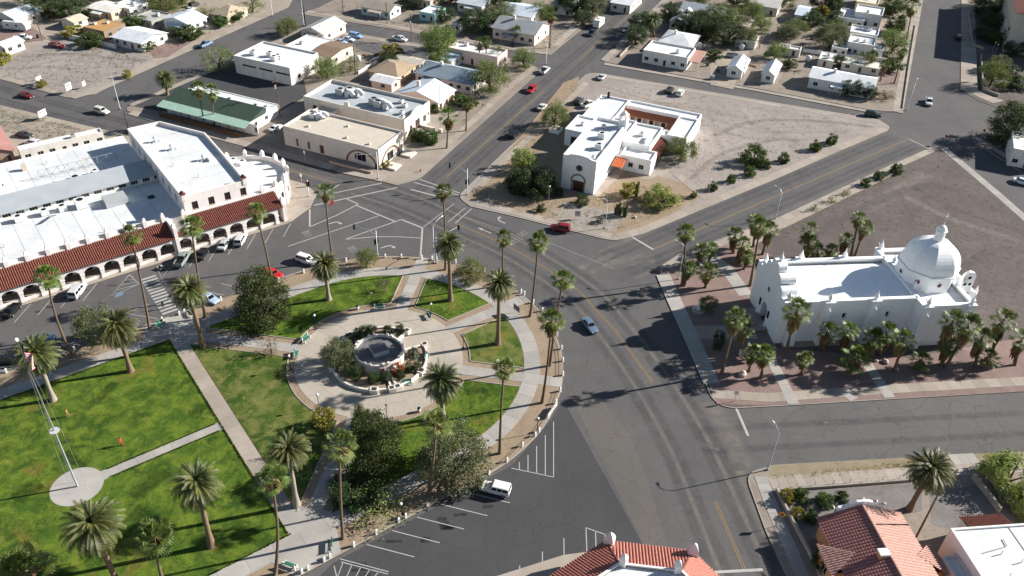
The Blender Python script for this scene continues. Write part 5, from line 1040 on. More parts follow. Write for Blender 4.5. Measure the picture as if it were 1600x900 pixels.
def window(parent, side, w_, d_, u, ww, za, zb, x0=0, y0=0, door=None, frame=FRAME, rev=.2, bars=1):
    # glazed opening in a wall: frame (part) and pane (sub-part), set back in the reveal
    q = {'S': ((x0+u, y0), 0), 'E': ((x0+w_, y0+u), 90), 'N': ((x0+w_-u, y0+d_), 180), 'W': ((x0, y0+d_-u), 270)}[side]
    b = MB(); t = .07; k = rev-.08
    b.bx(-ww/2, -ww/2+t, k, k+.06, za, zb); b.bx(ww/2-t, ww/2, k, k+.06, za, zb); b.bx(-ww/2+t, ww/2-t, k, k+.06, zb-t, zb); b.bx(-ww/2+t, ww/2-t, k, k+.06, za, za+t)
    if not door:
        for i in range(1, bars+1): x = -ww/2+ww*i/(bars+1); b.bx(x-.025, x+.025, k+.005, k+.055, za+t, zb-t)
    o = b.build('door' if door else 'window', frame, parent, (q[0][0], q[0][1], 0), R_(q[1]))
    MB().bx(-ww/2+t-.02, ww/2-t+.02, k+.035, k+.08, za+.02, zb-.02).build('leaf' if door else 'pane', door or PANE, o)
    if not door: MB().bx(-ww/2-.06, ww/2+.06, -.05, .05, za-.07, za-.002).build('sill', frame, o)
    return o
def body(t, x0, x1, y0, y1, h, wm=STUC, rm=ROOFW, par=.4, ops=(), th=.28, name='wall', roof=True, z0=-.1, rz=None):
    # walls with real openings, parapet, roof deck. ops: (side, centre u from the left end seen from outside, width, z0, z1, door material or None)
    w_, d_ = x1-x0, y1-y0; b = MB(); H_ = h+par
    cs = {'S': ((x0, y0), (x1, y0)), 'E': ((x1, y0), (x1, y1)), 'N': ((x1, y1), (x0, y1)), 'W': ((x0, y1), (x0, y0))}
    for s_, (p, q) in cs.items(): b.wall(p, q, z0, H_, [(o[1]-o[2]/2, o[1]+o[2]/2, o[3], o[4]) for o in ops if o[0] == s_], .22)
    if par > 0:
        i = [(x0+th, y0+th), (x1-th, y0+th), (x1-th, y1-th), (x0+th, y1-th)]; e = [(x0, y0), (x1, y0), (x1, y1), (x0, y1)]
        for k in range(4):
            j = (k+1) % 4; b.add([(*e[k], H_), (*e[j], H_), (*i[j], H_), (*i[k], H_)], [(0, 1, 2, 3)]); b.add([(*i[k], H_), (*i[j], H_), (*i[j], h-.05), (*i[k], h-.05)], [(0, 1, 2, 3)])
    o = b.build(name, wm, t)
    if roof: MB().sheet([(x0+.02, y0+.02), (x1-.02, y0+.02), (x1-.02, y1-.02), (x0+.02, y1-.02)] if par <= 0 else [(x0+th-.02, y0+th-.02), (x1-th+.02, y0+th-.02), (x1-th+.02, y1-th+.02), (x0+th-.02, y1-th+.02)], h).build('roof', rm, t)
    for op in ops: window(t, op[0], w_, d_, op[1], op[2], op[3], op[4], x0, y0, op[5] if len(op) > 5 else None)
    return o
def rect3(A, B, C, ang, z):
    a, b_, c = P(*A, z), P(*B, z), P(*C, z); t = R_(ang); dx, dy = math.cos(t), math.sin(t)
    w_ = (b_[0]-a[0])*dx+(b_[1]-a[1])*dy; d_ = -(c[0]-b_[0])*dy+(c[1]-b_[1])*dx; return a, max(2, w_), max(2, d_)
def autops(w_, d_, h, S_=0, E=0, W=0, door=True, rnd=None):
    r = rnd or random; o = []
    for side, n, L in (('S', S_, w_), ('E', E, d_), ('W', W, d_)):
        for i in range(n):
            u = L*(i+.5+r.uniform(-.08, .08))/n; ww = min(1.4, L/n*.5)
            if door and side == 'S' and i == n//2: o.append((side, u, min(1.0, ww), .1, 2.1, DOOR))
            else: o.append((side, u, ww, 1.0, min(2.2, h-.35)))
    return o
def gable_roof(t, w_, d_, h, rise, axis, rm, oh=.45, th=.12, hip=0, wm=None, x0=0, y0=0, name='roof'):
    # pitched roof over a w x d plan; axis 'u' = ridge along the front; hip = how far ridge ends are pulled in
    b = MB(); X0, X1, Y0, Y1 = x0-oh, x0+w_+oh, y0-oh, y0+d_+oh; k = oh*rise/((d_ if axis == 'u' else w_)/2); e = h-k
    if axis == 'u': R0, R1 = (X0+hip, (Y0+Y1)/2), (X1-hip, (Y0+Y1)/2)
    else: R0, R1 = ((X0+X1)/2, Y0+hip), ((X0+X1)/2, Y1-hip)
    c = [(X0, Y0), (X1, Y0), (X1, Y1), (X0, Y1)]
    for dz in (0, th): b.v += [(*p, e+dz) for p in c]+[(*R0, h+rise+dz), (*R1, h+rise+dz)]
    F = [(0, 1, 5, 4), (2, 3, 4, 5), (1, 2, 5), (3, 0, 4)] if axis == 'u' else [(1, 2, 5, 4), (3, 0, 4, 5), (0, 1, 4), (2, 3, 5)]
    sl = F if hip else F[:2]
    b.f += [tuple(i+6 for i in f) for f in sl]; b.f += [tuple(f[::-1]) for f in sl]
    per = [(0, 1), (1, 2), (2, 3), (3, 0)] if hip else ([(0, 1), (1, 5), (5, 2), (2, 3), (3, 4), (4, 0)] if axis == 'u' else [(0, 4), (4, 1), (1, 2), (2, 5), (5, 3), (3, 0)])
    b.f += [(i, j, j+6, i+6) for i, j in per]; b.m = [0]*len(b.f)
    o = b.build(name, rm, t)
    if not hip and wm:
        g = MB(); x1, y1 = x0+w_, y0+d_
        tri = [((x0, y0), (x0, y1), (x0, (y0+y1)/2)), ((x1, y0), (x1, y1), (x1, (y0+y1)/2))] if axis == 'u' else [((x0, y0), (x1, y0), ((x0+x1)/2, y0)), ((x0, y1), (x1, y1), ((x0+x1)/2, y1))]
        for p, q, r in tri: g.add([(*p, h), (*q, h), (*r, h+rise-.01)], [(0, 1, 2)])
        g.build('gable', wm, t)
    return o
_wm = lambda c: mat('wall_'+c, c, .85, .07, .6, .1, 3, streak=.35)
_rm = lambda c: mat('roof_'+c, c, .75, .12, .35, .08, 2, streak=.4)
def roof_ribs(t, w_, d_, h, rise, axis, oh, rm, step=.6):
    b = MB(); k = oh*rise/((d_ if axis == 'u' else w_)/2)
    L = w_+2*oh if axis == 'u' else d_+2*oh
    for i in range(int(L/step)+1):
        s_ = -oh+i*step
        if axis == 'u': pts = [((s_, -oh, h-k+.14), (s_, d_/2, h+rise+.14)), ((s_, d_+oh, h-k+.14), (s_, d_/2, h+rise+.14))]
        else: pts = [((-oh, s_, h-k+.14), (w_/2, s_, h+rise+.14)), ((w_+oh, s_, h-k+.14), (w_/2, s_, h+rise+.14))]
        for a, c in pts: b.tube([a, c], .03, 4, cap=False)
    tag(b.build('roof_ribs', rm, t), kind='stuff')
def house(label, A, B, C, z=3.0, rise=1.2, axis='u', hip=0, wall='d8d4cc', roof='c9cccd', S_=3, E=2, W=0, ang=-23, name='house', cat='house', group=None, chim=False, flat=False, par=.4, door=True, ribs=False, oh=.45, minw=None):
    a, w_, d_ = rect3(A, B, C, ang, z); r = random.Random(label)
    t = thing(name, label, cat, (a[0], a[1], .1), R_(ang), group); ops = autops(w_, d_, z, S_, E, W, door, r); wm = _wm(wall)
    if flat: body(t, 0, w_, 0, d_, z-par if par else z, wm, _rm(roof), par, ops)
    else:
        body(t, 0, w_, 0, d_, z, wm, None, 0, ops, roof=False); gable_roof(t, w_, d_, z, rise, axis, _rm(roof), oh, hip=hip*min(w_, d_)/2 if hip else 0, wm=wm)
        if ribs: roof_ribs(t, w_, d_, z, rise, axis, oh, _rm(roof), .75)
    if flat:
        for k in range(r.randint(1, 3)): unit(t, w_*r.uniform(.15, .85), d_*r.uniform(.25, .75), z-par, r.uniform(.7, 1.1), r.randint(0, 1))
    else:
        for k in range(r.randint(1, 2)):      # vent pipes
            u, v = r.uniform(.2, .8), r.uniform(.2, .8); q = v if axis == 'u' else u; zz = z+rise*(1-abs(q-.5)*2); MB().tube([(w_*u, d_*v, zz-.1), (w_*u, d_*v, zz+.6)], .08, 6).build('vent_pipe', GALV, t)
        if w_ > 9 and S_ > 1 and r.random() < .8:      # porch on posts
            u0 = w_*r.uniform(.1, .4); pw = min(w_-u0-.5, r.uniform(3.5, 6)); b = MB(); b.add([(u0, -2.3, 2.35), (u0+pw, -2.3, 2.35), (u0+pw, 0, 2.75), (u0, 0, 2.75), (u0, -2.3, 2.45), (u0+pw, -2.3, 2.45), (u0+pw, 0, 2.85), (u0, 0, 2.85)], [(4, 5, 6, 7), (3, 2, 1, 0), (0, 1, 5, 4), (1, 2, 6, 5), (3, 0, 4, 7)]); b.build('porch_roof', _rm(roof), t)
            for x in (u0+.15, u0+pw-.15): MB().box(x, -2.15, -.1, .14, .14, 2.47).build('porch_post', wm, t)
            MB().bx(u0, u0+pw, -2.4, -.01, -.1, .12).build('porch_floor', _M['walk_tan'], t)
    if chim: MB().box(w_*.35, d_*.45, z+rise*.4, .8, .8, rise*.6+1.1).build('chimney', wm, t)
    return t, w_, d_
def unit(t, x, y, z, s_=1.0, kind=0):      # roof-top cooler
    b = MB(); b.bx(x-.6*s_, x+.6*s_, y-.55*s_, y+.55*s_, z+.12, z+1.0*s_); o = b.build('cooler', HVAC if kind else HVACW, t)
    MB().lathe([(.35*s_, 0), (.35*s_, .06), (0, .06)], x, y, z+1.0*s_, 10).build('fan', DARK, o); g = MB(); g.bx(x-.5*s_, x+.5*s_, y-.45*s_, y+.45*s_, z-.02, z+.13); g.build('stand', DARK, o); return o
def duct(t, x, y, z, s_=1.0):
    o = MB().tube([(x, y, z-.05), (x, y, z+.75*s_), (x+.25*s_, y, z+1.05*s_), (x+.8*s_, y, z+1.0*s_), (x+1.3*s_, y, z+.4*s_)], .42*s_, 10).build('duct', HVACW, t, smooth=True); return o
def tiles(parent, e0, e1, t1, t0, pitch=.42, m=TILE, r=None, course=1.1, name='roof_tiles', hf=.95):
    # barrel tiles on a sloping plane: e0-e1 the eave, t0-t1 the upper edge; every row real, laid in stepped courses
    e0, e1, t0, t1 = [Vector(q) for q in (e0, e1, t0, t1)]; X = (e1-e0).normalized(); N = X.cross(t0-e0).normalized(); N = -N if N.z < 0 else N; Y = N.cross(X); L = (e1-e0).length; r = r or pitch*.36
    u0, v0 = (t0-e0).dot(X), (t0-e0).dot(Y); u1, v1 = (t1-e0).dot(X), (t1-e0).dot(Y)
    b = MB(); b.add([e0, e1, t1, t0], [(0, 1, 2, 3)]); o = b.build(name, TILEB if m is TILE else m, parent); b = MB()
    n = int(L/pitch)+1+int(max(0, u1-L, -u0)/pitch)*2; vt = max(v0, v1)
    lo, hi = min(0, u0), max(L, u1); k = 0; u = lo+pitch/2
    while u < hi:
        va, vb = 0.0, vt
        if u0 > 0 and u < u0: vb = min(vb, v0*u/u0)
        if u1 < L and u > u1: vb = min(vb, v1*(L-u)/(L-u1))
        if u0 < 0 and u < 0: va = v0*u/u0
        if u1 > L and u > L: va = v1*(u-L)/(u1-L)
        if vb-va > .15:
            nc = max(1, round((vb-va)/course))
            for c in range(nc):
                a, z = va+(vb-va)*c/nc, va+(vb-va)*(c+1)/nc+.04
                vs = []
                for v, hgt in ((a, .075), (z, .02)):
                    for g in (-1, -.62, 0, .62, 1): vs.append(e0+X*(u+g*r)+Y*v+N*(hgt*.4+r*hf*math.sqrt(max(0, 1-g*g))*(1 if hgt > .05 else .86)))
                b.add(vs, [(i, i+1, i+6, i+5) for i in range(4)]+[(4, 3, 2, 1, 0)])
        u += pitch
    tag(b.build('barrel_rows', m, o), kind='stuff'); return o
# ---- the arcade: colonnade, tiled walk roof, parapet with pinnacles
AM = mat('arcade_white', 'e2dbd7', .85, .06, .5, .12, 3, streak=.3)
def arch_bay(p=3.72, w_=2.98, hs=2.0, H_=3.95, th=.55):
    b = MB(); r = w_/2; n = 12; a = [(-r*math.cos(math.pi*i/n), hs+r*.85*math.sin(math.pi*i/n)) for i in range(n+1)]
    for y, fl in ((0, 0), (th, 1)):
        for i in range(n):
            q = [(a[i][0], y, a[i][1]), (a[i+1][0], y, a[i+1][1]), (a[i+1][0], y, H_), (a[i][0], y, H_)]; b.add(q, [(0, 1, 2, 3) if not fl else (3, 2, 1, 0)])
    for i in range(n): b.add([(a[i][0], 0, a[i][1]), (a[i][0], th, a[i][1]), (a[i+1][0], th, a[i+1][1]), (a[i+1][0], 0, a[i+1][1])], [(0, 1, 2, 3)])
    b.add([(-r, 0, H_), (r, 0, H_), (r, th, H_), (-r, th, H_)], [(0, 1, 2, 3)])
    return b.data('arch', AM)
ARCH = arch_bay(); PIER = MB().bx(-.45, .45, -.12, .67, 0, .5).bx(-.37, .37, 0, .55, .5, 3.95).bx(-.45, .45, -.08, .63, 1.85, 2.05).data('pier', AM); LOWW = MB().bx(-1.48, 1.48, .18, .42, 0, .62).data('low_wall', AM)
def pinn(h=1.5, w_=.75, d=.7): 
    b = MB(); b.bx(-w_/2, w_/2, -d/2, d/2, 0, h*.62); e = [(-w_/2, -d/2), (w_/2, -d/2), (w_/2, d/2), (-w_/2, d/2)]; b.add([(x, y, h*.62) for x, y in e]+[(x*.6, y*.6, h*.84) for x, y in e]+[(0, 0, h)], [(0, 1, 5, 4), (1, 2, 6, 5), (2, 3, 7, 6), (3, 0, 4, 7), (4, 5, 8), (5, 6, 8), (6, 7, 8), (7, 4, 8)]); return b.data('pinnacle', AM)
PINN = pinn(2.2, .8, .9); PINS = pinn(1.6, .6, .6)
arc_t = thing('arcade_building', 'long white arcade building with arches, red tile walk roof and pinnacles', 'building', (*C0, .12), AX)
PT = 3.72; bays = [-3.8+PT*k for k in range(-15, 2)]
for s_ in bays+[-3.8+PT*2]: ob('pier', PIER, arc_t, (s_, 53.2, 0))
for s_ in bays: 
    ob('arch', ARCH, arc_t, (s_+PT/2, 53.2, 0)); ob('low_wall', LOWW, arc_t, (s_+PT/2, 53.2, 0))
WL = -3.8-PT*15-2
MB().bx(WL, 5.2, 57.3, 57.6, 0, 6.3).build('wall', AM, arc_t); 
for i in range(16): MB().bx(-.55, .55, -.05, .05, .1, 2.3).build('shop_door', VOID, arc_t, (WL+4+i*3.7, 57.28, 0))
tiles(arc_t, (WL, 52.75, 4.0), (-18.7, 52.75, 4.0), (-18.7, 57.3, 5.95), (WL, 57.3, 5.95)); tiles(arc_t, (-14.6, 52.75, 4.0), (5.3, 52.75, 4.0), (5.3, 57.3, 5.95), (-14.6, 57.3, 5.95))
MB().bx(-18.6, -17.9, 52.9, 58.2, 0, 6.4).build('buttress_wall', AM, arc_t); MB().bx(-15.3, -14.65, 53.6, 57.3, 3.0, 5.6).build('buttress_wall', AM, arc_t); MB().bx(-18.0, -14.6, 53.3, 57.3, 3.9, 4.2).build('link_roof', AM, arc_t)
tiles(arc_t, (-17.9, 52.9, 4.25), (-15.9, 52.9, 4.25), (-15.9, 53.9, 4.7), (-17.9, 53.9, 4.7))
MB().bx(WL, -18.6, 57.61, 57.95, 5.2, 6.9).build('parapet', AM, arc_t)
for k in range(12): s_ = -19.1-3.72*k; ob('pinnacle', PINN, arc_t, (s_, 57.6, 6.0)); 
ob('pinnacle', PINN, arc_t, (-18.25, 53.6, 5.2)); ob('pinnacle', PINN, arc_t, (-15.0, 57.0, 5.9))
MB().sheet([(WL, 57.9), (-14.3, 57.9), (-14.3, 77.5), (WL, 77.5)], 5.4).build('roof', ROOFW, arc_t); MB().sheet([(WL, 82), (-14.3, 82), (-14.3, 104), (WL, 104)], 5.2).build('roof', ROOFW, arc_t)
MB().bx(WL, -14.3, 103.8, 104.2, 0, 5.5).build('wall', STUC, arc_t); MB().bx(-45.5, -43.6, 84, 103.8, 5.1, 6.2).build('parapet', STUC, arc_t)
# clerestory ridge with window band and grey roof
cl = MB(); cops = [(2.5+i*2.6, 4.1+i*2.6, 5.75, 6.65) for i in range(19)]; cl.wall((WL, 77.2), (-14.3, 77.2), 5.3, 6.95, cops, .15); cl.wall((-14.3, 83.9), (WL, 83.9), 5.2, 7.35, [], .1); cl.build('clerestory_wall', STUC, arc_t)
for a, b_, c, d in cops: window(arc_t, 'S', 0, 0, (a+b_)/2, b_-a, c, d, WL, 77.2, bars=2, rev=.17)
MB().add([(WL, 76.6, 6.93), (-13.9, 76.6, 6.93), (-13.9, 84.3, 7.4), (WL, 84.3, 7.4), (WL, 76.6, 7.08), (-13.9, 76.6, 7.08), (-13.9, 84.3, 7.55), (WL, 84.3, 7.55)], [(4, 5, 6, 7), (3, 2, 1, 0), (0, 1, 5, 4), (1, 2, 6, 5), (2, 3, 7, 6)]).build('clerestory_roof', GREYROOF, arc_t)
for x, y, k in ((-35, 74.6, 1), (-38.5, 74.8, 1), (-43.5, 75, 1), (-31.4, 74, 1.4), (-52, 72, 1)): unit(arc_t, x, y, 5.4, 1.35*k, 0)
MB().bx(-27.2, -22.6, 70.2, 73.8, 5.38, 6.9).build('roof_house', HVAC, arc_t); MB().bx(-18.6, -17.2, 69.5, 71, 5.41, 5.48).build('skylight', DARK, arc_t)
for i in range(9): MB().box(-37.6, 73.5-i*.38, 5.5+i*.18, 1.3, .3, .05).build('stair_tread', GALV, arc_t)
for x, y in ((-29.5, 87), (-31, 86.2), (-34, 86), (-36, 85.5)): MB().lathe([(.0, 1.0), (.5, 1.05), (.7, 1.25)], x, y, 5.2, 10).build('dish', DARK, arc_t); 
for x, y in ((-29.5, 87), (-31, 86.2), (-34, 86), (-36, 85.5)): MB().tube([(x, y, 5.2), (x, y, 6.25)], .05, 5).build('dish_post', GALV, arc_t)
for x, y, s_ in ((-26, 86.5, 1.2), (-25, 88, 1.1), (-20, 85.2, .9), (-17.5, 85.4, .9)): unit(arc_t, x, y, 5.2, s_)
b = MB()     # steel sign frame lying on the rear roof
for i in range(9): x = -36+i*2.1; b.tube([(x, 92, 5.2), (x, 92, 7.4)], .05, 4); b.tube([(x, 92, 7.4), (x+1.0, 90.4, 5.2)], .04, 4); b.tube([(x, 92, 5.3), (x+2.1, 92, 7.4)], .03, 4)
b.tube([(-36, 92, 7.4), (-19.2, 92, 7.4)], .06, 4); tag(b.build('roof_sign_frame', GALV, arc_t), kind='stuff'); MB().bx(-38.4, -37.4, 98, 99, 5.2, 6.6).build('chimney', TANROOF, arc_t); MB().bx(-43.2, -42.3, 93, 94, 5.2, 7.0).build('chimney', STUCP, arc_t)
# two-storey block
PL = [(-14.3, 57.7), (-.4, 57.7), (.2, 74), (.4, 85), (-6.6, 97), (-14.3, 97)]; b = MB(); k = len(PL)
for i in range(k):
    p, q = PL[i], PL[(i+1) % k]; ln = math.hypot(q[0]-p[0], q[1]-p[1])
    o_ = [(1.6+3.55*j, 2.9+3.55*j, 6.75, 8.6) for j in range(4)] if i == 0 else [(3+4.3*j, 4.3+4.3*j, 6.9, 8.6) for j in range(8)] if i == 5 else []
    b.wall(p, q, 0, 10.3, o_, .2)
    inn = offset(PL, .35, True); b.add([(*p, 10.3), (*q, 10.3), (*inn[(i+1) % k], 10.3), (*inn[i], 10.3)], [(0, 1, 2, 3)]); b.add([(*inn[i], 10.3), (*inn[(i+1) % k], 10.3), (*inn[(i+1) % k], 9.2), (*inn[i], 9.2)], [(0, 1, 2, 3)])
b.build('upper_block_wall', AM, arc_t); MB().sheet(offset(PL, .33, True), 9.45).build('roof', ROOFW, arc_t)
for j in range(4): window(arc_t, 'S', 0, 0, 1.6+.65+3.55*j, 1.3, 6.75, 8.6, -14.3, 57.7, bars=2, frame=mat('frame_brown', '6a5348', .7, 0))
for j in range(8): window(arc_t, 'W', 0, 39.3, 3.65+4.3*j, 1.3, 6.9, 8.6, -14.3, 57.7, bars=2)
for s_, t_ in ((-14.0, 58.0), (-.7, 58.0)):
    MB().bx(s_-.45, s_+.45, t_-.45, t_+.45, 9.3, 10.9).build('chimney', AM, arc_t); g = MB(); g.add([(s_-.6, t_-.6, 10.9), (s_+.6, t_-.6, 10.9), (s_+.6, t_+.6, 10.9), (s_-.6, t_+.6, 10.9), (s_, t_-.6, 11.5), (s_, t_+.6, 11.5)], [(0, 1, 4), (2, 3, 5), (1, 2, 5, 4), (3, 0, 4, 5)]); g.build('chimney_cap', TILE, arc_t)
for x, y in ((-10.5, 88), (-8.6, 82), (-4.3, 73)): 
    o = MB().lathe([(.3, 0), (.3, .8), (.5, .85), (.5, 1.2), (.1, 1.5)], x, y, 9.45, 10).build('roof_vent', HVACW, arc_t); MB().bx(x-.9, x+.9, y-.5, y+.5, 9.46, 9.62).build('vent_base', HVAC, o)
MB().bx(-3.6, -2.4, 71.5, 73, 9.45, 10.2).build('hatch', HVACW, arc_t)
SEAM = mat('roof_seam', 'aeb1b3', .7, .15, 1.0)
for i in range(9): MB().bx(-13.8, -.3 if i < 7 else -6.5, 61+i*4.2, 61.07+i*4.2, 9.452, 9.47).build('roof_seam', SEAM, arc_t)
for i in range(12): MB().bx(-19-i*3.7, -18.93-i*3.7, 58.2, 77, 5.402, 5.42).build('roof_seam', SEAM, arc_t); MB().bx(-19-i*3.7, -18.93-i*3.7, 84.5, 103.6, 5.202, 5.22).build('roof_seam', SEAM, arc_t)
for x, y in ((-8, 66), (-5, 90), (-11, 74), (-22, 63), (-30, 61), (-48, 66), (-24, 97), (-33, 99)): MB().tube([(x, y, 5.3 if y < 60 or x < -14.3 else 9.4), (x, y, 6.1 if y < 60 or x < -14.3 else 10.2)], .09, 6).build('vent_pipe', GALV, arc_t)
# rounded end
CC = (2.3, 67.6); RR = 9.8; b = MB(); N = 30; A0, A1 = -66, 100
for rr, z0, z1, fl in ((RR, 0, 6.3, 0), (RR-.35, 5.0, 6.3, 1)):
    for i in range(N):
        a, c = R_(A0+(A1-A0)*i/N), R_(A0+(A1-A0)*(i+1)/N); p, q = (CC[0]+rr*math.cos(a), CC[1]+rr*math.sin(a)), (CC[0]+rr*math.cos(c), CC[1]+rr*math.sin(c)); b.add([(*p, z0), (*q, z0), (*q, z1), (*p, z1)], [(0, 1, 2, 3) if not fl else (3, 2, 1, 0)])
for i in range(N):
    a, c = R_(A0+(A1-A0)*i/N), R_(A0+(A1-A0)*(i+1)/N); b.add([(CC[0]+r_*math.cos(g), CC[1]+r_*math.sin(g), 6.3) for r_, g in ((RR, a), (RR, c), (RR-.35, c), (RR-.35, a))], [(0, 1, 2, 3)])
b.build('curved_wall', AM, arc_t, smooth=False)
MB().sheet([(.1, 57.6), (5.3, 57.6)]+[(CC[0]+(RR-.3)*math.cos(R_(A0+(A1-A0)*i/N)), CC[1]+(RR-.3)*math.sin(R_(A0+(A1-A0)*i/N))) for i in range(N+1)]+[(.5, 84), (.3, 74)], 5.3).build('roof', ROOFW, arc_t)
MB().bx(-.4, 6.2, 57.62, 58.0, 5.2, 6.5).build('parapet', AM, arc_t); MB().bx(.1, 1.2, 76.8, 85.5, 0, 6.2).build('parapet', AM, arc_t)
for a in (-66, -46, -22, 0, 20, 42, 66, 90):
    x, y = CC[0]+RR*math.cos(R_(a)), CC[1]+RR*math.sin(R_(a)); o = ob('pinnacle', PINN, arc_t, (x, y, 5.7), R_(a+90)); MB().bx(-.38, .38, -.3, .32, 0, 5.8).build('pilaster', AM, arc_t, (x, y, 0), R_(a+90))
    x, y = CC[0]+(RR+.03)*math.cos(R_(a+11)), CC[1]+(RR+.03)*math.sin(R_(a+11)); o = MB().bx(-.55, .55, -.04, .04, 2.2, 3.9).build('window', FRAME, arc_t, (x, y, 0), R_(a+11+90)); MB().bx(-.47, .47, -.06, -.03, 2.28, 3.82).build('pane', PANE, o)
ob('pinnacle', PINN, arc_t, (2.8, 57.7, 6.0)); ob('pinnacle', PINN, arc_t, (5.6, 54, 4.0)); MB().bx(5.2, 6.0, 53.2, 58.6, 0, 4.6).build('end_wall', AM, arc_t)
for x, y in ((3.2, 76), (4.6, 74)): unit(arc_t, x, y, 5.3, 1.2)
# long low white shop behind the arcade
t, w_, d_ = house('long low white building on the dirt lot behind the arcade', (30, 236), (165, 212), (167, 204), 3.6, flat=True, roof='d5d5d3', S_=7, E=0, ang=38, name='shop', cat='building', par=.3)
t, w_, d_ = house('red and pink roofed shed at the left edge behind the arcade', (-14, 243), (22, 240), (10, 200), 3.2, 1.0, 'v', wall='9a8078', roof='9a6e68', S_=2, E=2, ang=38, name='shed', cat='shed')
# ---- mirror building at the bottom: tile roof round a flat deck
bt = thing('plaza_building', 'red tile roofed building with white pinnacles at the bottom edge', 'building', (*C0, .12), AX)
O = [(-32, -55.2), (5.3, -55.2), (14.0, -63.4), (14.0, -84)]; I = [(-32, -59.9), (3.2, -59.9), (9.3, -65.6), (9.3, -84)]
for i in range(3): tiles(bt, (*O[i+1], 4.0), (*O[i], 4.0), (*I[i], 6.0), (*I[i+1], 6.0), pitch=.44, m=mat('roof_tile_bright', 'ad7264', .85, .35, 3.2))
b = MB(); WLn = offset(O, -.7)
for i in range(3): b.wall(WLn[i+1], WLn[i], 0, 4.05, [], .2); b.wall(I[i+1], I[i], 3.5, 6.25, [], .2)
b.build('wall', AM, bt)
b = MB()
for i in range(3): b.strip([I[i], I[i+1]], .3, 6.0, 6.26, side=-1)
b.build('parapet', AM, bt); MB().sheet(offset(I, -.25)+[(-32, -84)], 5.75).build('roof', ROOFW, bt)
for p, r in (((5.3, -55.9), .5), ((13.5, -63.8), .9)): ob('pinnacle', PINN, bt, (*p, 3.3), r, 1.5)
for p, r in (((3.6, -60.3), .4), ((8.8, -65.2), .9), ((-8, -60.1), 0), ((-20, -60.1), 0)): ob('pinnacle', PINS, bt, (*p, 5.8), r, 1.5)
for i in range(2):
    a, c = Vector((*O[i+1], 4.12)), Vector((*I[i+1], 6.1)); MB().tube([a, c], .13, 6).build('hip_ridge', TILE, bt)
# ---- domed church
dc = thing('domed_church', 'large white church with octagonal dome, scalloped facade and finials', 'church', (52.5, 122.4, .12), R_(7.2))
CW = mat('church_white', 'f6f6f5', .8, .03, .5, .15, 2.5, streak=.16)
b = MB(); side_ops = [(10.4, 11.2, 5.2, 6.5), (19.0, 19.8, 5.2, 6.5)]
b.wall((-.6, 0), (23.6, 0), 0, 9.2, side_ops, .35); b.wall((23.6, 13.6), (-.6, 13.6), 0, 9.2, [], .3); b.build('nave_wall', CW, dc)
def cwin(side, u, w_, za, zb, x0, y0, W_=0, D_=0): window(dc, side, W_, D_, u, w_, za, zb, x0, y0, frame=CW, rev=.35, bars=0)
for a, c, z0, z1 in side_ops: cwin('S', (a+c)/2, c-a, z0, z1, -.6, 0)
b = MB(); n = 8      # low vault between the parapets
for i in range(n):
    y0, y1 = .5+12.6*i/n, .5+12.6*(i+1)/n; f = lambda y: 8.5+.9*(1-((y-6.8)/6.3)**2); b.add([(-1, y0, f(y0)), (24.5, y0, f(y0)), (24.5, y1, f(y1)), (-1, y1, f(y1))], [(0, 1, 2, 3)])
b.build('nave_roof', CW, dc, smooth=True)
MB().bx(-.6, 23.6, -.25, .55, 9.2, 9.65).build('coping', CW, dc); MB().bx(-.6, 23.6, 13.05, 13.85, 9.2, 9.65).build('coping', CW, dc)
def buttress(x, y, w_=1.5, d=.95, h=9.15, sy=-1):
    b = MB(); y1 = y; a = [(x-w_/2, y1), (x+w_/2, y1)]; s0 = y+sy*d*1.5; s1 = y+sy*d*.6
    v = [(x-w_/2, y+.02*-sy, 0), (x+w_/2, y, 0), (x+w_/2, s0, 0), (x-w_/2, s0, 0), (x-w_/2, y, h), (x+w_/2, y, h), (x+w_/2, s1, h), (x-w_/2, s1, h)]; F = [(3, 2, 6, 7), (2, 1, 5, 6), (0, 3, 7, 4), (7, 6, 5, 4)]; b.add(v, F if sy < 0 else [f[::-1] for f in F]); b.build('buttress', CW, dc)
    MB().bx(x-w_*.62, x+w_*.62, min(y-.3, y+sy*d*.9), max(y+.3, y+sy*d*.9), h+.02, h+.55).build('cap', CW, dc)
FIN = MB().lathe([(.42, 0), (.42, .16), (.24, .28), (.42, .6), (.4, .8), (.22, 1.15), (.11, 1.5), (.03, 2.0), (0, 2.05)], n=8).add([(-.5, -.1, .7), (-.75, -.1, 1.1), (-.55, .1, 1.05), (-.4, .1, .7)], [(0, 1, 2, 3)]).data('finial', CW)
for x in (6.3, 15.3):
    buttress(x, 0); buttress(x, 13.6, sy=1); ob('finial', FIN, dc, (x, -.2, 9.7), 0, 1.05); ob('finial', FIN, dc, (x, 13.8, 9.7), 1, 1.05); MB().tube([(x, -.8, 8.3), (x, -1.5, 8.15)], .1, 6).build('spout', CW, dc)
for x in (10.8, 19.6): MB().tube([(x, 0, 8.4), (x, -.5, 8.3)], .08, 6).build('spout', CW, dc)
buttress(.3, 0, 1.9, .9)
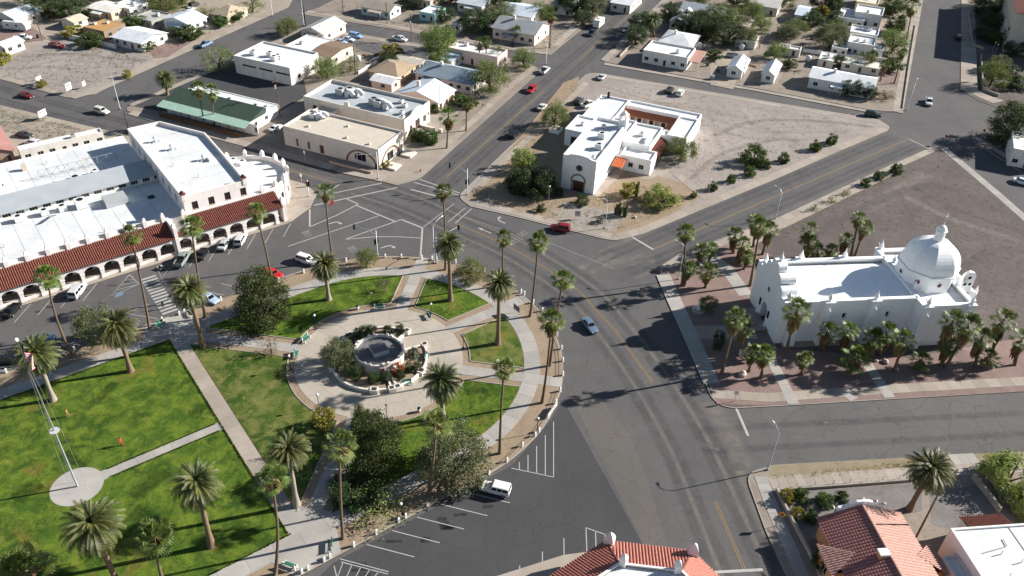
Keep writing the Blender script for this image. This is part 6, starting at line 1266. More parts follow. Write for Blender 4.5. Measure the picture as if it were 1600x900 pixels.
# transept
b = MB(); tp = [(23.4, -2.7), (33.6, -2.7), (33.6, 16.4), (23.4, 16.4)]
b.wall(tp[0], tp[1], 0, 9.2, [(5.6, 6.4, 5.2, 6.5)], .35); b.wall(tp[1], tp[2], 0, 9.2, [(6, 6.8, 5, 6.3), (12, 12.8, 5, 6.3)], .35); b.wall(tp[2], tp[3], 0, 9.2); b.wall(tp[3], tp[0], 0, 9.2); b.build('transept_wall', CW, dc)
cwin('S', 6.0, .8, 5.2, 6.5, 23.4, -2.7); cwin('E', 6.4, .8, 5, 6.3, 23.4, -2.7, 10.2, 19.1); cwin('E', 12.4, .8, 5, 6.3, 23.4, -2.7, 10.2, 19.1)
MB().sheet([(23.5, -2.6), (33.5, -2.6), (33.5, 16.3), (23.5, 16.3)], 8.7).build('transept_roof', CW, dc)
MB().strip(tp, .8, 9.2, 9.65, closed=True, side=.7).build('coping', CW, dc)
MB().sheet([(33.5, 2.2), (37.2, 2.2), (37.2, 11.6), (33.5, 11.6)], 7.6).build('apse_roof', CW, dc); b = MB(); b.wall((33.5, 2.1), (37.3, 2.1), 0, 8.3); b.wall((37.3, 2.1), (37.3, 11.7), 0, 8.3); b.wall((37.3, 11.7), (33.5, 11.7), 0, 8.3); b.build('apse_wall', CW, dc)
for x, y, sy in ((24.2, -2.7, -1), (32.8, -2.7, -1), (24.2, 16.4, 1), (32.8, 16.4, 1)): buttress(x, y, 1.5, .6, sy=sy); ob('finial', FIN, dc, (x, y, 9.7), x, 1.1)
for x, y in ((37, 2.4), (37, 11.4)): ob('finial', FIN, dc, (x, y, 8.3), 0, .9)
for x in (24.2, 32.8): MB().tube([(x, -3.3, 8.2), (x, -4.0, 8.05)], .1, 6).build('spout', CW, dc)
MB().bx(34.2, 36.6, 3.4, 4.1, 7.6, 11.2).build('bell_wall', CW, dc)
o = MB().lathe([(1.25, 0), (1.25, .7)], n=14).data('bell_arch', CW); o = ob('bell_gable', o, dc, (35.4, 3.4, 11.2)); o.rotation_euler = (-math.pi/2, 0, 0)
for x, z in ((34.9, 9.7), (35.9, 9.7), (35.4, 11.2)): q = ob('bell_opening', MB().lathe([(0, -.02), (.33, -.02), (.33, .74), (0, .74)], n=12).data('bell_opening', DARK), dc, (x, 3.38, z)); q.rotation_euler = (-math.pi/2, 0, 0)
# drum, dome, lantern, cross
dx, dy = 28.7, 7.2; oct_ = lambda r, z: [(dx+r*math.cos(R_(22.5+45*i)), dy+r*math.sin(R_(22.5+45*i)), z) for i in range(8)]
b = MB(); a, c = oct_(5.45, 8.3), oct_(5.45, 12.1); b.add(a+c, [(i, (i+1) % 8, (i+1) % 8+8, i+8) for i in range(8)]); b.build('drum', CW, dc)
b = MB(); a, c = oct_(5.8, 12.1), oct_(5.8, 12.4); e = oct_(5.3, 12.4); f_ = oct_(5.4, 12.09); b.add(a+c+e+f_, [(i, (i+1) % 8, (i+1) % 8+8, i+8) for i in range(8)]+[(i+8, (i+1) % 8+8, (i+1) % 8+16, i+16) for i in range(8)]+[(i+24, (i+1) % 8+24, (i+1) % 8, i) for i in range(8)]); b.build('drum_cornice', CW, dc)
prof = [(5.5*math.cos(R_(x)), 12.38+5.35*math.sin(R_(x))) for x in range(0, 85, 7)]+[(.9, 17.7)]
for i in range(8):
    b = MB(); 
    for (r0, z0), (r1, z1) in zip(prof, prof[1:]):
        p = [oct_(r0, z0)[i], oct_(r0, z0)[(i+1) % 8], oct_(r1, z1)[(i+1) % 8], oct_(r1, z1)[i]]; b.add(p, [(0, 1, 2, 3)])
    b.build('dome_panel', CW, dc)
for i in range(8):
    g = R_(45*i); r = 5.45*math.cos(R_(22.5)); q = ob('round_window', MB().lathe([(.62, -.05), (.62, .1), (.45, .1), (.45, -.05)], n=16).data('round_window', CW), dc, (dx+r*math.cos(g), dy+r*math.sin(g), 10.6)); q.rotation_euler = (0, math.pi/2, g)
    ob('red_pane', MB().lathe([(0, .03), (.46, .03)], n=16, cap=False).data('red_pane', mat('red_glass', '7a2a2a', .2, .2, 3)), q)
MB().lathe([(.9, 17.3), (.86, 19.6), (1.05, 19.63), (1.05, 19.75), (.9, 19.8), (.84, 20.1), (.66, 20.45), (.36, 20.7), (.08, 20.8), (.04, 21.9)], dx, dy, 0, 12).build('lantern', CW, dc)
b = MB(); b.box(dx, dy, 21.9, .12, .12, 1.5); b.box(dx, dy, 22.75, .85, .12, .12, R_(40)); b.build('cross', WHT, dc)
for g in (45, 135, 225, 315): ob('finial', FIN, dc, (dx+6.0*math.cos(R_(g)), dy+6.0*math.sin(R_(g)), 9.6 if g > 180 else 9.6), g, .9)
# scalloped facade
prof = [(0, 0), (0, 9.6), (1.0, 9.75), (1.9, 9.6), (2.1, 10.6)]
def lobe(cx, cz, r, a0, a1, n=8): return [(cx+r*math.cos(R_(a0+(a1-a0)*i/n)), cz+r*math.sin(R_(a0+(a1-a0)*i/n))) for i in range(n+1)]
half = [(-.3, 0), (-.3, 9.7), (1.7, 9.7)]+lobe(2.9, 9.9, 1.2, 180, 45)+lobe(4.55, 11.5, 1.25, 175, 60)+lobe(6.1, 13.2, 1.0, 180, 100)
full = half+[(13.6-y, z) for y, z in half[::-1]]; k = len(full)
b = MB(); X0, X1 = -2.3, -.7
arch = [(6.8-1.3, 0), (6.8-1.3, 3.0)]+[(6.8-1.3*math.cos(R_(x)), 3.0+1.3*math.sin(R_(x))) for x in range(15, 180, 15)]+[(6.8+1.3, 3.0), (6.8+1.3, 0)]
fr = full[1:-1]; ar2 = arch
# front skin as strips either side of the door opening
def skin(x, flip):
    ys = sorted({round(y, 3) for y, z in full}|{round(y, 3) for y, z in ar2}); 
    def top(y):
        best = 0
        for (a, za), (c, zc) in zip(full, full[1:]):
            if min(a, c)-1e-6 <= y <= max(a, c)+1e-6: best = max(best, max(za, zc) if abs(a-c) < 1e-6 else za+(zc-za)*(y-a)/(c-a))
        return best
    def bot(y): 
        if abs(y-6.8) >= 1.3-1e-6: return 0
        return 3.0+math.sqrt(max(0, 1.69-(y-6.8)**2))
    for a, c in zip(ys, ys[1:]):
        if c-a < 1e-4: continue
        e = 1e-4; q = [(x, a, bot(a+e)), (x, c, bot(c-e)), (x, c, top(c-e)), (x, a, top(a+e))]; b.add(q, [(3, 2, 1, 0) if flip else (0, 1, 2, 3)])
skin(X0, True); skin(X1, False)
for (a, za), (c, zc) in zip(full, full[1:]): b.add([(X0, a, za), (X1, a, za), (X1, c, zc), (X0, c, zc)], [(3, 2, 1, 0)])
for (a, za), (c, zc) in zip(arch, arch[1:]): b.add([(X0, a, za), (X1, a, za), (X1, c, zc), (X0, c, zc)], [(0, 1, 2, 3)])
b.build('facade', CW, dc); MB().bx(-1.0, -.9, 5.5, 8.1, 0, 4.4).build('door', DOOR, dc)
for y, r in ((2.9, 1.2), (4.55, 1.25), (9.05, 1.25), (10.7, 1.2)): q = ob('scallop_roll', MB().lathe([(r*.98, 0), (r*.98, 1.5), (0, 1.5)], n=18, cap=False).data('scallop_roll', CW), dc, (-.75, y, 9.9 if r < 1.22 else 11.5)); q.rotation_euler = (0, math.pi/2, 0)
ob('finial', FIN, dc, (-1.5, 6.8, 14.1), 0, 1.1); ob('finial', FIN, dc, (-1.3, .6, 9.7), 0, 1.1); ob('finial', FIN, dc, (-1.3, 13.0, 9.7), 0, 1.1)
q = ob('round_window', MB().lathe([(.75, -.06), (.75, .12), (.55, .12), (.55, -.06)], n=18).data('rw', CW), dc, (X0, 6.8, 7.6)); q.rotation_euler = (0, -math.pi/2, 0); ob('pane', MB().lathe([(0, .04), (.56, .04)], n=16, cap=False).data('pane', PANE), q)
for y in (4.6, 9.0): MB().bx(-2.45, -2.28, y-.3, y+.3, 2.4, 3.9).build('niche', DARK, dc); MB().bx(-2.75, -2.3, y-.35, y+.35, .0, .9).build('urn_stand', CW, dc)
for i, (dd, hh) in enumerate(((5.6, .15), (4.4, .3), (3.2, .45))): MB().bx(-2.3-dd, -2.3, 3.2, 10.4, -.1, hh).build('step', _M['walk_tan'], dc)
for y in (4.2, 9.4): MB().tube([(-7.6, y, .1), (-7.6, y, 1.0), (-4.2, y, 1.4), (-4.2, y, .4)], .03, 5).build('handrail', DARK, dc)
MB().bx(-6.6, -5.3, 6.1, 7.5, .152, .17).build('door_mat', DARK, dc)
b = MB(); b.sheet([(-1, -1.7), (26, -1.7), (26, 0), (-1, 0)], .03); b.build('apron', _M['walk_tan'], dc)
# ---- the other church: white mission church with courtyard
fc = thing('mission_church', 'white mission church with arched door and tiled courtyard behind', 'church', (11.0, 179.1, .12), R_(-22.5))
FW = mat('mission_white', 'f5f4f2', .85, .03, .5, .18, 2.5, streak=.2)
# nave, front door opening, rose window
b = MB(); b.wall((0, 0), (8.5, 0), 0, 8.5, [(2.95, 5.75, 0, 2.8)], .5); 
b.wall((8.5, 0), (8.5, 24), 0, 9.0, [(4.4, 5.1, 4.6, 6.4), (8.4, 9.1, 4.6, 6.4), (12.4, 13.1, 4.6, 6.4), (16.4, 17.1, 4.6, 6.4)], .35); b.wall((8.5, 24), (0, 24), 0, 9.0); b.wall((0, 24), (0, 0), 0, 9.0)
for x0, x1, s_ in ((0, .4, -1), (8.1, 8.5, 1)): b.add([(x0, .4, 9.0), (x1, .4, 9.0), (x1, 24, 9.0), (x0, 24, 9.0)], [(0, 1, 2, 3)])
b.add([(.4, .4, 9), (.4, 24, 9), (.4, 24, 8.2), (.4, .4, 8.2)], [(0, 1, 2, 3)]); b.add([(8.1, 24, 9), (8.1, .4, 9), (8.1, .4, 8.2), (8.1, 24, 8.2)], [(0, 1, 2, 3)]); b.build('nave_wall', FW, fc)
MB().sheet([(.3, .3), (8.2, .3), (8.2, 23.9), (.3, 23.9)], 8.3).build('nave_roof', ROOFW, fc)
cur = [(0, 9.0), (1.0, 9.0), (1.5, 9.15), (2.1, 9.45), (3.0, 9.6), (4.25, 9.68), (5.5, 9.6), (6.4, 9.45), (7.0, 9.15), (7.5, 9.0), (8.5, 9.0)]; b = MB()
for (a, za), (c, zc) in zip(cur, cur[1:]): b.add([(a, 0, 8.5), (c, 0, 8.5), (c, 0, zc), (a, 0, za), (a, .45, 8.2), (c, .45, 8.2), (c, .45, zc), (a, .45, za)], [(0, 1, 2, 3), (5, 4, 7, 6), (3, 2, 6, 7)])
b.build('front_parapet', FW, fc)
for u in (4.75, 8.75, 12.75, 16.75): window(fc, 'E', 8.5, 24, u, .7, 4.6, 6.4, 0, 0, rev=.35, bars=0, frame=FW)
MB().bx(2.95, 5.75, .42, .5, 0, 2.8).build('door', DOOR, fc)
for k in range(15):     # voussoirs round the door arch
    g = R_(180*k/14); o = MB().box(0, 0, 0, .34, .16, .32).data('s', mat('door_stone', '6f655c', .9, .25, 5)) if k == 0 else o; q = ob('arch_stone', o, fc, (4.35+1.58*math.cos(g), -.02, 2.75+1.58*math.sin(g))); q.rotation_euler = (0, -g+math.pi/2, 0)
for sx in (-1, 1):
    for k in range(6): ob('jamb_stone', o, fc, (4.35+sx*1.58, -.02, .05+k*.45))
q = ob('door_head', MB().lathe([(0, -.06), (1.42, -.06)], n=24, cap=False).data('door_head', DOOR), fc, (4.35, -.0, 2.8)); q.rotation_euler = (math.pi/2, 0, 0)
q = ob('rose_window', MB().lathe([(.8, -.03), (.8, .12), (.62, .12), (.62, -.03)], n=16).data('rose', mat('door_stone', '6f655c')), fc, (4.35, 0, 6.3)); q.rotation_euler = (math.pi/2, 0, 0); ob('pane', MB().lathe([(0, .05), (.63, .05)], n=16, cap=False).data('pane', PANE), q)
for k in range(8): g = R_(45*k+22); c = math.cos(g), math.sin(g); MB().add([(4.35+c[0]*.7-c[1]*.03, -.02, 6.3+c[1]*.7+c[0]*.03), (4.35+c[0]*.7+c[1]*.03, -.02, 6.3+c[1]*.7-c[0]*.03), (4.35+c[0]*1.15, -.02, 6.3+c[1]*1.15)], [(0, 1, 2)]).build('ray', mat('door_stone', '6f655c'), fc)
# wings
body(fc, -7.6, -.05, 22.0, 32.0, 4.3, FW, ROOFW, .45, [('S', 2.6, 1.7, 0, 2.9, VOID)]); body(fc, -6.4, 2.0, 32.05, 48.4, 4.2, FW, ROOFW, .45); body(fc, 2.05, 23, 44.8, 48.8, 4.2, FW, ROOFW, .45); body(fc, 17.7, 23, 31.5, 44.75, 4.2, FW, ROOFW, .45, [('E', 4, 1, .9, 2.2), ('E', 9, 1, .9, 2.2)])  # west wing arch is open: its VOID leaf is interior shade painted dark
body(fc, 8.55, 16.0, 21.1, 33.5, 4.9, FW, ROOFW, .5); body(fc, 2.05, 8.5, 24.05, 34.0, 5.0, FW, ROOFW, .45); body(fc, 9.9, 18.0, 15.7, 21.05, 3.8, FW, ROOFW, .5, [('S', 2.9, 1.3, 1.2, 2.5), ('S', 5.7, 1.3, 1.2, 2.5), ('E', 2.5, 1.0, 1.2, 2.3)]); body(fc, 8.6, 9.85, 16, 21.05, 3.2, FW, ROOFW, .3)
MB().bx(14.2, 14.7, 22, 27, 4.9, 6.1).build('parapet', FW, fc); body(fc, 16.05, 18.2, 31.6, 35.0, 3.9, FW, ROOFW, .4, name='porch_block')
# bell tower
b = MB(); b.bx(6.9, 8.9, 21.6, 23.6, 8.2, 10.4); b.bx(6.7, 9.1, 21.4, 23.8, 10.4, 10.65); b.build('bell_tower', FW, fc); b = MB(); 
for ux, uy in ((7.0, 21.7), (8.4, 21.7), (7.0, 23.1), (8.4, 23.1)): b.bx(ux, ux+.4, uy, uy+.4, 10.65, 11.7)
b.bx(6.9, 8.9, 21.6, 23.6, 11.7, 11.9); b.build('belfry', FW, fc); MB().lathe([(.85, 11.9), (.75, 12.3), (.4, 12.65), (.06, 12.8), (.05, 13.2)], 7.9, 22.6, 0, 12).build('belfry_dome', FW, fc, smooth=True)
# tiled courtyard skirts and porches
for e0, e1, t1, t0 in (((17.6, 42.2, 2.7), (2.1, 42.2, 2.7), (2.1, 44.75, 3.7), (17.6, 44.75, 3.7)), ((4.6, 42.2, 2.7), (4.6, 34.1, 2.7), (2.05, 34.1, 3.7), (2.05, 44.7, 3.7)), ((15.3, 34.1, 2.7), (15.3, 42.2, 2.7), (17.65, 44.7, 3.7), (17.65, 34.1, 3.7))): tiles(fc, e1, e0, t0, t1, .5, TILEO) if False else tiles(fc, e0, e1, t1, t0, .5, TILEO)
for k in range(7): MB().box(4.9+k*1.75, 42.4, 0, .2, .2, 2.7).build('porch_post', _M['pole_wood'], fc); MB().bx(4.2+k*1.75, 5.3+k*1.75, 44.7, 44.78, .1, 2.1).build('door', DOORW if k % 2 == 0 else DOOR, fc)
MB().sheet([(2.1, 34.1), (17.6, 34.1), (17.6, 44.7), (2.1, 44.7)], .03).build('court_floor', _M['walk_tan'], fc)
tiles(fc, (18.3, 21.2, 2.7), (18.3, 31.4, 2.7), (16.05, 31.4, 3.7), (16.05, 21.2, 3.7), .5, TILE)
for k in range(5): MB().box(18.1, 21.5+k*2.4, 0, .2, .2, 2.7).build('porch_post', _M['pole_wood'], fc)
tiles(fc, (9.0, 11.2, 2.8), (11.9, 11.2, 2.8), (11.9, 15.2, 3.5), (9.0, 15.2, 3.5), .45, mat('roof_tile_vivid', 'b8633c', .8, .15, 2.5))
for ux in (9.2, 11.7): MB().box(ux, 11.5, 0, .18, .18, 2.85).build('porch_post', _M['pole_wood'], fc)
for x, y, s_ in ((5.0, 14, 1.5), (6.3, 8.0, 1.4), (6.8, 2.2, .8), (3.5, 20, .8)): unit(fc, x, y, 8.3, s_)
unit(fc, 12, 27, 4.9, 1.0); unit(fc, -4.5, 27, 4.3, .8); MB().bx(-4.4, -3.8, 47.5, 48.1, 4.2, 6.0).build('chimney', DARK, fc)
x, y = P(866, 202); t = thing('tree_planter', 'white square planter box under the spreading tree', 'planter', (*P(868, 206), .12), R_(-22)); b = MB(); 
for q in ((-1.5, 1.5, -1.5, -1.2), (-1.5, 1.5, 1.2, 1.5), (-1.5, -1.2, -1.2, 1.2), (1.2, 1.5, -1.2, 1.2)): b.bx(*q, 0, 1.0)
b.build('planter_wall', FW, t); MB().sheet([(-1.2, -1.2), (1.2, -1.2), (1.2, 1.2), (-1.2, 1.2)], .8).build('soil', _M['yard_dirt'], t)
# ---- bandstand and its planter
CREN = MB().box(0, 0, 0, .42, .46, .3).data('crenel', mat('bandstand_white', 'd9d2ca', .85, .12, .9, .1, 3))
bs = thing('bandstand', 'round white bandstand with grey deck and square hatch', 'bandstand', (*C0, .14), AX)
BWm = mat('bandstand_white', 'd9d2ca', .85, .12, .9, .1, 3); DECK = mat('bandstand_deck', '6d6c6c', .9, .15, .8)
MB().lathe([(4.6, 0), (4.45, 2.0), (4.45, 2.3), (4.15, 2.3), (4.15, 1.7)], n=40, cap=False).build('drum_wall', BWm, bs); MB().lathe([(4.2, 1.75), (0, 1.75)], n=40, cap=False).build('deck', DECK, bs)
MB().box(.1, .1, 1.74, 2.8, 2.8, .95, R_(-8)).build('hatch', mat('hatch_side', 'b9c0c4', .6, .06), bs); MB().box(.1, .1, 2.692, 2.7, 2.7, .03, R_(-8)).build('hatch_top', DECK, bs)
for i in range(16):
    g = R_(i*22.5+(5 if i % 2 else -5)); ob('crenel', CREN, bs, (4.3*math.cos(g), 4.3*math.sin(g), 2.28), g)
for i in range(8):
    g = R_(i*45-22); q = MB().bx(-.1, .14, -.42, .42, .3, 1.8).build('panel', mat('tile_panel', 'c29a8c', .7, .3, 6), bs, (4.47*math.cos(g), 4.47*math.sin(g), 0), g)
pr = thing('planter_ring', 'low white ring wall planter round the bandstand', 'planter', (*C0, .14), AX)
for a0, a1 in ((25, 100), (105, 255), (262, 350)):
    b = MB(); b.lathe([(8.75, 0), (8.75, .62), (8.4, .62), (8.4, .3)], n=24, a0=a0, a1=a1); b.build('ring_wall', BWm, pr); MB().lathe([(8.45, .32), (4.5, .42)], n=20, a0=a0, a1=a1, cap=False).build('soil', _M['park_dirt'], pr)
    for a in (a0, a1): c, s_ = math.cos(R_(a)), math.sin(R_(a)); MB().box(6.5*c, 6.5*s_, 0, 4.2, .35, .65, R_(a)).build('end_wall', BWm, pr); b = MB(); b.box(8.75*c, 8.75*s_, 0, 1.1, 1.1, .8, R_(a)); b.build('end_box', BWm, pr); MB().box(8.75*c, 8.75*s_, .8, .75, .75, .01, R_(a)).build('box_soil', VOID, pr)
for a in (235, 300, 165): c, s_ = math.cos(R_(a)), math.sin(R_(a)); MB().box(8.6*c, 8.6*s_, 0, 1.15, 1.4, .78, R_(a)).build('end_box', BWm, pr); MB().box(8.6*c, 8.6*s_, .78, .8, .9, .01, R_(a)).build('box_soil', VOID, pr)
# ------------------------------------------------------------------ shops and houses of the middle block
# cream corner building with big arches, flat tan roof
a, w_, d_ = rect3((441.7, 197), (593, 233), (633.6, 204.5), -23, 5.4)
cb = thing('corner_shop', 'cream corner building with brown arch surrounds and flat tan roof', 'building', (a[0], a[1], .12), R_(-23))
body(cb, 0, w_, 0, d_, 4.9, CREAM, TANROOF, .5, [('S', 4.0, .75, .4, 2.6), ('S', 7.6, .75, .4, 2.6), ('S', 11.6, 1.3, .1, 2.5, DOOR), ('S', w_-5.2, 2.6, .9, 3.0), ('E', d_*.45, 3.0, .1, 2.6)])
ABR = mat('arch_brown', '80604c', .85, .1, 3)
def arch_band(t, side, u, r, w_, d_, wd=.45, dep=.14):
    b = MB(); n = 18; q = []
    for i in range(n):
        for g in (i, i+1): pass
        a0, a1 = math.pi*i/n, math.pi*(i+1)/n
        p = [(-r*math.cos(a0), r*math.sin(a0)*.82), (-r*math.cos(a1), r*math.sin(a1)*.82), (-(r-wd)*math.cos(a1), (r-wd)*math.sin(a1)*.82), (-(r-wd)*math.cos(a0), (r-wd)*math.sin(a0)*.82)]
        b.add([(x, -dep, z) for x, z in p]+[(x, .02, z) for x, z in p], [(0, 1, 2, 3)[::-1], (0, 4, 5, 1)[::-1], (2, 6, 7, 3)[::-1]])
    o = b.build('arch_surround', ABR, t, (u, 0, .2) if side == 'S' else (w_, u, .2), 0 if side == 'S' else R_(90)); return o
arch_band(cb, 'S', w_-5.2, 4.6, w_, d_); arch_band(cb, 'E', d_*.45, 4.4, w_, d_)
MB().bx(.4, 3.6, -.06, -.01, 4.2, 4.8).build('sign_board', mat('sign_cream', 'd5cdbf', .7, .05), cb); b = MB()
for i in range(9): b.bx(.7+i*.3, .88+i*.3, -.066, -.061, 4.4, 4.62)
b.build('sign_letters', mat('sign_ink', '5a5a60'), cb)
for x, y in ((5.5, 3.5), (w_*.62, 2.6), (w_*.86, 2.2), (w_*.5, d_*.7)): MB().bx(x-.3, x+.3, y-.3, y+.3, 4.9, 5.4).build('roof_vent', TANROOF, cb)
for k, (x, y) in enumerate(((2.6, d_-2.2), (4.0, d_-1.9), (5.4, d_-2.0), (3.4, d_-3.6), (4.8, d_-3.5))): (unit if k % 2 else duct)(cb, x, y, 4.9, 1.3)
MB().bx(-3.2, -.05, 4.2, 9.0, 0, 2.2).build('yard_wall', CREAM, cb); body(cb, 0, 5.4, d_+.05, d_+5.5, 4.2, CREAM, TANROOF, .35, name='rear_wall')
MB().bx(w_*.55, w_-.5, -3.2, -2.9, 0, .6).build('planter_wall', mat('wall_c0a596', 'b59a8b', .85, .08), cb)
for u in (d_*.2, d_*.85): MB().bx(w_+1.0, w_+4.0, u-1.6, u+1.6, 0, .5).build('planter_box', CREAM, cb)
# grey-roofed hall with coolers
a, w_, d_ = rect3((474, 150.6), (631.7, 187.5), (675, 159), -23, 6.0)
gb = thing('grey_roof_hall', 'cream hall with blue-grey flat roof and white coolers', 'building', (a[0], a[1], .12), R_(-23))
body(gb, 0, w_, 0, d_, 5.2, CREAM, GREYROOF, .8, [('S', 3.5, 1.4, 2.4, 4.0), ('S', 8, 1.4, 2.4, 4.0), ('E', 3.2, 1.1, .1, 3.0, DOOR), ('E', d_*.5, 2.4, .1, 3.4, VOID), ('E', d_*.78, 1.6, 1.0, 3.0), ('E', d_*.93, .8, 2.0, 3.2)])  # east arch recess: the VOID leaf is its shade, painted as a dark panel
MB().bx(w_*.42, w_*.46, -.1, .4, 4.9, 7.2).build('chimney', CREAM, gb)
b = MB(); cv = [(0, 0), (d_*.25, 0), (d_*.33, .5), (d_*.5, .9), (d_*.67, .5), (d_*.75, 0)]
for (p, za), (q, zc) in zip(cv, cv[1:]): b.add([(w_+.003, p, 5.9), (w_+.003, q, 5.9), (w_+.003, q, 6.0+zc), (w_+.003, p, 6.0+za), (w_-.3, p, 5.9), (w_-.3, q, 5.9), (w_-.3, q, 6.0+zc), (w_-.3, p, 6.0+za)], [(0, 1, 2, 3), (5, 4, 7, 6), (3, 2, 6, 7)])
b.build('curved_parapet', CREAM, gb)
for x, y in ((w_*.3, d_*.5), (w_*.36, d_*.62), (w_*.66, d_*.42), (w_*.72, d_*.36)): duct(gb, x, y, 5.2, 1.7); unit(gb, x-2.2, y+.3, 5.2, 1.9, 1)
for x, y in ((w_*.85, d_*.62), (w_*.9, d_*.3), (w_*.78, d_*.75), (w_*.95, d_*.12)): unit(gb, x, y, 5.2, 1.0)
arch_band(gb, 'E', d_*.5, 1.9, w_, d_, .3, .1); MB().bx(w_+.3, w_+5, d_*.55, d_*.6, 0, 1.4).build('stair_wall', CREAM, gb); MB().bx(w_+.3, w_+5, d_*.32, d_*.36, 0, 1.2).build('stair_wall', CREAM, gb)
for i in range(5): MB().bx(w_+.1, w_+4.2-i*.7, d_*.37, d_*.54, i*.17, .17+i*.17).build('step', _M['walk_tan'], gb)
x, y = P(688, 207); t = thing('small_flagpole', 'thin pale flagpole before the grey roofed hall', 'flagpole', (x, y, .12)); MB().tube([(0, 0, 0), (0, 0, 14)], [.09, .05], 8).build('pole', GALV, t); MB().lathe([(.6, 0), (.6, .9), (.5, 1.0), (0, 1.0)], n=10).build('base', CREAM, t)
# green-roofed building
a, w_, d_ = rect3((244, 166), (387, 198), (440, 163), -23, 2.7)
gr = thing('green_roof_building', 'long low building with dark green roof and pale green porch roof', 'building', (a[0], a[1], .12), R_(-23))
body(gr, 1.2, w_-.6, 2.4, d_, 3.0, STUC, ROOFW, .15, [('S', 3+i*4.6, 1.5 if i % 3 else 1.0, .1 if i % 3 == 1 else .9, 2.3, DOORW if i % 3 == 1 else None) for i in range(7)]+[('E', 3, 1.3, 1, 2.2), ('E', 7.5, 1.3, 1, 2.2)])
GD, GL = mat('roof_dark_green', '3d4d42', .8, .12, .6), mat('roof_pale_green', '97b3a5', .6, .08, .8)
RD = max(6.5, d_*.45)
b = MB(); b.add([(0, 0, 2.55), (w_, 0, 2.55), (w_, 3.0, 3.25), (0, 3.0, 3.25), (0, 0, 2.68), (w_, 0, 2.68), (w_, 3.0, 3.38), (0, 3.0, 3.38)], [(4, 5, 6, 7), (3, 2, 1, 0), (0, 1, 5, 4), (1, 2, 6, 5), (3, 0, 4, 7)]); b.build('porch_roof', GL, gr)
b = MB(); b.add([(.2, 2.9, 3.36), (w_-.2, 2.9, 3.36), (w_-.2, RD+2, 5.0), (.2, RD+2, 5.0), (.2, RD+2.4, 3.2), (w_-.2, RD+2.4, 3.2), (.2, 2.9, 3.2), (w_-.2, 2.9, 3.2)], [(0, 1, 2, 3), (3, 2, 5, 4), (1, 7, 5, 2), (0, 3, 4, 6), (0, 6, 7, 1)]); b.build('roof', GD, gr)
b = MB()
for i in range(int(w_/.5)): b.tube([(i*.5+.25, -.02, 2.69), (i*.5+.25, 2.95, 3.4)], .03, 4, cap=False)
tag(b.build('roof_ribs', GL, gr), kind='stuff')
for i in range(12): MB().box(.5+i*(w_-1)/11, .25, 0, .14, .14, 2.55).build('porch_post', _M['pole_wood'], gr)
for i in range(18): MB().bx(1+i*(w_-2)/18, 1+(i+.92)*(w_-2)/18, -.6, -.5, 0, 1.1).build('fence_board', mat('fence_brown', '5f4534', .9, .2, 3), gr)
for x, y in ((w_*.1, RD+3.2), (w_*.55, RD+3.6), (w_*.85, RD+3.5), (w_*.95, RD+4)): unit(gr, x, y, 3.0, 1.3)
# white hall behind it
t, w_, d_ = house('large white flat-roofed hall with long blank wall', (365, 87), (446, 110), (496, 87), 5.6, flat=True, wall='ddd8cf', roof='dcdddd', S_=0, E=2, name='hall', cat='building', par=.5)
for i in range(3): MB().bx(3+i*w_*.3, 8+i*w_*.3, -.04, -.01, 3.0, 3.5).build('louvre', DARK, t)
for x, y in ((w_*.2, d_*.3), (w_*.45, d_*.4), (w_*.6, d_*.25)): unit(t, x, y, 5.1, 1.5)
house('white roofed annex with long low front behind the hall', (444, 72), (482, 84), (520, 66), 3.6, flat=True, wall='d3ccc0', roof='dadada', S_=2, E=0, name='annex', cat='building', par=.15); house('brown roofed lean-to beside the white annex', (486, 83), (511, 93), (546, 74), 3.4, .6, 'u', wall='c9c2b6', roof='7f6b57', S_=2, E=2, name='lean_to', cat='building')
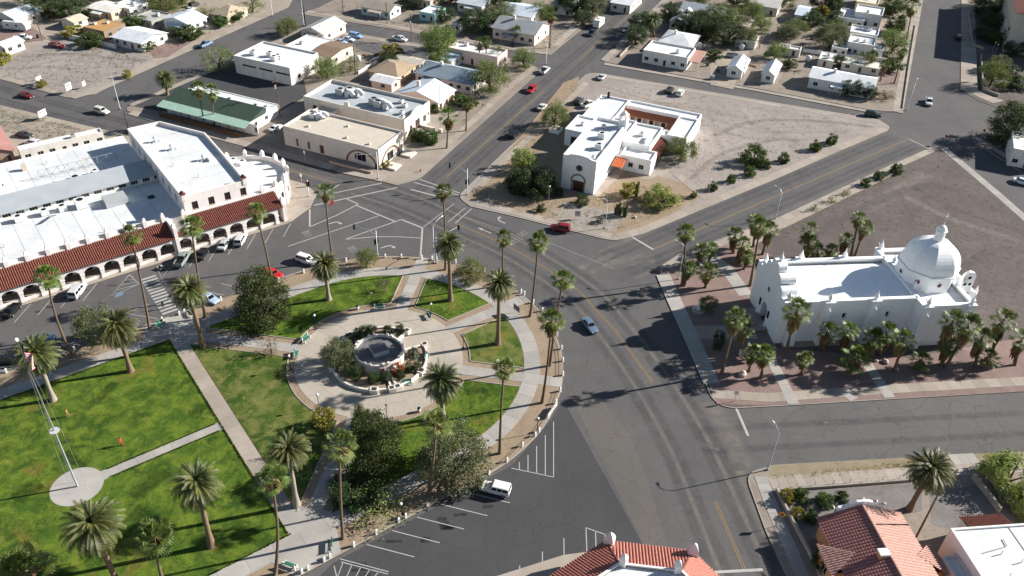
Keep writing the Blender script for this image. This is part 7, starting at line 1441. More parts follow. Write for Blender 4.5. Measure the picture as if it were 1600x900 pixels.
# ---- dwelling houses: label, near-left, near-right, far-right corner of the eaves
HS = [
 ('grey gable house at the far street bend', (470, 47), (504, 55), (536, 37), dict(rise=1.6, axis='v', roof='b5b7b5', wall='cfc4bd', W=2)),
 ('pale turquoise house with brown-white roof at the top', (564, 10), (610, 18), (632, 10), dict(rise=1.6, roof='b8ab9c', wall='c3d3d3', S_=4, ribs=False)),
 ('small turquoise house with flat white roof', (655, 18), (680, 22), (703, 13), dict(flat=True, z=3.2, wall='9fc8c4', roof='dcdcda', S_=2)),
 ('grey white shed beside the dark tree', (707, 36), (718, 39), (731, 27), dict(rise=.8, axis='v', wall='c8c8c6', roof='bdbdbb', S_=1, E=0)),
 ('cream house with grey cross gables by the long street', (770, 43), (837, 54), (857, 36), dict(z=3.8, rise=2.2, wall='d6cbc0', roof='9b9fa2', S_=5, E=2, chim=True)),
 ('white roofed house at the top left of the long street', (776, 18), (830, 28), (850, 12), dict(rise=1.4, wall='d9d5cd', roof='c5d0d8', S_=4)),
 ('white house behind the pale tree at the top', (862, 8), (893, 14), (900, 2), dict(rise=1.0, wall='dcd9d2', roof='d5d8da', S_=2)),
 ('pink flat-roofed house with two palms', (699, 74), (777, 90), (796, 79), dict(flat=True, z=4.4, wall='d8c3bd', roof='dcdcdb', S_=5, E=2, par=.6)),
 ('pale blue roofed shed beside the pink flat-roofed house', (687, 92), (704, 97), (715, 85), dict(rise=.3, wall='cfd0ce', roof='a9bccb', S_=1, E=1)),
 ('white house with blue-grey hip roof', (649, 113), (737, 131), (746, 110), dict(z=3.4, rise=2.0, hip=.9, wall='d5cfc7', roof='8f9ca6', S_=7, E=2, oh=.6, ribs=True, chim=True)),
 ('pink gabled house with pale blue roof behind the hall', (620, 146), (684, 161), (721, 144), dict(z=3.2, rise=2.0, axis='v', wall='d9c0b6', roof='c3ced5', S_=4, E=3, chim=True)),
 ('brown hip-roofed house in the middle block', (577, 111), (620, 121), (643, 101), dict(z=2.9, rise=1.6, hip=.9, wall='bfa988', roof='a08c76', S_=3)),
 ('small pink shed with white roof', (580, 125), (613, 131), (622, 121), dict(z=2.8, rise=.8, wall='d4b5aa', roof='dfe0e0', S_=1, E=1, door=False)),
 ('rusty tin-roofed shed in the middle block', (616, 93), (660, 98), (672, 91), dict(z=2.7, rise=.4, wall='c9c2ba', roof='bdb5a6', S_=2, ribs=True)),
 ('dark tin-roofed shed behind the rusty one', (636, 85), (664, 90), (676, 84), dict(z=2.7, rise=.4, wall='b3aca4', roof='8b8880', S_=1)),
 ('white metal-roofed house at the top left corner', (-8, 23), (28, 28), (58, 13), dict(z=3.4, rise=1.4, axis='v', wall='cfcac2', roof='c2ced6', S_=2)),
 ('brown block shop with tan board roof', (129, 42), (160, 50), (188, 36), dict(flat=True, z=3.4, wall='8b7766', roof='b48a58', S_=2, E=2, par=.05)),
 ('white low house with cross-shaped white roof', (176, 58), (224, 67), (269, 52), dict(z=2.9, rise=1.3, wall='d6d2ca', roof='dbe0e3', S_=4)),
 ('white gabled house right of the low white one', (255, 30), (295, 38), (321, 26), dict(z=3.2, rise=1.4, axis='v', wall='dddbd6', roof='cfdae0', S_=3, E=3)),
 ('cream carport house with white flat roof', (136, 12), (170, 21), (195, 10), dict(z=3.0, rise=.5, wall='b7aa98', roof='dedbd2', S_=2)),
 ('small cream garden shed far left', (95, 31), (114, 36), (131, 28), dict(z=2.5, rise=.9, axis='v', wall='d2cab9', roof='bdb19e', S_=0, E=1, door=False)),
 ('grey low workshop behind the cream shed', (206, 27), (230, 36), (262, 24), dict(flat=True, z=3.0, wall='9a9892', roof='a9a9a4', S_=2)),
 ('house with brown hip roof at the top left street', (330, 21), (352, 27), (382, 13), dict(z=2.9, rise=1.8, hip=.9, wall='c4b7a3', roof='a89a84', S_=2)),
 ('cream shed with two yellow doors at the left edge', (-10, 70), (8, 74), (25, 61), dict(z=2.8, rise=1.0, axis='v', wall='d6d2c8', roof='c9d2d6', S_=2)),
 ('white roofed house at the top between carport and workshop', (172, 8), (200, 15), (223, 3), dict(flat=True, z=3.2, wall='c9c9c6', roof='dfe1e2', S_=2)),
 ('white flat-roofed pueblo house at the long street corner', (1005, 78), (1074, 92), (1085, 76), dict(flat=True, z=4.3, wall='e0ddd6', roof='dededd', S_=5, E=2, par=.6)),
 ('white hip-roofed house behind the corner pueblo house', (1031, 64), (1080, 72), (1087, 54), dict(z=3.4, rise=1.6, hip=.9, wall='dcd9d2', roof='d9dadb', S_=3, E=2, chim=True)),
 ('long grey-roofed house at the top right of centre', (1063, 17), (1147, 27), (1168, 16), dict(z=3.4, rise=2.0, wall='d8d6d0', roof='a9b0b5', S_=5, ribs=True)),
 ('front wing with white patched roof of the grey house', (1047, 33), (1072, 38), (1108, 24), dict(z=3.2, rise=1.4, axis='v', wall='cfcac2', roof='c9cccd', S_=2, chim=True)),
 ('small white gable garage left of the alley', (1137, 107), (1160, 111), (1169, 93), dict(z=2.8, rise=1.3, axis='v', wall='e0dfdb', roof='dfe2e4', S_=1, E=0, door=False)),
 ('small white gable garage right of the alley', (1191, 115), (1211, 118), (1225, 101), dict(z=2.8, rise=1.3, axis='v', wall='e0dfdb', roof='dfe2e4', S_=1, E=1, door=False)),
 ('pale shed by the grey pickup', (1150, 61), (1180, 67), (1187, 58), dict(flat=True, z=2.8, wall='cfcbc2', roof='d2d4d4', S_=1)),
 ('white corner house with long gabled roof and oleanders', (1265, 121), (1366, 138), (1372, 121), dict(z=3.4, rise=1.4, wall='e2e1dd', roof='e0e2e3', S_=4, E=2, chim=True, oh=.3)),
 ('low cream shed beside the alley', (1216, 73), (1250, 80), (1255, 75), dict(flat=True, z=2.6, wall='d9d5ca', roof='cdc9bc', S_=2)),
 ('left cream carport between the white houses', (1279, 92), (1303, 96), (1306, 84), dict(flat=True, z=2.6, wall='cdc8bc', roof='dcd9cf', S_=1, par=.1)),
 ('right cream carport between the white houses', (1316, 98), (1375, 108), (1377, 98), dict(flat=True, z=2.6, wall='cdc8bc', roof='d8d4c8', S_=3, par=.1)),
 ('nearest of the three white pueblo houses, main block', (1325, 65), (1366, 73), (1370, 60), dict(flat=True, z=4.6, wall='e1dfda', roof='e0e0df', S_=4, E=1, par=.5)),
 ('low right wing of the nearest pueblo house', (1366, 77), (1380, 80), (1384, 70), dict(flat=True, z=3.4, wall='e1dfda', roof='e0e0df', S_=1, par=.4)),
 ('low left wing of the nearest pueblo house', (1300, 73), (1324, 78), (1328, 69), dict(flat=True, z=3.0, wall='e1dfda', roof='e0e0df', S_=2, par=.3)),
 ('middle one of the three white pueblo houses', (1328, 49), (1372, 56), (1377, 45), dict(flat=True, z=4.4, wall='e1dfda', roof='e0e0df', S_=3, E=1, par=.5)),
 ('low left wing of the middle pueblo house', (1314, 50), (1327, 53), (1332, 43), dict(flat=True, z=3.2, wall='e1dfda', roof='dcdcda', S_=1, par=.3)),
 ('farthest of the three white pueblo houses, tall block', (1336, 18), (1379, 25), (1384, 13), dict(flat=True, z=5.2, wall='e1dfda', roof='e0e0df', S_=3, E=1, par=.5)),
 ('low left wing of the farthest pueblo house', (1309, 26), (1350, 34), (1357, 20), dict(flat=True, z=3.4, wall='e1dfda', roof='e0e0df', S_=3, par=.4)),
 ('white gabled cottage by the yellow bush', (1243, 23), (1259, 27), (1276, 14), dict(z=3.0, rise=1.0, wall='dddcd8', roof='c6d2da', S_=1)),
 ('cream house at the very top right of centre', (1338, 2), (1372, 8), (1385, -8), dict(flat=True, z=4.2, wall='d6c6a4', roof='cfc8b8', S_=3)),
 ('pale house at the top beyond the alley', (1180, 8), (1215, 14), (1235, 0), dict(z=3.2, rise=1.2, wall='cfcac0', roof='b9b7b2', S_=2)),
 ('white house at the top left of the long-roofed one', (955, 4), (985, 9), (1004, -8), dict(z=3.2, rise=1.2, wall='d8d6d0', roof='d5d8da', S_=2)),
 ('grey roofed house at the top centre', (715, 4), (752, 11), (775, -6), dict(z=3.2, rise=1.4, wall='d2cdc4', roof='bac2c8', S_=3)),
 ('pale house at the very top left of centre', (640, -4), (672, 2), (690, -14), dict(z=3.2, rise=1.2, wall='cbb9a6', roof='c4bdb0', S_=2)),
 ('white house at the right edge beyond the side road', (1584, 232), (1640, 250), (1660, 225), dict(flat=True, z=5.0, wall='e0ddd6', roof='dcdcda', S_=3, W=1, par=.5))]
for lab, A, B, C, kw in HS: house(lab, A, B, C, **kw)
# red porch roof of the corner pueblo house
a, w_, d_ = rect3((1074, 95), (1091, 100), (1102, 85), -23, 2.9); t = thing('porch_roof', 'red tiled porch roof on posts beside the corner pueblo house', 'porch', (a[0], a[1], .1), R_(-23)); tiles(t, (0, 0, 2.7), (w_, 0, 2.7), (w_, d_, 3.3), (0, d_, 3.3), .5, mat('roof_tile_pink', 'b06a58'))
for x in (.2, w_-.2): 
    for y in (.2, d_-.2): MB().box(x, y, 0, .18, .18, 2.75).build('post', _wm('d8d4cc'), t)
# school building whose shadow falls over the right street
x, y = P(1463, 90); x, y = x+26.7, y+8.4; t = thing('school_building', 'tall pale school wing with red tile roof edge, top right corner', 'building', (x, y, .1), R_(67)); body(t, 0, 60, -26, 0, 14, _wm('c9bfb2'), None, 0, [('N', 4+i*4, 1.8, 1.2, 3.4) for i in range(14)]+[('N', 4+i*4, 1.8, 5.2, 7.6) for i in range(14)], roof=False); gable_roof(t, 60, 26, 14, 4, 'u', TILE, .8, hip=10, y0=-26)
# ---- bottom right: pink tile house
a = P(1275, 808, 4.2); ph_ang = 7.2
ph = thing('pink_tile_house', 'tan house with pink tile roof and curved white gable parapet', 'house', (a[0], a[1], .12), R_(ph_ang))
PWm = _wm('c58f63'); e = lambda p, z: rot2((P(*p, z)[0]-a[0], P(*p, z)[1]-a[1]), -R_(ph_ang))
xr = e((1407, 800), 4.2)[0]; rx = e((1353, 801), 6.3)[0]; LN = -17
body(ph, .6, xr-.6, LN, -.6, 4.1, PWm, None, 0, [('W', 4.5, 1.6, 1.0, 2.6), ('W', 10, 1.6, 1.0, 2.6), ('E', 6, 1.2, 1.0, 2.4), ('N', 3, 1.4, 1.0, 2.4)], roof=False)
tiles(ph, (0, 0, 4.0), (0, LN, 4.0), (rx, LN, 6.3), (rx, 0, 6.3), .5, mat('roof_tile_pink_shaded', '9f6d66', .85, .3, 3.2), course=.42, hf=.5, r=.23); tiles(ph, (xr, LN, 4.0), (xr, 0, 4.0), (rx, 0, 6.3), (rx, LN, 6.3), .5, TILEP, course=.42, hf=.4, r=.24)  # one tile, two tones: left slope's shade and right slope's sun painted in
MB().tube([(rx, 0, 6.4), (rx, LN, 6.4)], .16, 6).build('ridge', TILEP, ph)
b = MB(); b.add([(.6, -.6, 4.1), (xr-.6, -.6, 4.1), (rx, -.6, 6.2)], [(2, 1, 0)]); b.build('gable', PWm, ph)
cv = [(rx-3.6, 5.5), (rx-3.4, 5.9), (rx-2.6, 6.0), (rx-1.9, 6.5), (rx-.9, 6.95), (rx, 7.05), (rx+.9, 6.95), (rx+1.9, 6.5), (rx+2.6, 6.0), (rx+3.4, 5.9), (rx+3.6, 5.5)]; b = MB()
for (p, za), (q, zc) in zip(cv, cv[1:]): b.add([(p, -.05, za-1.5), (q, -.05, zc-1.5), (q, -.05, zc), (p, -.05, za), (p, .35, za-1.5), (q, .35, zc-1.5), (q, .35, zc), (p, .35, za)], [(0, 1, 2, 3), (5, 4, 7, 6), (3, 2, 6, 7)])
b.build('gable_parapet', STUC, ph)
ch = e((1377, 872), 5.6); MB().box(ch[0], ch[1], 4.6, 1.3, 1.0, 2.0).build('chimney', PWm, ph); MB().box(ch[0], ch[1], 6.6, 1.45, 1.15, .3).build('chimney_cap', STUC, ph)
# small hipped porches left and right
p0, p1, pt_ = e((1289, 832), 3.6), e((1315, 886), 3.6), e((1334, 850), 4.8)
def hip_porch(t, x0, x1, y0, y1, z, out, m):
    ym = (y0+y1)/2; tiles(t, (x0, y1, z), (x0, ym, z), (x1, ym, z+1.1), (x1, ym+.01, z+1.1), .36, m, course=.8) if False else None
    b = MB(); apex = (x1, ym, z+1.25); 
    tiles(t, (x0, y1, z), (x0, y0, z), (x1, ym-.05, z+1.25), (x1, ym+.05, z+1.25), .36, m, course=.9)
hip_porch(ph, -1.6, 2.6, -9.6, -4.2, 3.7, -1, TILEP); hip_porch(ph, xr+2.0, xr-1.6, -5.0, -10.4, 3.4, 1, TILEP)
body(ph, -1.2, .58, -9.0, -4.8, 3.6, PWm, None, 0, [('W', 2.1, 1.5, .9, 2.6)], roof=False, name='porch_wall'); body(ph, xr-.55, xr+1.6, -9.8, -5.6, 3.3, PWm, None, 0, [('N', 1, .8, 1, 2.2)], roof=False, name='porch_wall')
# white flat house right
a2 = P(1485, 826, 5.6); wh = thing('white_flat_house', 'white flat-roofed house with small tiled porch, bottom right corner', 'house', (a2[0], a2[1], .12), R_(7.2)); f2 = lambda p, z: rot2((P(*p, z)[0]-a2[0], P(*p, z)[1]-a2[1]), -R_(7.2))
w2 = 16; body(wh, 0, w2, -17, 0, 5.3, STUC, ROOFW, .3, [('W', 3.0, .8, 2.6, 3.5), ('W', 9, .9, 2.4, 3.6)]); body(wh, -2.4, -.05, -17, -3.2, 3.6, STUCP, ROOFW, .3, [('W', 3.6, .4, 2.2, 2.7), ('W', 4.4, .4, 2.2, 2.7)])
for x, y in ((5, -4.5), (7, -6), (4, -8)): MB().tube([(x, y, 5.28), (x, y, 6.1)], .07, 6).build('vent_pipe', HVACW, wh)
MB().tube([(2.5, -4.2, 5.42), (6.5, -3.4, 5.42), (6.6, -2.2, 5.42)], .06, 5).build('roof_pipe', HVAC, wh); MB().bx(8.6, 8.75, -16.7, -.3, 5.3, 5.36).build('roof_seam', HVAC, wh)
q0, q1 = f2((1500, 806), 3.8), f2((1554, 802), 3.8); tiles(wh, (q0[0], 3.2, 3.2), (q1[0]+1.2, 3.2, 3.2), (q1[0]+1.2, .05, 4.4), (q0[0], .05, 4.4), .42, TILE) if False else tiles(wh, (q1[0]+1.2, 3.4, 3.3), (q0[0], 3.4, 3.3), (q0[0], .05, 4.5), (q1[0]+1.2, .05, 4.5), .42, TILE); body(wh, q0[0]+.3, q1[0]+.9, .05, 3.1, 3.2, STUC, None, 0, [('W', 1.5, .9, .1, 2.1, DOORW)], roof=False, name='porch_wall')
# ---- yard walls and fences
def low_wall(label, px, h, th, m, name='wall', cat='wall', post=None, group=None):
    pts = PP(px); t = thing(name, label, cat, (*pts[0], .1)); rel = [(p[0]-pts[0][0], p[1]-pts[0][1]) for p in pts]
    for i in range(len(rel)-1):
        ln = math.hypot(rel[i+1][0]-rel[i][0], rel[i+1][1]-rel[i][1]); n = max(1, round(ln/4))
        for k in range(n):
            f = lambda u: (rel[i][0]+(rel[i+1][0]-rel[i][0])*u, rel[i][1]+(rel[i+1][1]-rel[i][1])*u); MB().strip([f(k/n), f((k+1)/n-.004)], th, -.05, h).build('panel', m, t)
            if post: q = f(k/n); MB().box(q[0], q[1], -.05, th*1.8, th*1.8, h+post).build('post', m, t)
    return t
WY = mat('yard_wall', 'a39a8f', .9, .12, .8, .15, 4)
low_wall('low stuccoed wall along the bottom right sidewalk', [(1213, 768), (1236, 815), (1262, 862), (1282, 905)], .75, .35, WY); low_wall('low wall along the front of the pink house yard', [(1213, 768), (1300, 762), (1428, 752)], .55, .3, WY)
def wire_fence(label, px, h=1.1, sp=3.0):
    pts = PP(px); t = thing('wire_fence', label, 'fence', (*pts[0], .1)); rel = [(p[0]-pts[0][0], p[1]-pts[0][1]) for p in pts]
    for i in range(len(rel)-1):
        ln = math.hypot(rel[i+1][0]-rel[i][0], rel[i+1][1]-rel[i][1]); n = max(1, round(ln/sp))
        for k in range(n+1): u = k/n; MB().tube([(rel[i][0]+(rel[i+1][0]-rel[i][0])*u, rel[i][1]+(rel[i+1][1]-rel[i][1])*u, z) for z in (0, h)], .04, 5).build('post', GALV, t)
        for z in (h*.45, h*.95): MB().tube([(*rel[i], z), (*rel[i+1], z)], .02, 4).build('rail', GALV, t)
wire_fence('wire fence standing on the front yard wall', [(1214, 766), (1300, 760), (1428, 750)], 1.3)
wire_fence('chain fence round the yard behind the white hall', [(560, 112), (597, 95), (598, 84), (548, 75)], 1.8); wire_fence('pale fence of the turquoise roofed house at the top', [(540, 18), (610, 32), (640, 38)], 1.1); wire_fence('fence along the top left street yard', [(322, 50), (400, 22)], 1.1); wire_fence('fence of the cream gabled house yard', [(862, 74), (905, 36)], 1.2); wire_fence('handrail on the school steps', [(1528, 82), (1550, 78)], 1.2, 1.0)
low_wall('white block wall beside the brown block shop', [(108, 61), (135, 66), (182, 77)], 1.5, .25, STUC); low_wall('low planter wall at the domed church lot edge of the shaded walk', [(1512, 20), (1519, 72), (1536, 78)], .9, .35, WY); low_wall('low wall at the school corner garden', [(1532, 88), (1535, 142), (1560, 152)], .9, .35, WY); low_wall('white yard wall of the nearest pueblo house', [(1254, 82), (1330, 92), (1390, 98)], 1.3, .25, STUC); low_wall('yard wall of the corner pueblo house on the long street', [(968, 90), (988, 70)], .8, .3, WY); low_wall('low wall before the brown hip house yard', [(560, 116), (580, 104)], .9, .25, STUC)
low_wall('long shaded wall beside the right street sidewalk', [(1410, 170), (1420, 100), (1430, 40)], .45, .2, WY)
low_wall('dark yard divider wall right of the date palm', [(1518, 748), (1540, 775), (1560, 802)], 1.2, .3, WY); low_wall('second yard divider wall at the right edge', [(1545, 750), (1600, 815)], 1.2, .3, WY)
# pink patio and brown beds at the corner white house; red yard far left
over(bG, [(1372, 140), (1408, 146), (1406, 160), (1366, 154)], 'red_gravel', 'patio', .133); over(bG, [(1375, 110), (1412, 116), (1408, 136), (1374, 130)], 'red_gravel', 'planting_bed', .135); over(bD, [(-20, 48), (50, 42), (75, 62), (20, 70), (-20, 66)], 'red_gravel', 'planting_bed', .136); over(bD, [(228, 70), (285, 62), (312, 58), (262, 90), (240, 92)], 'red_gravel', 'planting_bed', .136)
# stones in the pink house yard and pebble bed
for k, (p, s_) in enumerate([((1326, 789), .4), ((1348, 783), .5), ((1375, 791), .4), ((1380, 788), .35), ((1368, 785), .4), ((1301, 794), .35), ((1248, 796), .35), ((1160, 587), .9), ((1383, 567), .7), ((1368, 565), .5), ((1050, 323), .5), ((992, 341), .5)]):
    x, y = P(*p); r = random.Random(k); b = MB(); b.ball(0, 0, s_*.35, s_, s_*.75, s_*.6, 9, 6); b.v = [(vx*(1+r.uniform(-.15, .15)), vy*(1+r.uniform(-.15, .15)), vz*(1+r.uniform(-.15, .15))) for vx, vy, vz in b.v]
    tag(b.build('boulder', mat('boulder', 'b8aca0', .9, .2, 3), None, (x, y, .1), k, smooth=True), ['pale round boulder left before the pink house gable', 'largest pale boulder before the pink house gable', 'boulder right before the pink house gable', 'boulder beside the palm trunk in the yard', 'small boulder before the gable parapet', 'boulder at the yard path', 'small stone beside the yellow shrub', 'dark red boulder by the church name board', 'white boulder on the church side gravel', 'grey boulder on the church side gravel', 'boulder under the palo verde', 'boulder at the cactus bed'][k], 'rock', 'boulders')

# ------------------------------------------------------------------ wear on the roads and lots, weeds, grass blades
def wearmat(name, col, strength):
    m = bpy.data.materials.new(name); m.use_nodes = True; n = m.node_tree.nodes; L = m.node_tree.links; b = n['Principled BSDF']; b.inputs['Base Color'].default_value = lin(col); b.inputs['Roughness'].default_value = .9; b.inputs['Specular IOR Level'].default_value = .2
    at = n.new('ShaderNodeAttribute'); at.attribute_name = 'soft'; geo = n.new('ShaderNodeNewGeometry'); no = n.new('ShaderNodeTexNoise'); no.inputs['Scale'].default_value = .45; no.inputs['Detail'].default_value = 7; no.inputs['Roughness'].default_value = .75; L.new(geo.outputs['Position'], no.inputs['Vector'])
    mr = n.new('ShaderNodeMapRange'); mr.inputs[1].default_value = .3; mr.inputs[2].default_value = .65; L.new(no.outputs[0], mr.inputs[0])
    mu = n.new('ShaderNodeMath'); mu.operation = 'MULTIPLY'; L.new(at.outputs['Fac'], mu.inputs[0]); L.new(mr.outputs[0], mu.inputs[1])
    m2 = n.new('ShaderNodeMath'); m2.operation = 'MULTIPLY'; L.new(mu.outputs[0], m2.inputs[0]); m2.inputs[1].default_value = strength
    tr = n.new('ShaderNodeBsdfTransparent'); mx = n.new('ShaderNodeMixShader'); L.new(m2.outputs[0], mx.inputs[0]); L.new(tr.outputs[0], mx.inputs[1]); L.new(b.outputs[0], mx.inputs[2]); L.new(mx.outputs[0], n['Material Output'].inputs[0]); _M[name] = m; return m
wearmat('tyre_dark', '3f3f42', .26); wearmat('dust_pale', '8d867d', .55); wearmat('rut_pale', 'a59c91', .4); wearmat('rut_dark', '6a625d', .3); wearmat('oil_stain', '2c2b2d', .7); wearmat('turf_dry', '8d8340', .55); wearmat('turf_dark', '263c14', .6)
def wear(parent, pts, width, m, z, name):
    pts = smooth_line(pts); b = MB(); k = len(pts); cols = [offset(pts, width*f) for f in (-.5, -.22, .22, .5)]; al = []
    for i in range(k):
        e = 1 if 0 < i < k-1 else 0
        for c, a in zip(cols, (0, 1, 1, 0)): b.v.append((*c[i], z)); al.append(a*e)
    for i in range(k-1):
        for j in range(3): b.f.append((i*4+j, i*4+4+j, i*4+5+j, i*4+1+j)[::-1]); b.m.append(0)
    me = b.data(name, _M[m]); at = me.attributes.new('soft', 'FLOAT', 'POINT'); at.data.foreach_set('value', al)
    nz = me.polygons[0].normal.z
    if nz < 0: me.flip_normals()
    return ob(name, me, parent)
def smooth_line(p, n=6):
    if len(p) < 3: return [tuple(Vector(p[0]).lerp(Vector(p[1]), i/n)) for i in range(n+1)]
    q = [p[0]]+list(p)+[p[-1]]; o = []
    for i in range(1, len(q)-2):
        for k in range(n):
            t = k/n; o.append(tuple(.5*((2*q[i][c])+(-q[i-1][c]+q[i+1][c])*t+(2*q[i-1][c]-5*q[i][c]+4*q[i+1][c]-q[i+2][c])*t*t+(-q[i-1][c]+3*q[i][c]-3*q[i+1][c]+q[i+2][c])*t**3) for c in (0, 1)))
    return o+[tuple(p[-1])]
MAINL = PP([(560, 292), (640, 318), (712, 350), (800, 388), (905, 455), (960, 515), (1020, 598), (1075, 690), (1120, 790), (1170, 910)])
for off in (-4.6, -2.5, 2.3, 4.6): wear(road, offset(MAINL, off), 2.1, 'tyre_dark', .008, 'tyre_track')
for off in (-3.5, 3.4): wear(road, offset(MAINL, off), 1.0, 'dust_pale', .009, 'worn_lane')
AL = PP([(650, 320), (697, 277), (850, 142), (1009, 0)])
for off in (-3.4, -1.8, 1.8, 3.4): wear(road, offset(AL, off), 1.6, 'tyre_dark', .008, 'tyre_track')
BL = PP([(-40, 135), (120, 180), (300, 224), (450, 265), (560, 292)])
for off in (-3.6, -2.0, 2.0, 3.6): wear(road, offset(BL, off), 1.8, 'tyre_dark', .008, 'tyre_track')
DL = PP([(960, 415), (1022, 389), (1220, 303), (1420, 217)])
for off in (-4.4, -2.6, 2.6, 4.4): wear(road, offset(DL, off), 1.8, 'tyre_dark', .008, 'tyre_track')
for off in (-6.0, 6.0): wear(road, offset(DL, off), 1.0, 'dust_pale', .009, 'kerb_dust')
SL = PP([(1090, 690), (1200, 682), (1400, 672), (1620, 660)])
for off in (-2.4, 2.4): wear(road, offset(SL, off), 1.8, 'tyre_dark', .009, 'tyre_track')
for px, w_ in (([(1105, 625), (1135, 670), (1165, 735)], 4.5), ([(1150, 720), (1170, 770), (1200, 840)], 2.5), ([(900, 420), (960, 410), (1010, 400)], 3), ([(920, 430), (935, 410), (960, 395)], 2.5), ([(985, 415), (1005, 405), (1025, 410)], 2.2)): wear(road, PP(px), w_, 'dust_pale', .0095, 'road_dust')
wr = random.Random(9)
for i in range(26):      # oil drips in the stalls
    s_, t_ = (-24+wr.uniform(0, 24), -37+wr.uniform(-1.6, 1.2)) if i % 2 else (-60+wr.uniform(0, 64), 50+wr.uniform(-1.4, 1)); x, y = S(s_, t_); L_ = wr.uniform(.5, 1.2); wear(road, [(x-L_, y), (x, y+.1), (x+L_, y+.2)], wr.uniform(.6, 1.1), 'oil_stain', .011, 'oil_stain')
for i in range(8): x, y = P(*[(1120, 702), (990, 520), (830, 165), (1380, 210), (660, 250), (1290, 660), (1475, 190), (1167, 145)][i]); MB().lathe([(.42, .0135), (0, .0135)], x, y, 0, 16, cap=False).build('manhole_cover', mat('manhole', '5b5856', .7, .15, 6), road)
# ruts over the bare lots
for par_, px, w_, m in [(bF, [(940, 135), (1060, 170), (1190, 205), (1330, 205)], 2.2, 'rut_pale'), (bF, [(950, 145), (1060, 182), (1180, 218), (1300, 215)], 2.2, 'rut_pale'), (bF, [(1110, 215), (1180, 190), (1280, 190), (1370, 200)], 2.6, 'rut_dark'), (bF, [(1020, 160), (1140, 180), (1260, 230)], 3.5, 'rut_pale'), (bF, [(1075, 285), (1130, 240), (1230, 215)], 2.0, 'rut_dark'), (bI, [(1400, 300), (1480, 340), (1600, 380)], 3, 'rut_pale'), (bI, [(1420, 290), (1500, 330), (1620, 370)], 2.4, 'rut_dark'), (bI, [(1250, 380), (1360, 320), (1450, 290), (1500, 300)], 3.4, 'rut_dark'), (bI, [(1500, 420), (1560, 390), (1620, 400)], 3, 'rut_dark'), (bI, [(1340, 330), (1400, 300), (1450, 270)], 6, 'rut_pale'),
                        (bD, [(5, 110), (80, 105), (150, 118), (200, 110)], 3, 'rut_pale'), (bD, [(30, 90), (110, 85), (180, 92), (230, 95)], 3, 'rut_dark'), (bD, [(20, 115), (90, 95), (160, 100)], 2.5, 'rut_pale'), (bB, [(-20, 190), (60, 205), (150, 212)], 3, 'rut_pale'), (bB, [(0, 180), (60, 190), (130, 205)], 2, 'rut_dark')]: wear(par_, PP(px), w_, m, .137, 'wheel_rut')
for i in range(34):      # dry and dark turf patches
    s_, t_ = wr.uniform(-80, -31), wr.uniform(-24, 24); x, y = S(s_, t_); L_ = wr.uniform(1.2, 3.5); a = wr.uniform(0, 6.28); wear(park, [(x-L_*math.cos(a), y-L_*math.sin(a)), (x+wr.uniform(-.6, .6), y+.5), (x+L_*math.cos(a), y+L_*math.sin(a))], wr.uniform(1.5, 4), 'turf_dry' if i % 3 else 'turf_dark', .1635, 'turf_patch')
for a in (60, 80, 100, 120, 15, 30, -60, -75, -90, -105, -120, -18, -30): x, y = SA(wr.uniform(18, 25), a); wear(park, [(x-1.6, y-.6), (x, y), (x+1.8, y+.5)], wr.uniform(1.5, 3), 'turf_dry' if a % 4 else 'turf_dark', .1635, 'turf_patch')
for px in ([(108, 752), (90, 745), (84, 765)], [(200, 575), (205, 585), (212, 588)], [(322, 850), (332, 858), (342, 855)], [(80, 620), (86, 630), (94, 630)], [(510, 468), (516, 472), (522, 471)], [(698, 470), (705, 474), (712, 472)], [(770, 538), (778, 543), (788, 542)]): wear(park, PP(px, .16), 1.6, 'turf_dry', .1645, 'turf_patch')
# grass blades standing on the lawns: ragged edges and a nap
def blades(n, seed, pick, name, m, h=.16, wd=.05):
    r = random.Random(seed); b = MB()
    for i in range(n):
        x, y, z = pick(r); a = r.uniform(0, 6.283); hh = h*r.uniform(.5, 1.4); q = wd*r.uniform(.7, 1.5); lx, ly = r.uniform(-.08, .08), r.uniform(-.08, .08)
        b.v += [(x-q*math.cos(a), y-q*math.sin(a), z), (x+q*math.cos(a), y+q*math.sin(a), z), (x+lx, y+ly, z+hh)]; b.f.append((3*i, 3*i+1, 3*i+2)); b.m.append(0)
    return tag(b.build(name, _M[m]), kind='stuff')
def pick_big(r):
    while True:
        s_, t_ = r.uniform(-95, -29.4), r.uniform(-26.3, 26.3)
        if (abs(t_) < 1.02 and s_ > -48) or math.hypot(s_+51.6, t_) < 3.78: continue
        return (*S(s_, t_), .155)
tag(blades(45000, 1, pick_big, 'grass_blades', 'grass', .07, .06), 'short grass blades standing on the big lawn', 'grass')
def pick_ring(r):
    while True:
        a, q = r.uniform(-180, 180), r.uniform(16.6, 26.2)
        if -45 < a < 0 or abs(a) > 135: continue
        if all(abs(q*math.sin(R_(a-c))) > 2.5 or math.cos(R_(a-c)) < 0 for c in (0, 45, -45, 135, -135)): return (*SA(q, a), .155)
tag(blades(15000, 2, pick_ring, 'grass_blades', 'grass', .07, .06), 'short grass blades on the lawns round the bandstand', 'grass')
def pick_edge(r):
    k = r.randint(0, 3); u = r.uniform(-90, -29)
    return (*S(*[(u, 26.25+r.uniform(-.1, .12)), (u, -26.25-r.uniform(-.1, .12)), (-29.35+r.uniform(-.1, .12), r.uniform(-26, 26)), (r.uniform(-47, -30), r.choice((-1, 1))*(1.0+r.uniform(-.12, .05)))][k]), .15)
tag(blades(9000, 3, pick_edge, 'grass_blades', 'grass', .2, .08), 'longer grass along the lawn edges', 'grass')
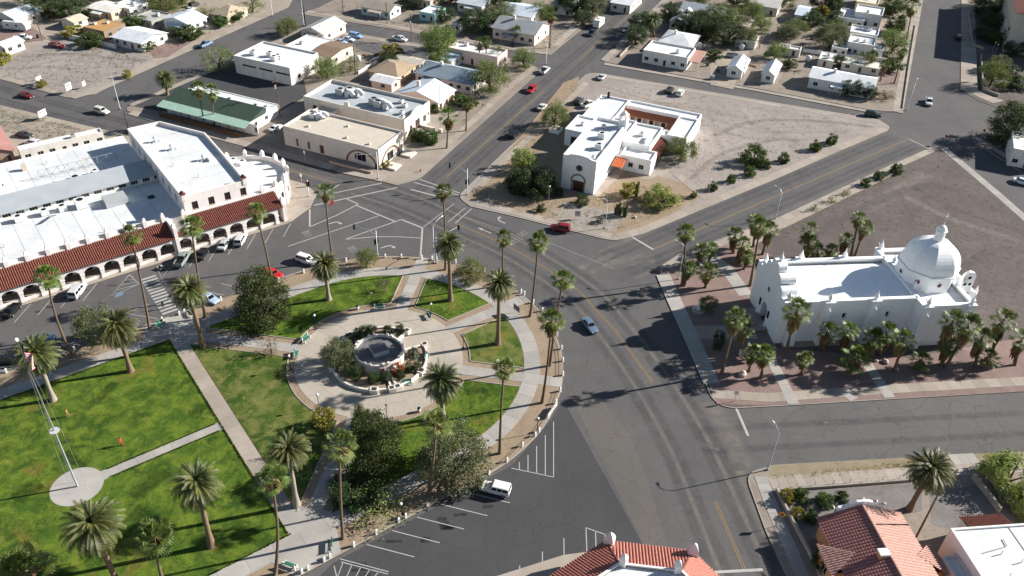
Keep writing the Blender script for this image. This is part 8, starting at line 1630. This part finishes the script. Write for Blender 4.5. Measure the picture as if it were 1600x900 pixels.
# weeds and pebbles on bare ground
def weeds(n, seed, polys, name, m, h, wd, lab):
    r = random.Random(seed); b = MB(); regs = [PP(p) for p in polys]; k = 0
    def inside(p, pl):
        c = False
        for i in range(len(pl)):
            a, q = pl[i], pl[i-1]
            if (a[1] > p[1]) != (q[1] > p[1]) and p[0] < (q[0]-a[0])*(p[1]-a[1])/(q[1]-a[1])+a[0]: c = not c
        return c
    while k < n:
        pl = r.choice(regs); p = (r.uniform(min(q[0] for q in pl), max(q[0] for q in pl)), r.uniform(min(q[1] for q in pl), max(q[1] for q in pl)))
        if not inside(p, pl): continue
        k += 1; s_ = r.uniform(.5, 1.6)
        for j in range(5):
            a = r.uniform(0, 6.283); d = wd*s_*r.random(); x, y = p[0]+d*math.cos(a), p[1]+d*math.sin(a); o = len(b.v); q = .06*s_
            b.v += [(x-q, y, .12), (x+q, y+q*.5, .12), (x+r.uniform(-.1, .1), y+r.uniform(-.1, .1), .12+h*s_*r.uniform(.4, 1))]; b.f.append((o, o+1, o+2)); b.m.append(0)
    return tag(b.build(name, _M[m]), lab, 'weeds', kind='stuff')
LOTS = [[(950, 125), (1360, 195), (1190, 275), (1100, 300), (1000, 180)], [(1220, 365), (1470, 240), (1600, 350), (1600, 480), (1500, 480), (1440, 360)], [(-40, 110), (110, 148), (235, 95), (100, 65)], [(0, 170), (150, 208), (100, 225), (0, 205)]]
weeds(2600, 4, LOTS, 'weeds', 'leaf_sage', .22, .5, 'dry weeds scattered over the bare lots')
weeds(1500, 5, [[(735, 315), (880, 140), (905, 130), (876, 290)], [(800, 330), (950, 368), (1090, 312), (1000, 290)], [(1205, 745), (1480, 716), (1480, 730), (1205, 750)], [(1215, 362), (1395, 265), (1400, 275), (1225, 372)]], 'weeds', 'leaf_yellow', .22, .5, 'yellowed weeds on the verges and church gravel')
weeds(2500, 6, [[(480, 48), (640, 72), (830, 105), (720, 200), (560, 130)], [(950, 95), (1060, 0), (1400, 0), (1400, 165), (1200, 138)], [(120, 60), (400, 0), (390, 30), (180, 110)], [(500, 10), (960, 0), (860, 80), (640, 45)]], 'weeds', 'leaf_shrub', .35, .7, 'low green growth in the house yards')

# yard clutter among the far houses: water tanks, bins, small sheds
YC = [('tank', (205, 52)), ('bin', (252, 50)), ('bin', (300, 44)), ('tank', (560, 96)), ('pile', (575, 100)), ('pile', (588, 86)), ('bin', (640, 120)), ('tank', (668, 118)), ('bin', (720, 120)), ('pile', (655, 138)), ('bin', (800, 72)), ('bin', (845, 62)), ('tank', (1092, 76)), ('bin', (1105, 104)), ('pile', (1122, 112)), ('tank', (1158, 78)), ('pile', (1176, 104)), ('bin', (1232, 96)), ('pile', (1246, 112)), ('tank', (1262, 96)), ('bin', (1268, 62)), ('pile', (1290, 48)), ('tank', (1318, 84)), ('bin', (1384, 92)), ('pile', (1258, 40)), ('bin', (60, 60)), ('pile', (118, 44)), ('tank', (150, 26)), ('pile', (10, 30)), ('bin', (500, 64)), ('pile', (572, 88)), ('bin', (960, 76)), ('pile', (1060, 56))]
ords = ['first', 'second', 'third', 'fourth', 'fifth', 'sixth', 'seventh', 'eighth', 'ninth', 'tenth', 'eleventh', 'twelfth', 'thirteenth', 'fourteenth']
for kd in ('tank', 'bin', 'pile'):
    for j, (p) in enumerate(sorted([q for k, q in YC if k == kd])):
        x, y = P(*p); nm, lb, ct = {'tank': ('water_tank', 'round pale water tank in the far yards, %s from the left', 'tank'), 'bin': ('wheelie_bin', 'dark wheeled rubbish bin in the far yards, %s from the left', 'bin'), 'pile': ('lumber_pile', 'stack of weathered boards in the far yards, %s from the left', 'lumber')}[kd]
        t = thing(nm, lb % ords[j], ct, (x, y, .12), j*1.1, nm.replace('_', ' ')+'s in the far yards')
        if kd == 'tank': MB().lathe([(.9, .1), (.9, 1.6), (.5, 1.9), (0, 1.95)], n=14).build('tank_body', HVACW, t, smooth=True); MB().lathe([(1.0, 0), (1.0, .12), (0, .12)], n=14).build('base', _M['kerb_concrete'], t)
        elif kd == 'bin': MB().add([(-.3, -.3, .08), (.3, -.3, .08), (.3, .3, .08), (-.3, .3, .08), (-.38, -.38, 1.05), (.38, -.38, 1.05), (.38, .38, 1.05), (-.38, .38, 1.05)], [(0, 1, 5, 4), (1, 2, 6, 5), (2, 3, 7, 6), (3, 0, 4, 7)]).build('bin_body', mat('bin_dark', '2f3a36', .6, .1), t); MB().bx(-.4, .4, -.42, .4, 1.05, 1.13).build('lid', mat('bin_dark', '2f3a36'), t)
        else:
            for i in range(6): MB().box(wr.uniform(-.15, .15), (i % 3-1)*.32, (i//3)*.14, 2.6, .28, .12, wr.uniform(-.06, .06)).build('board', _M['pole_wood'], t)
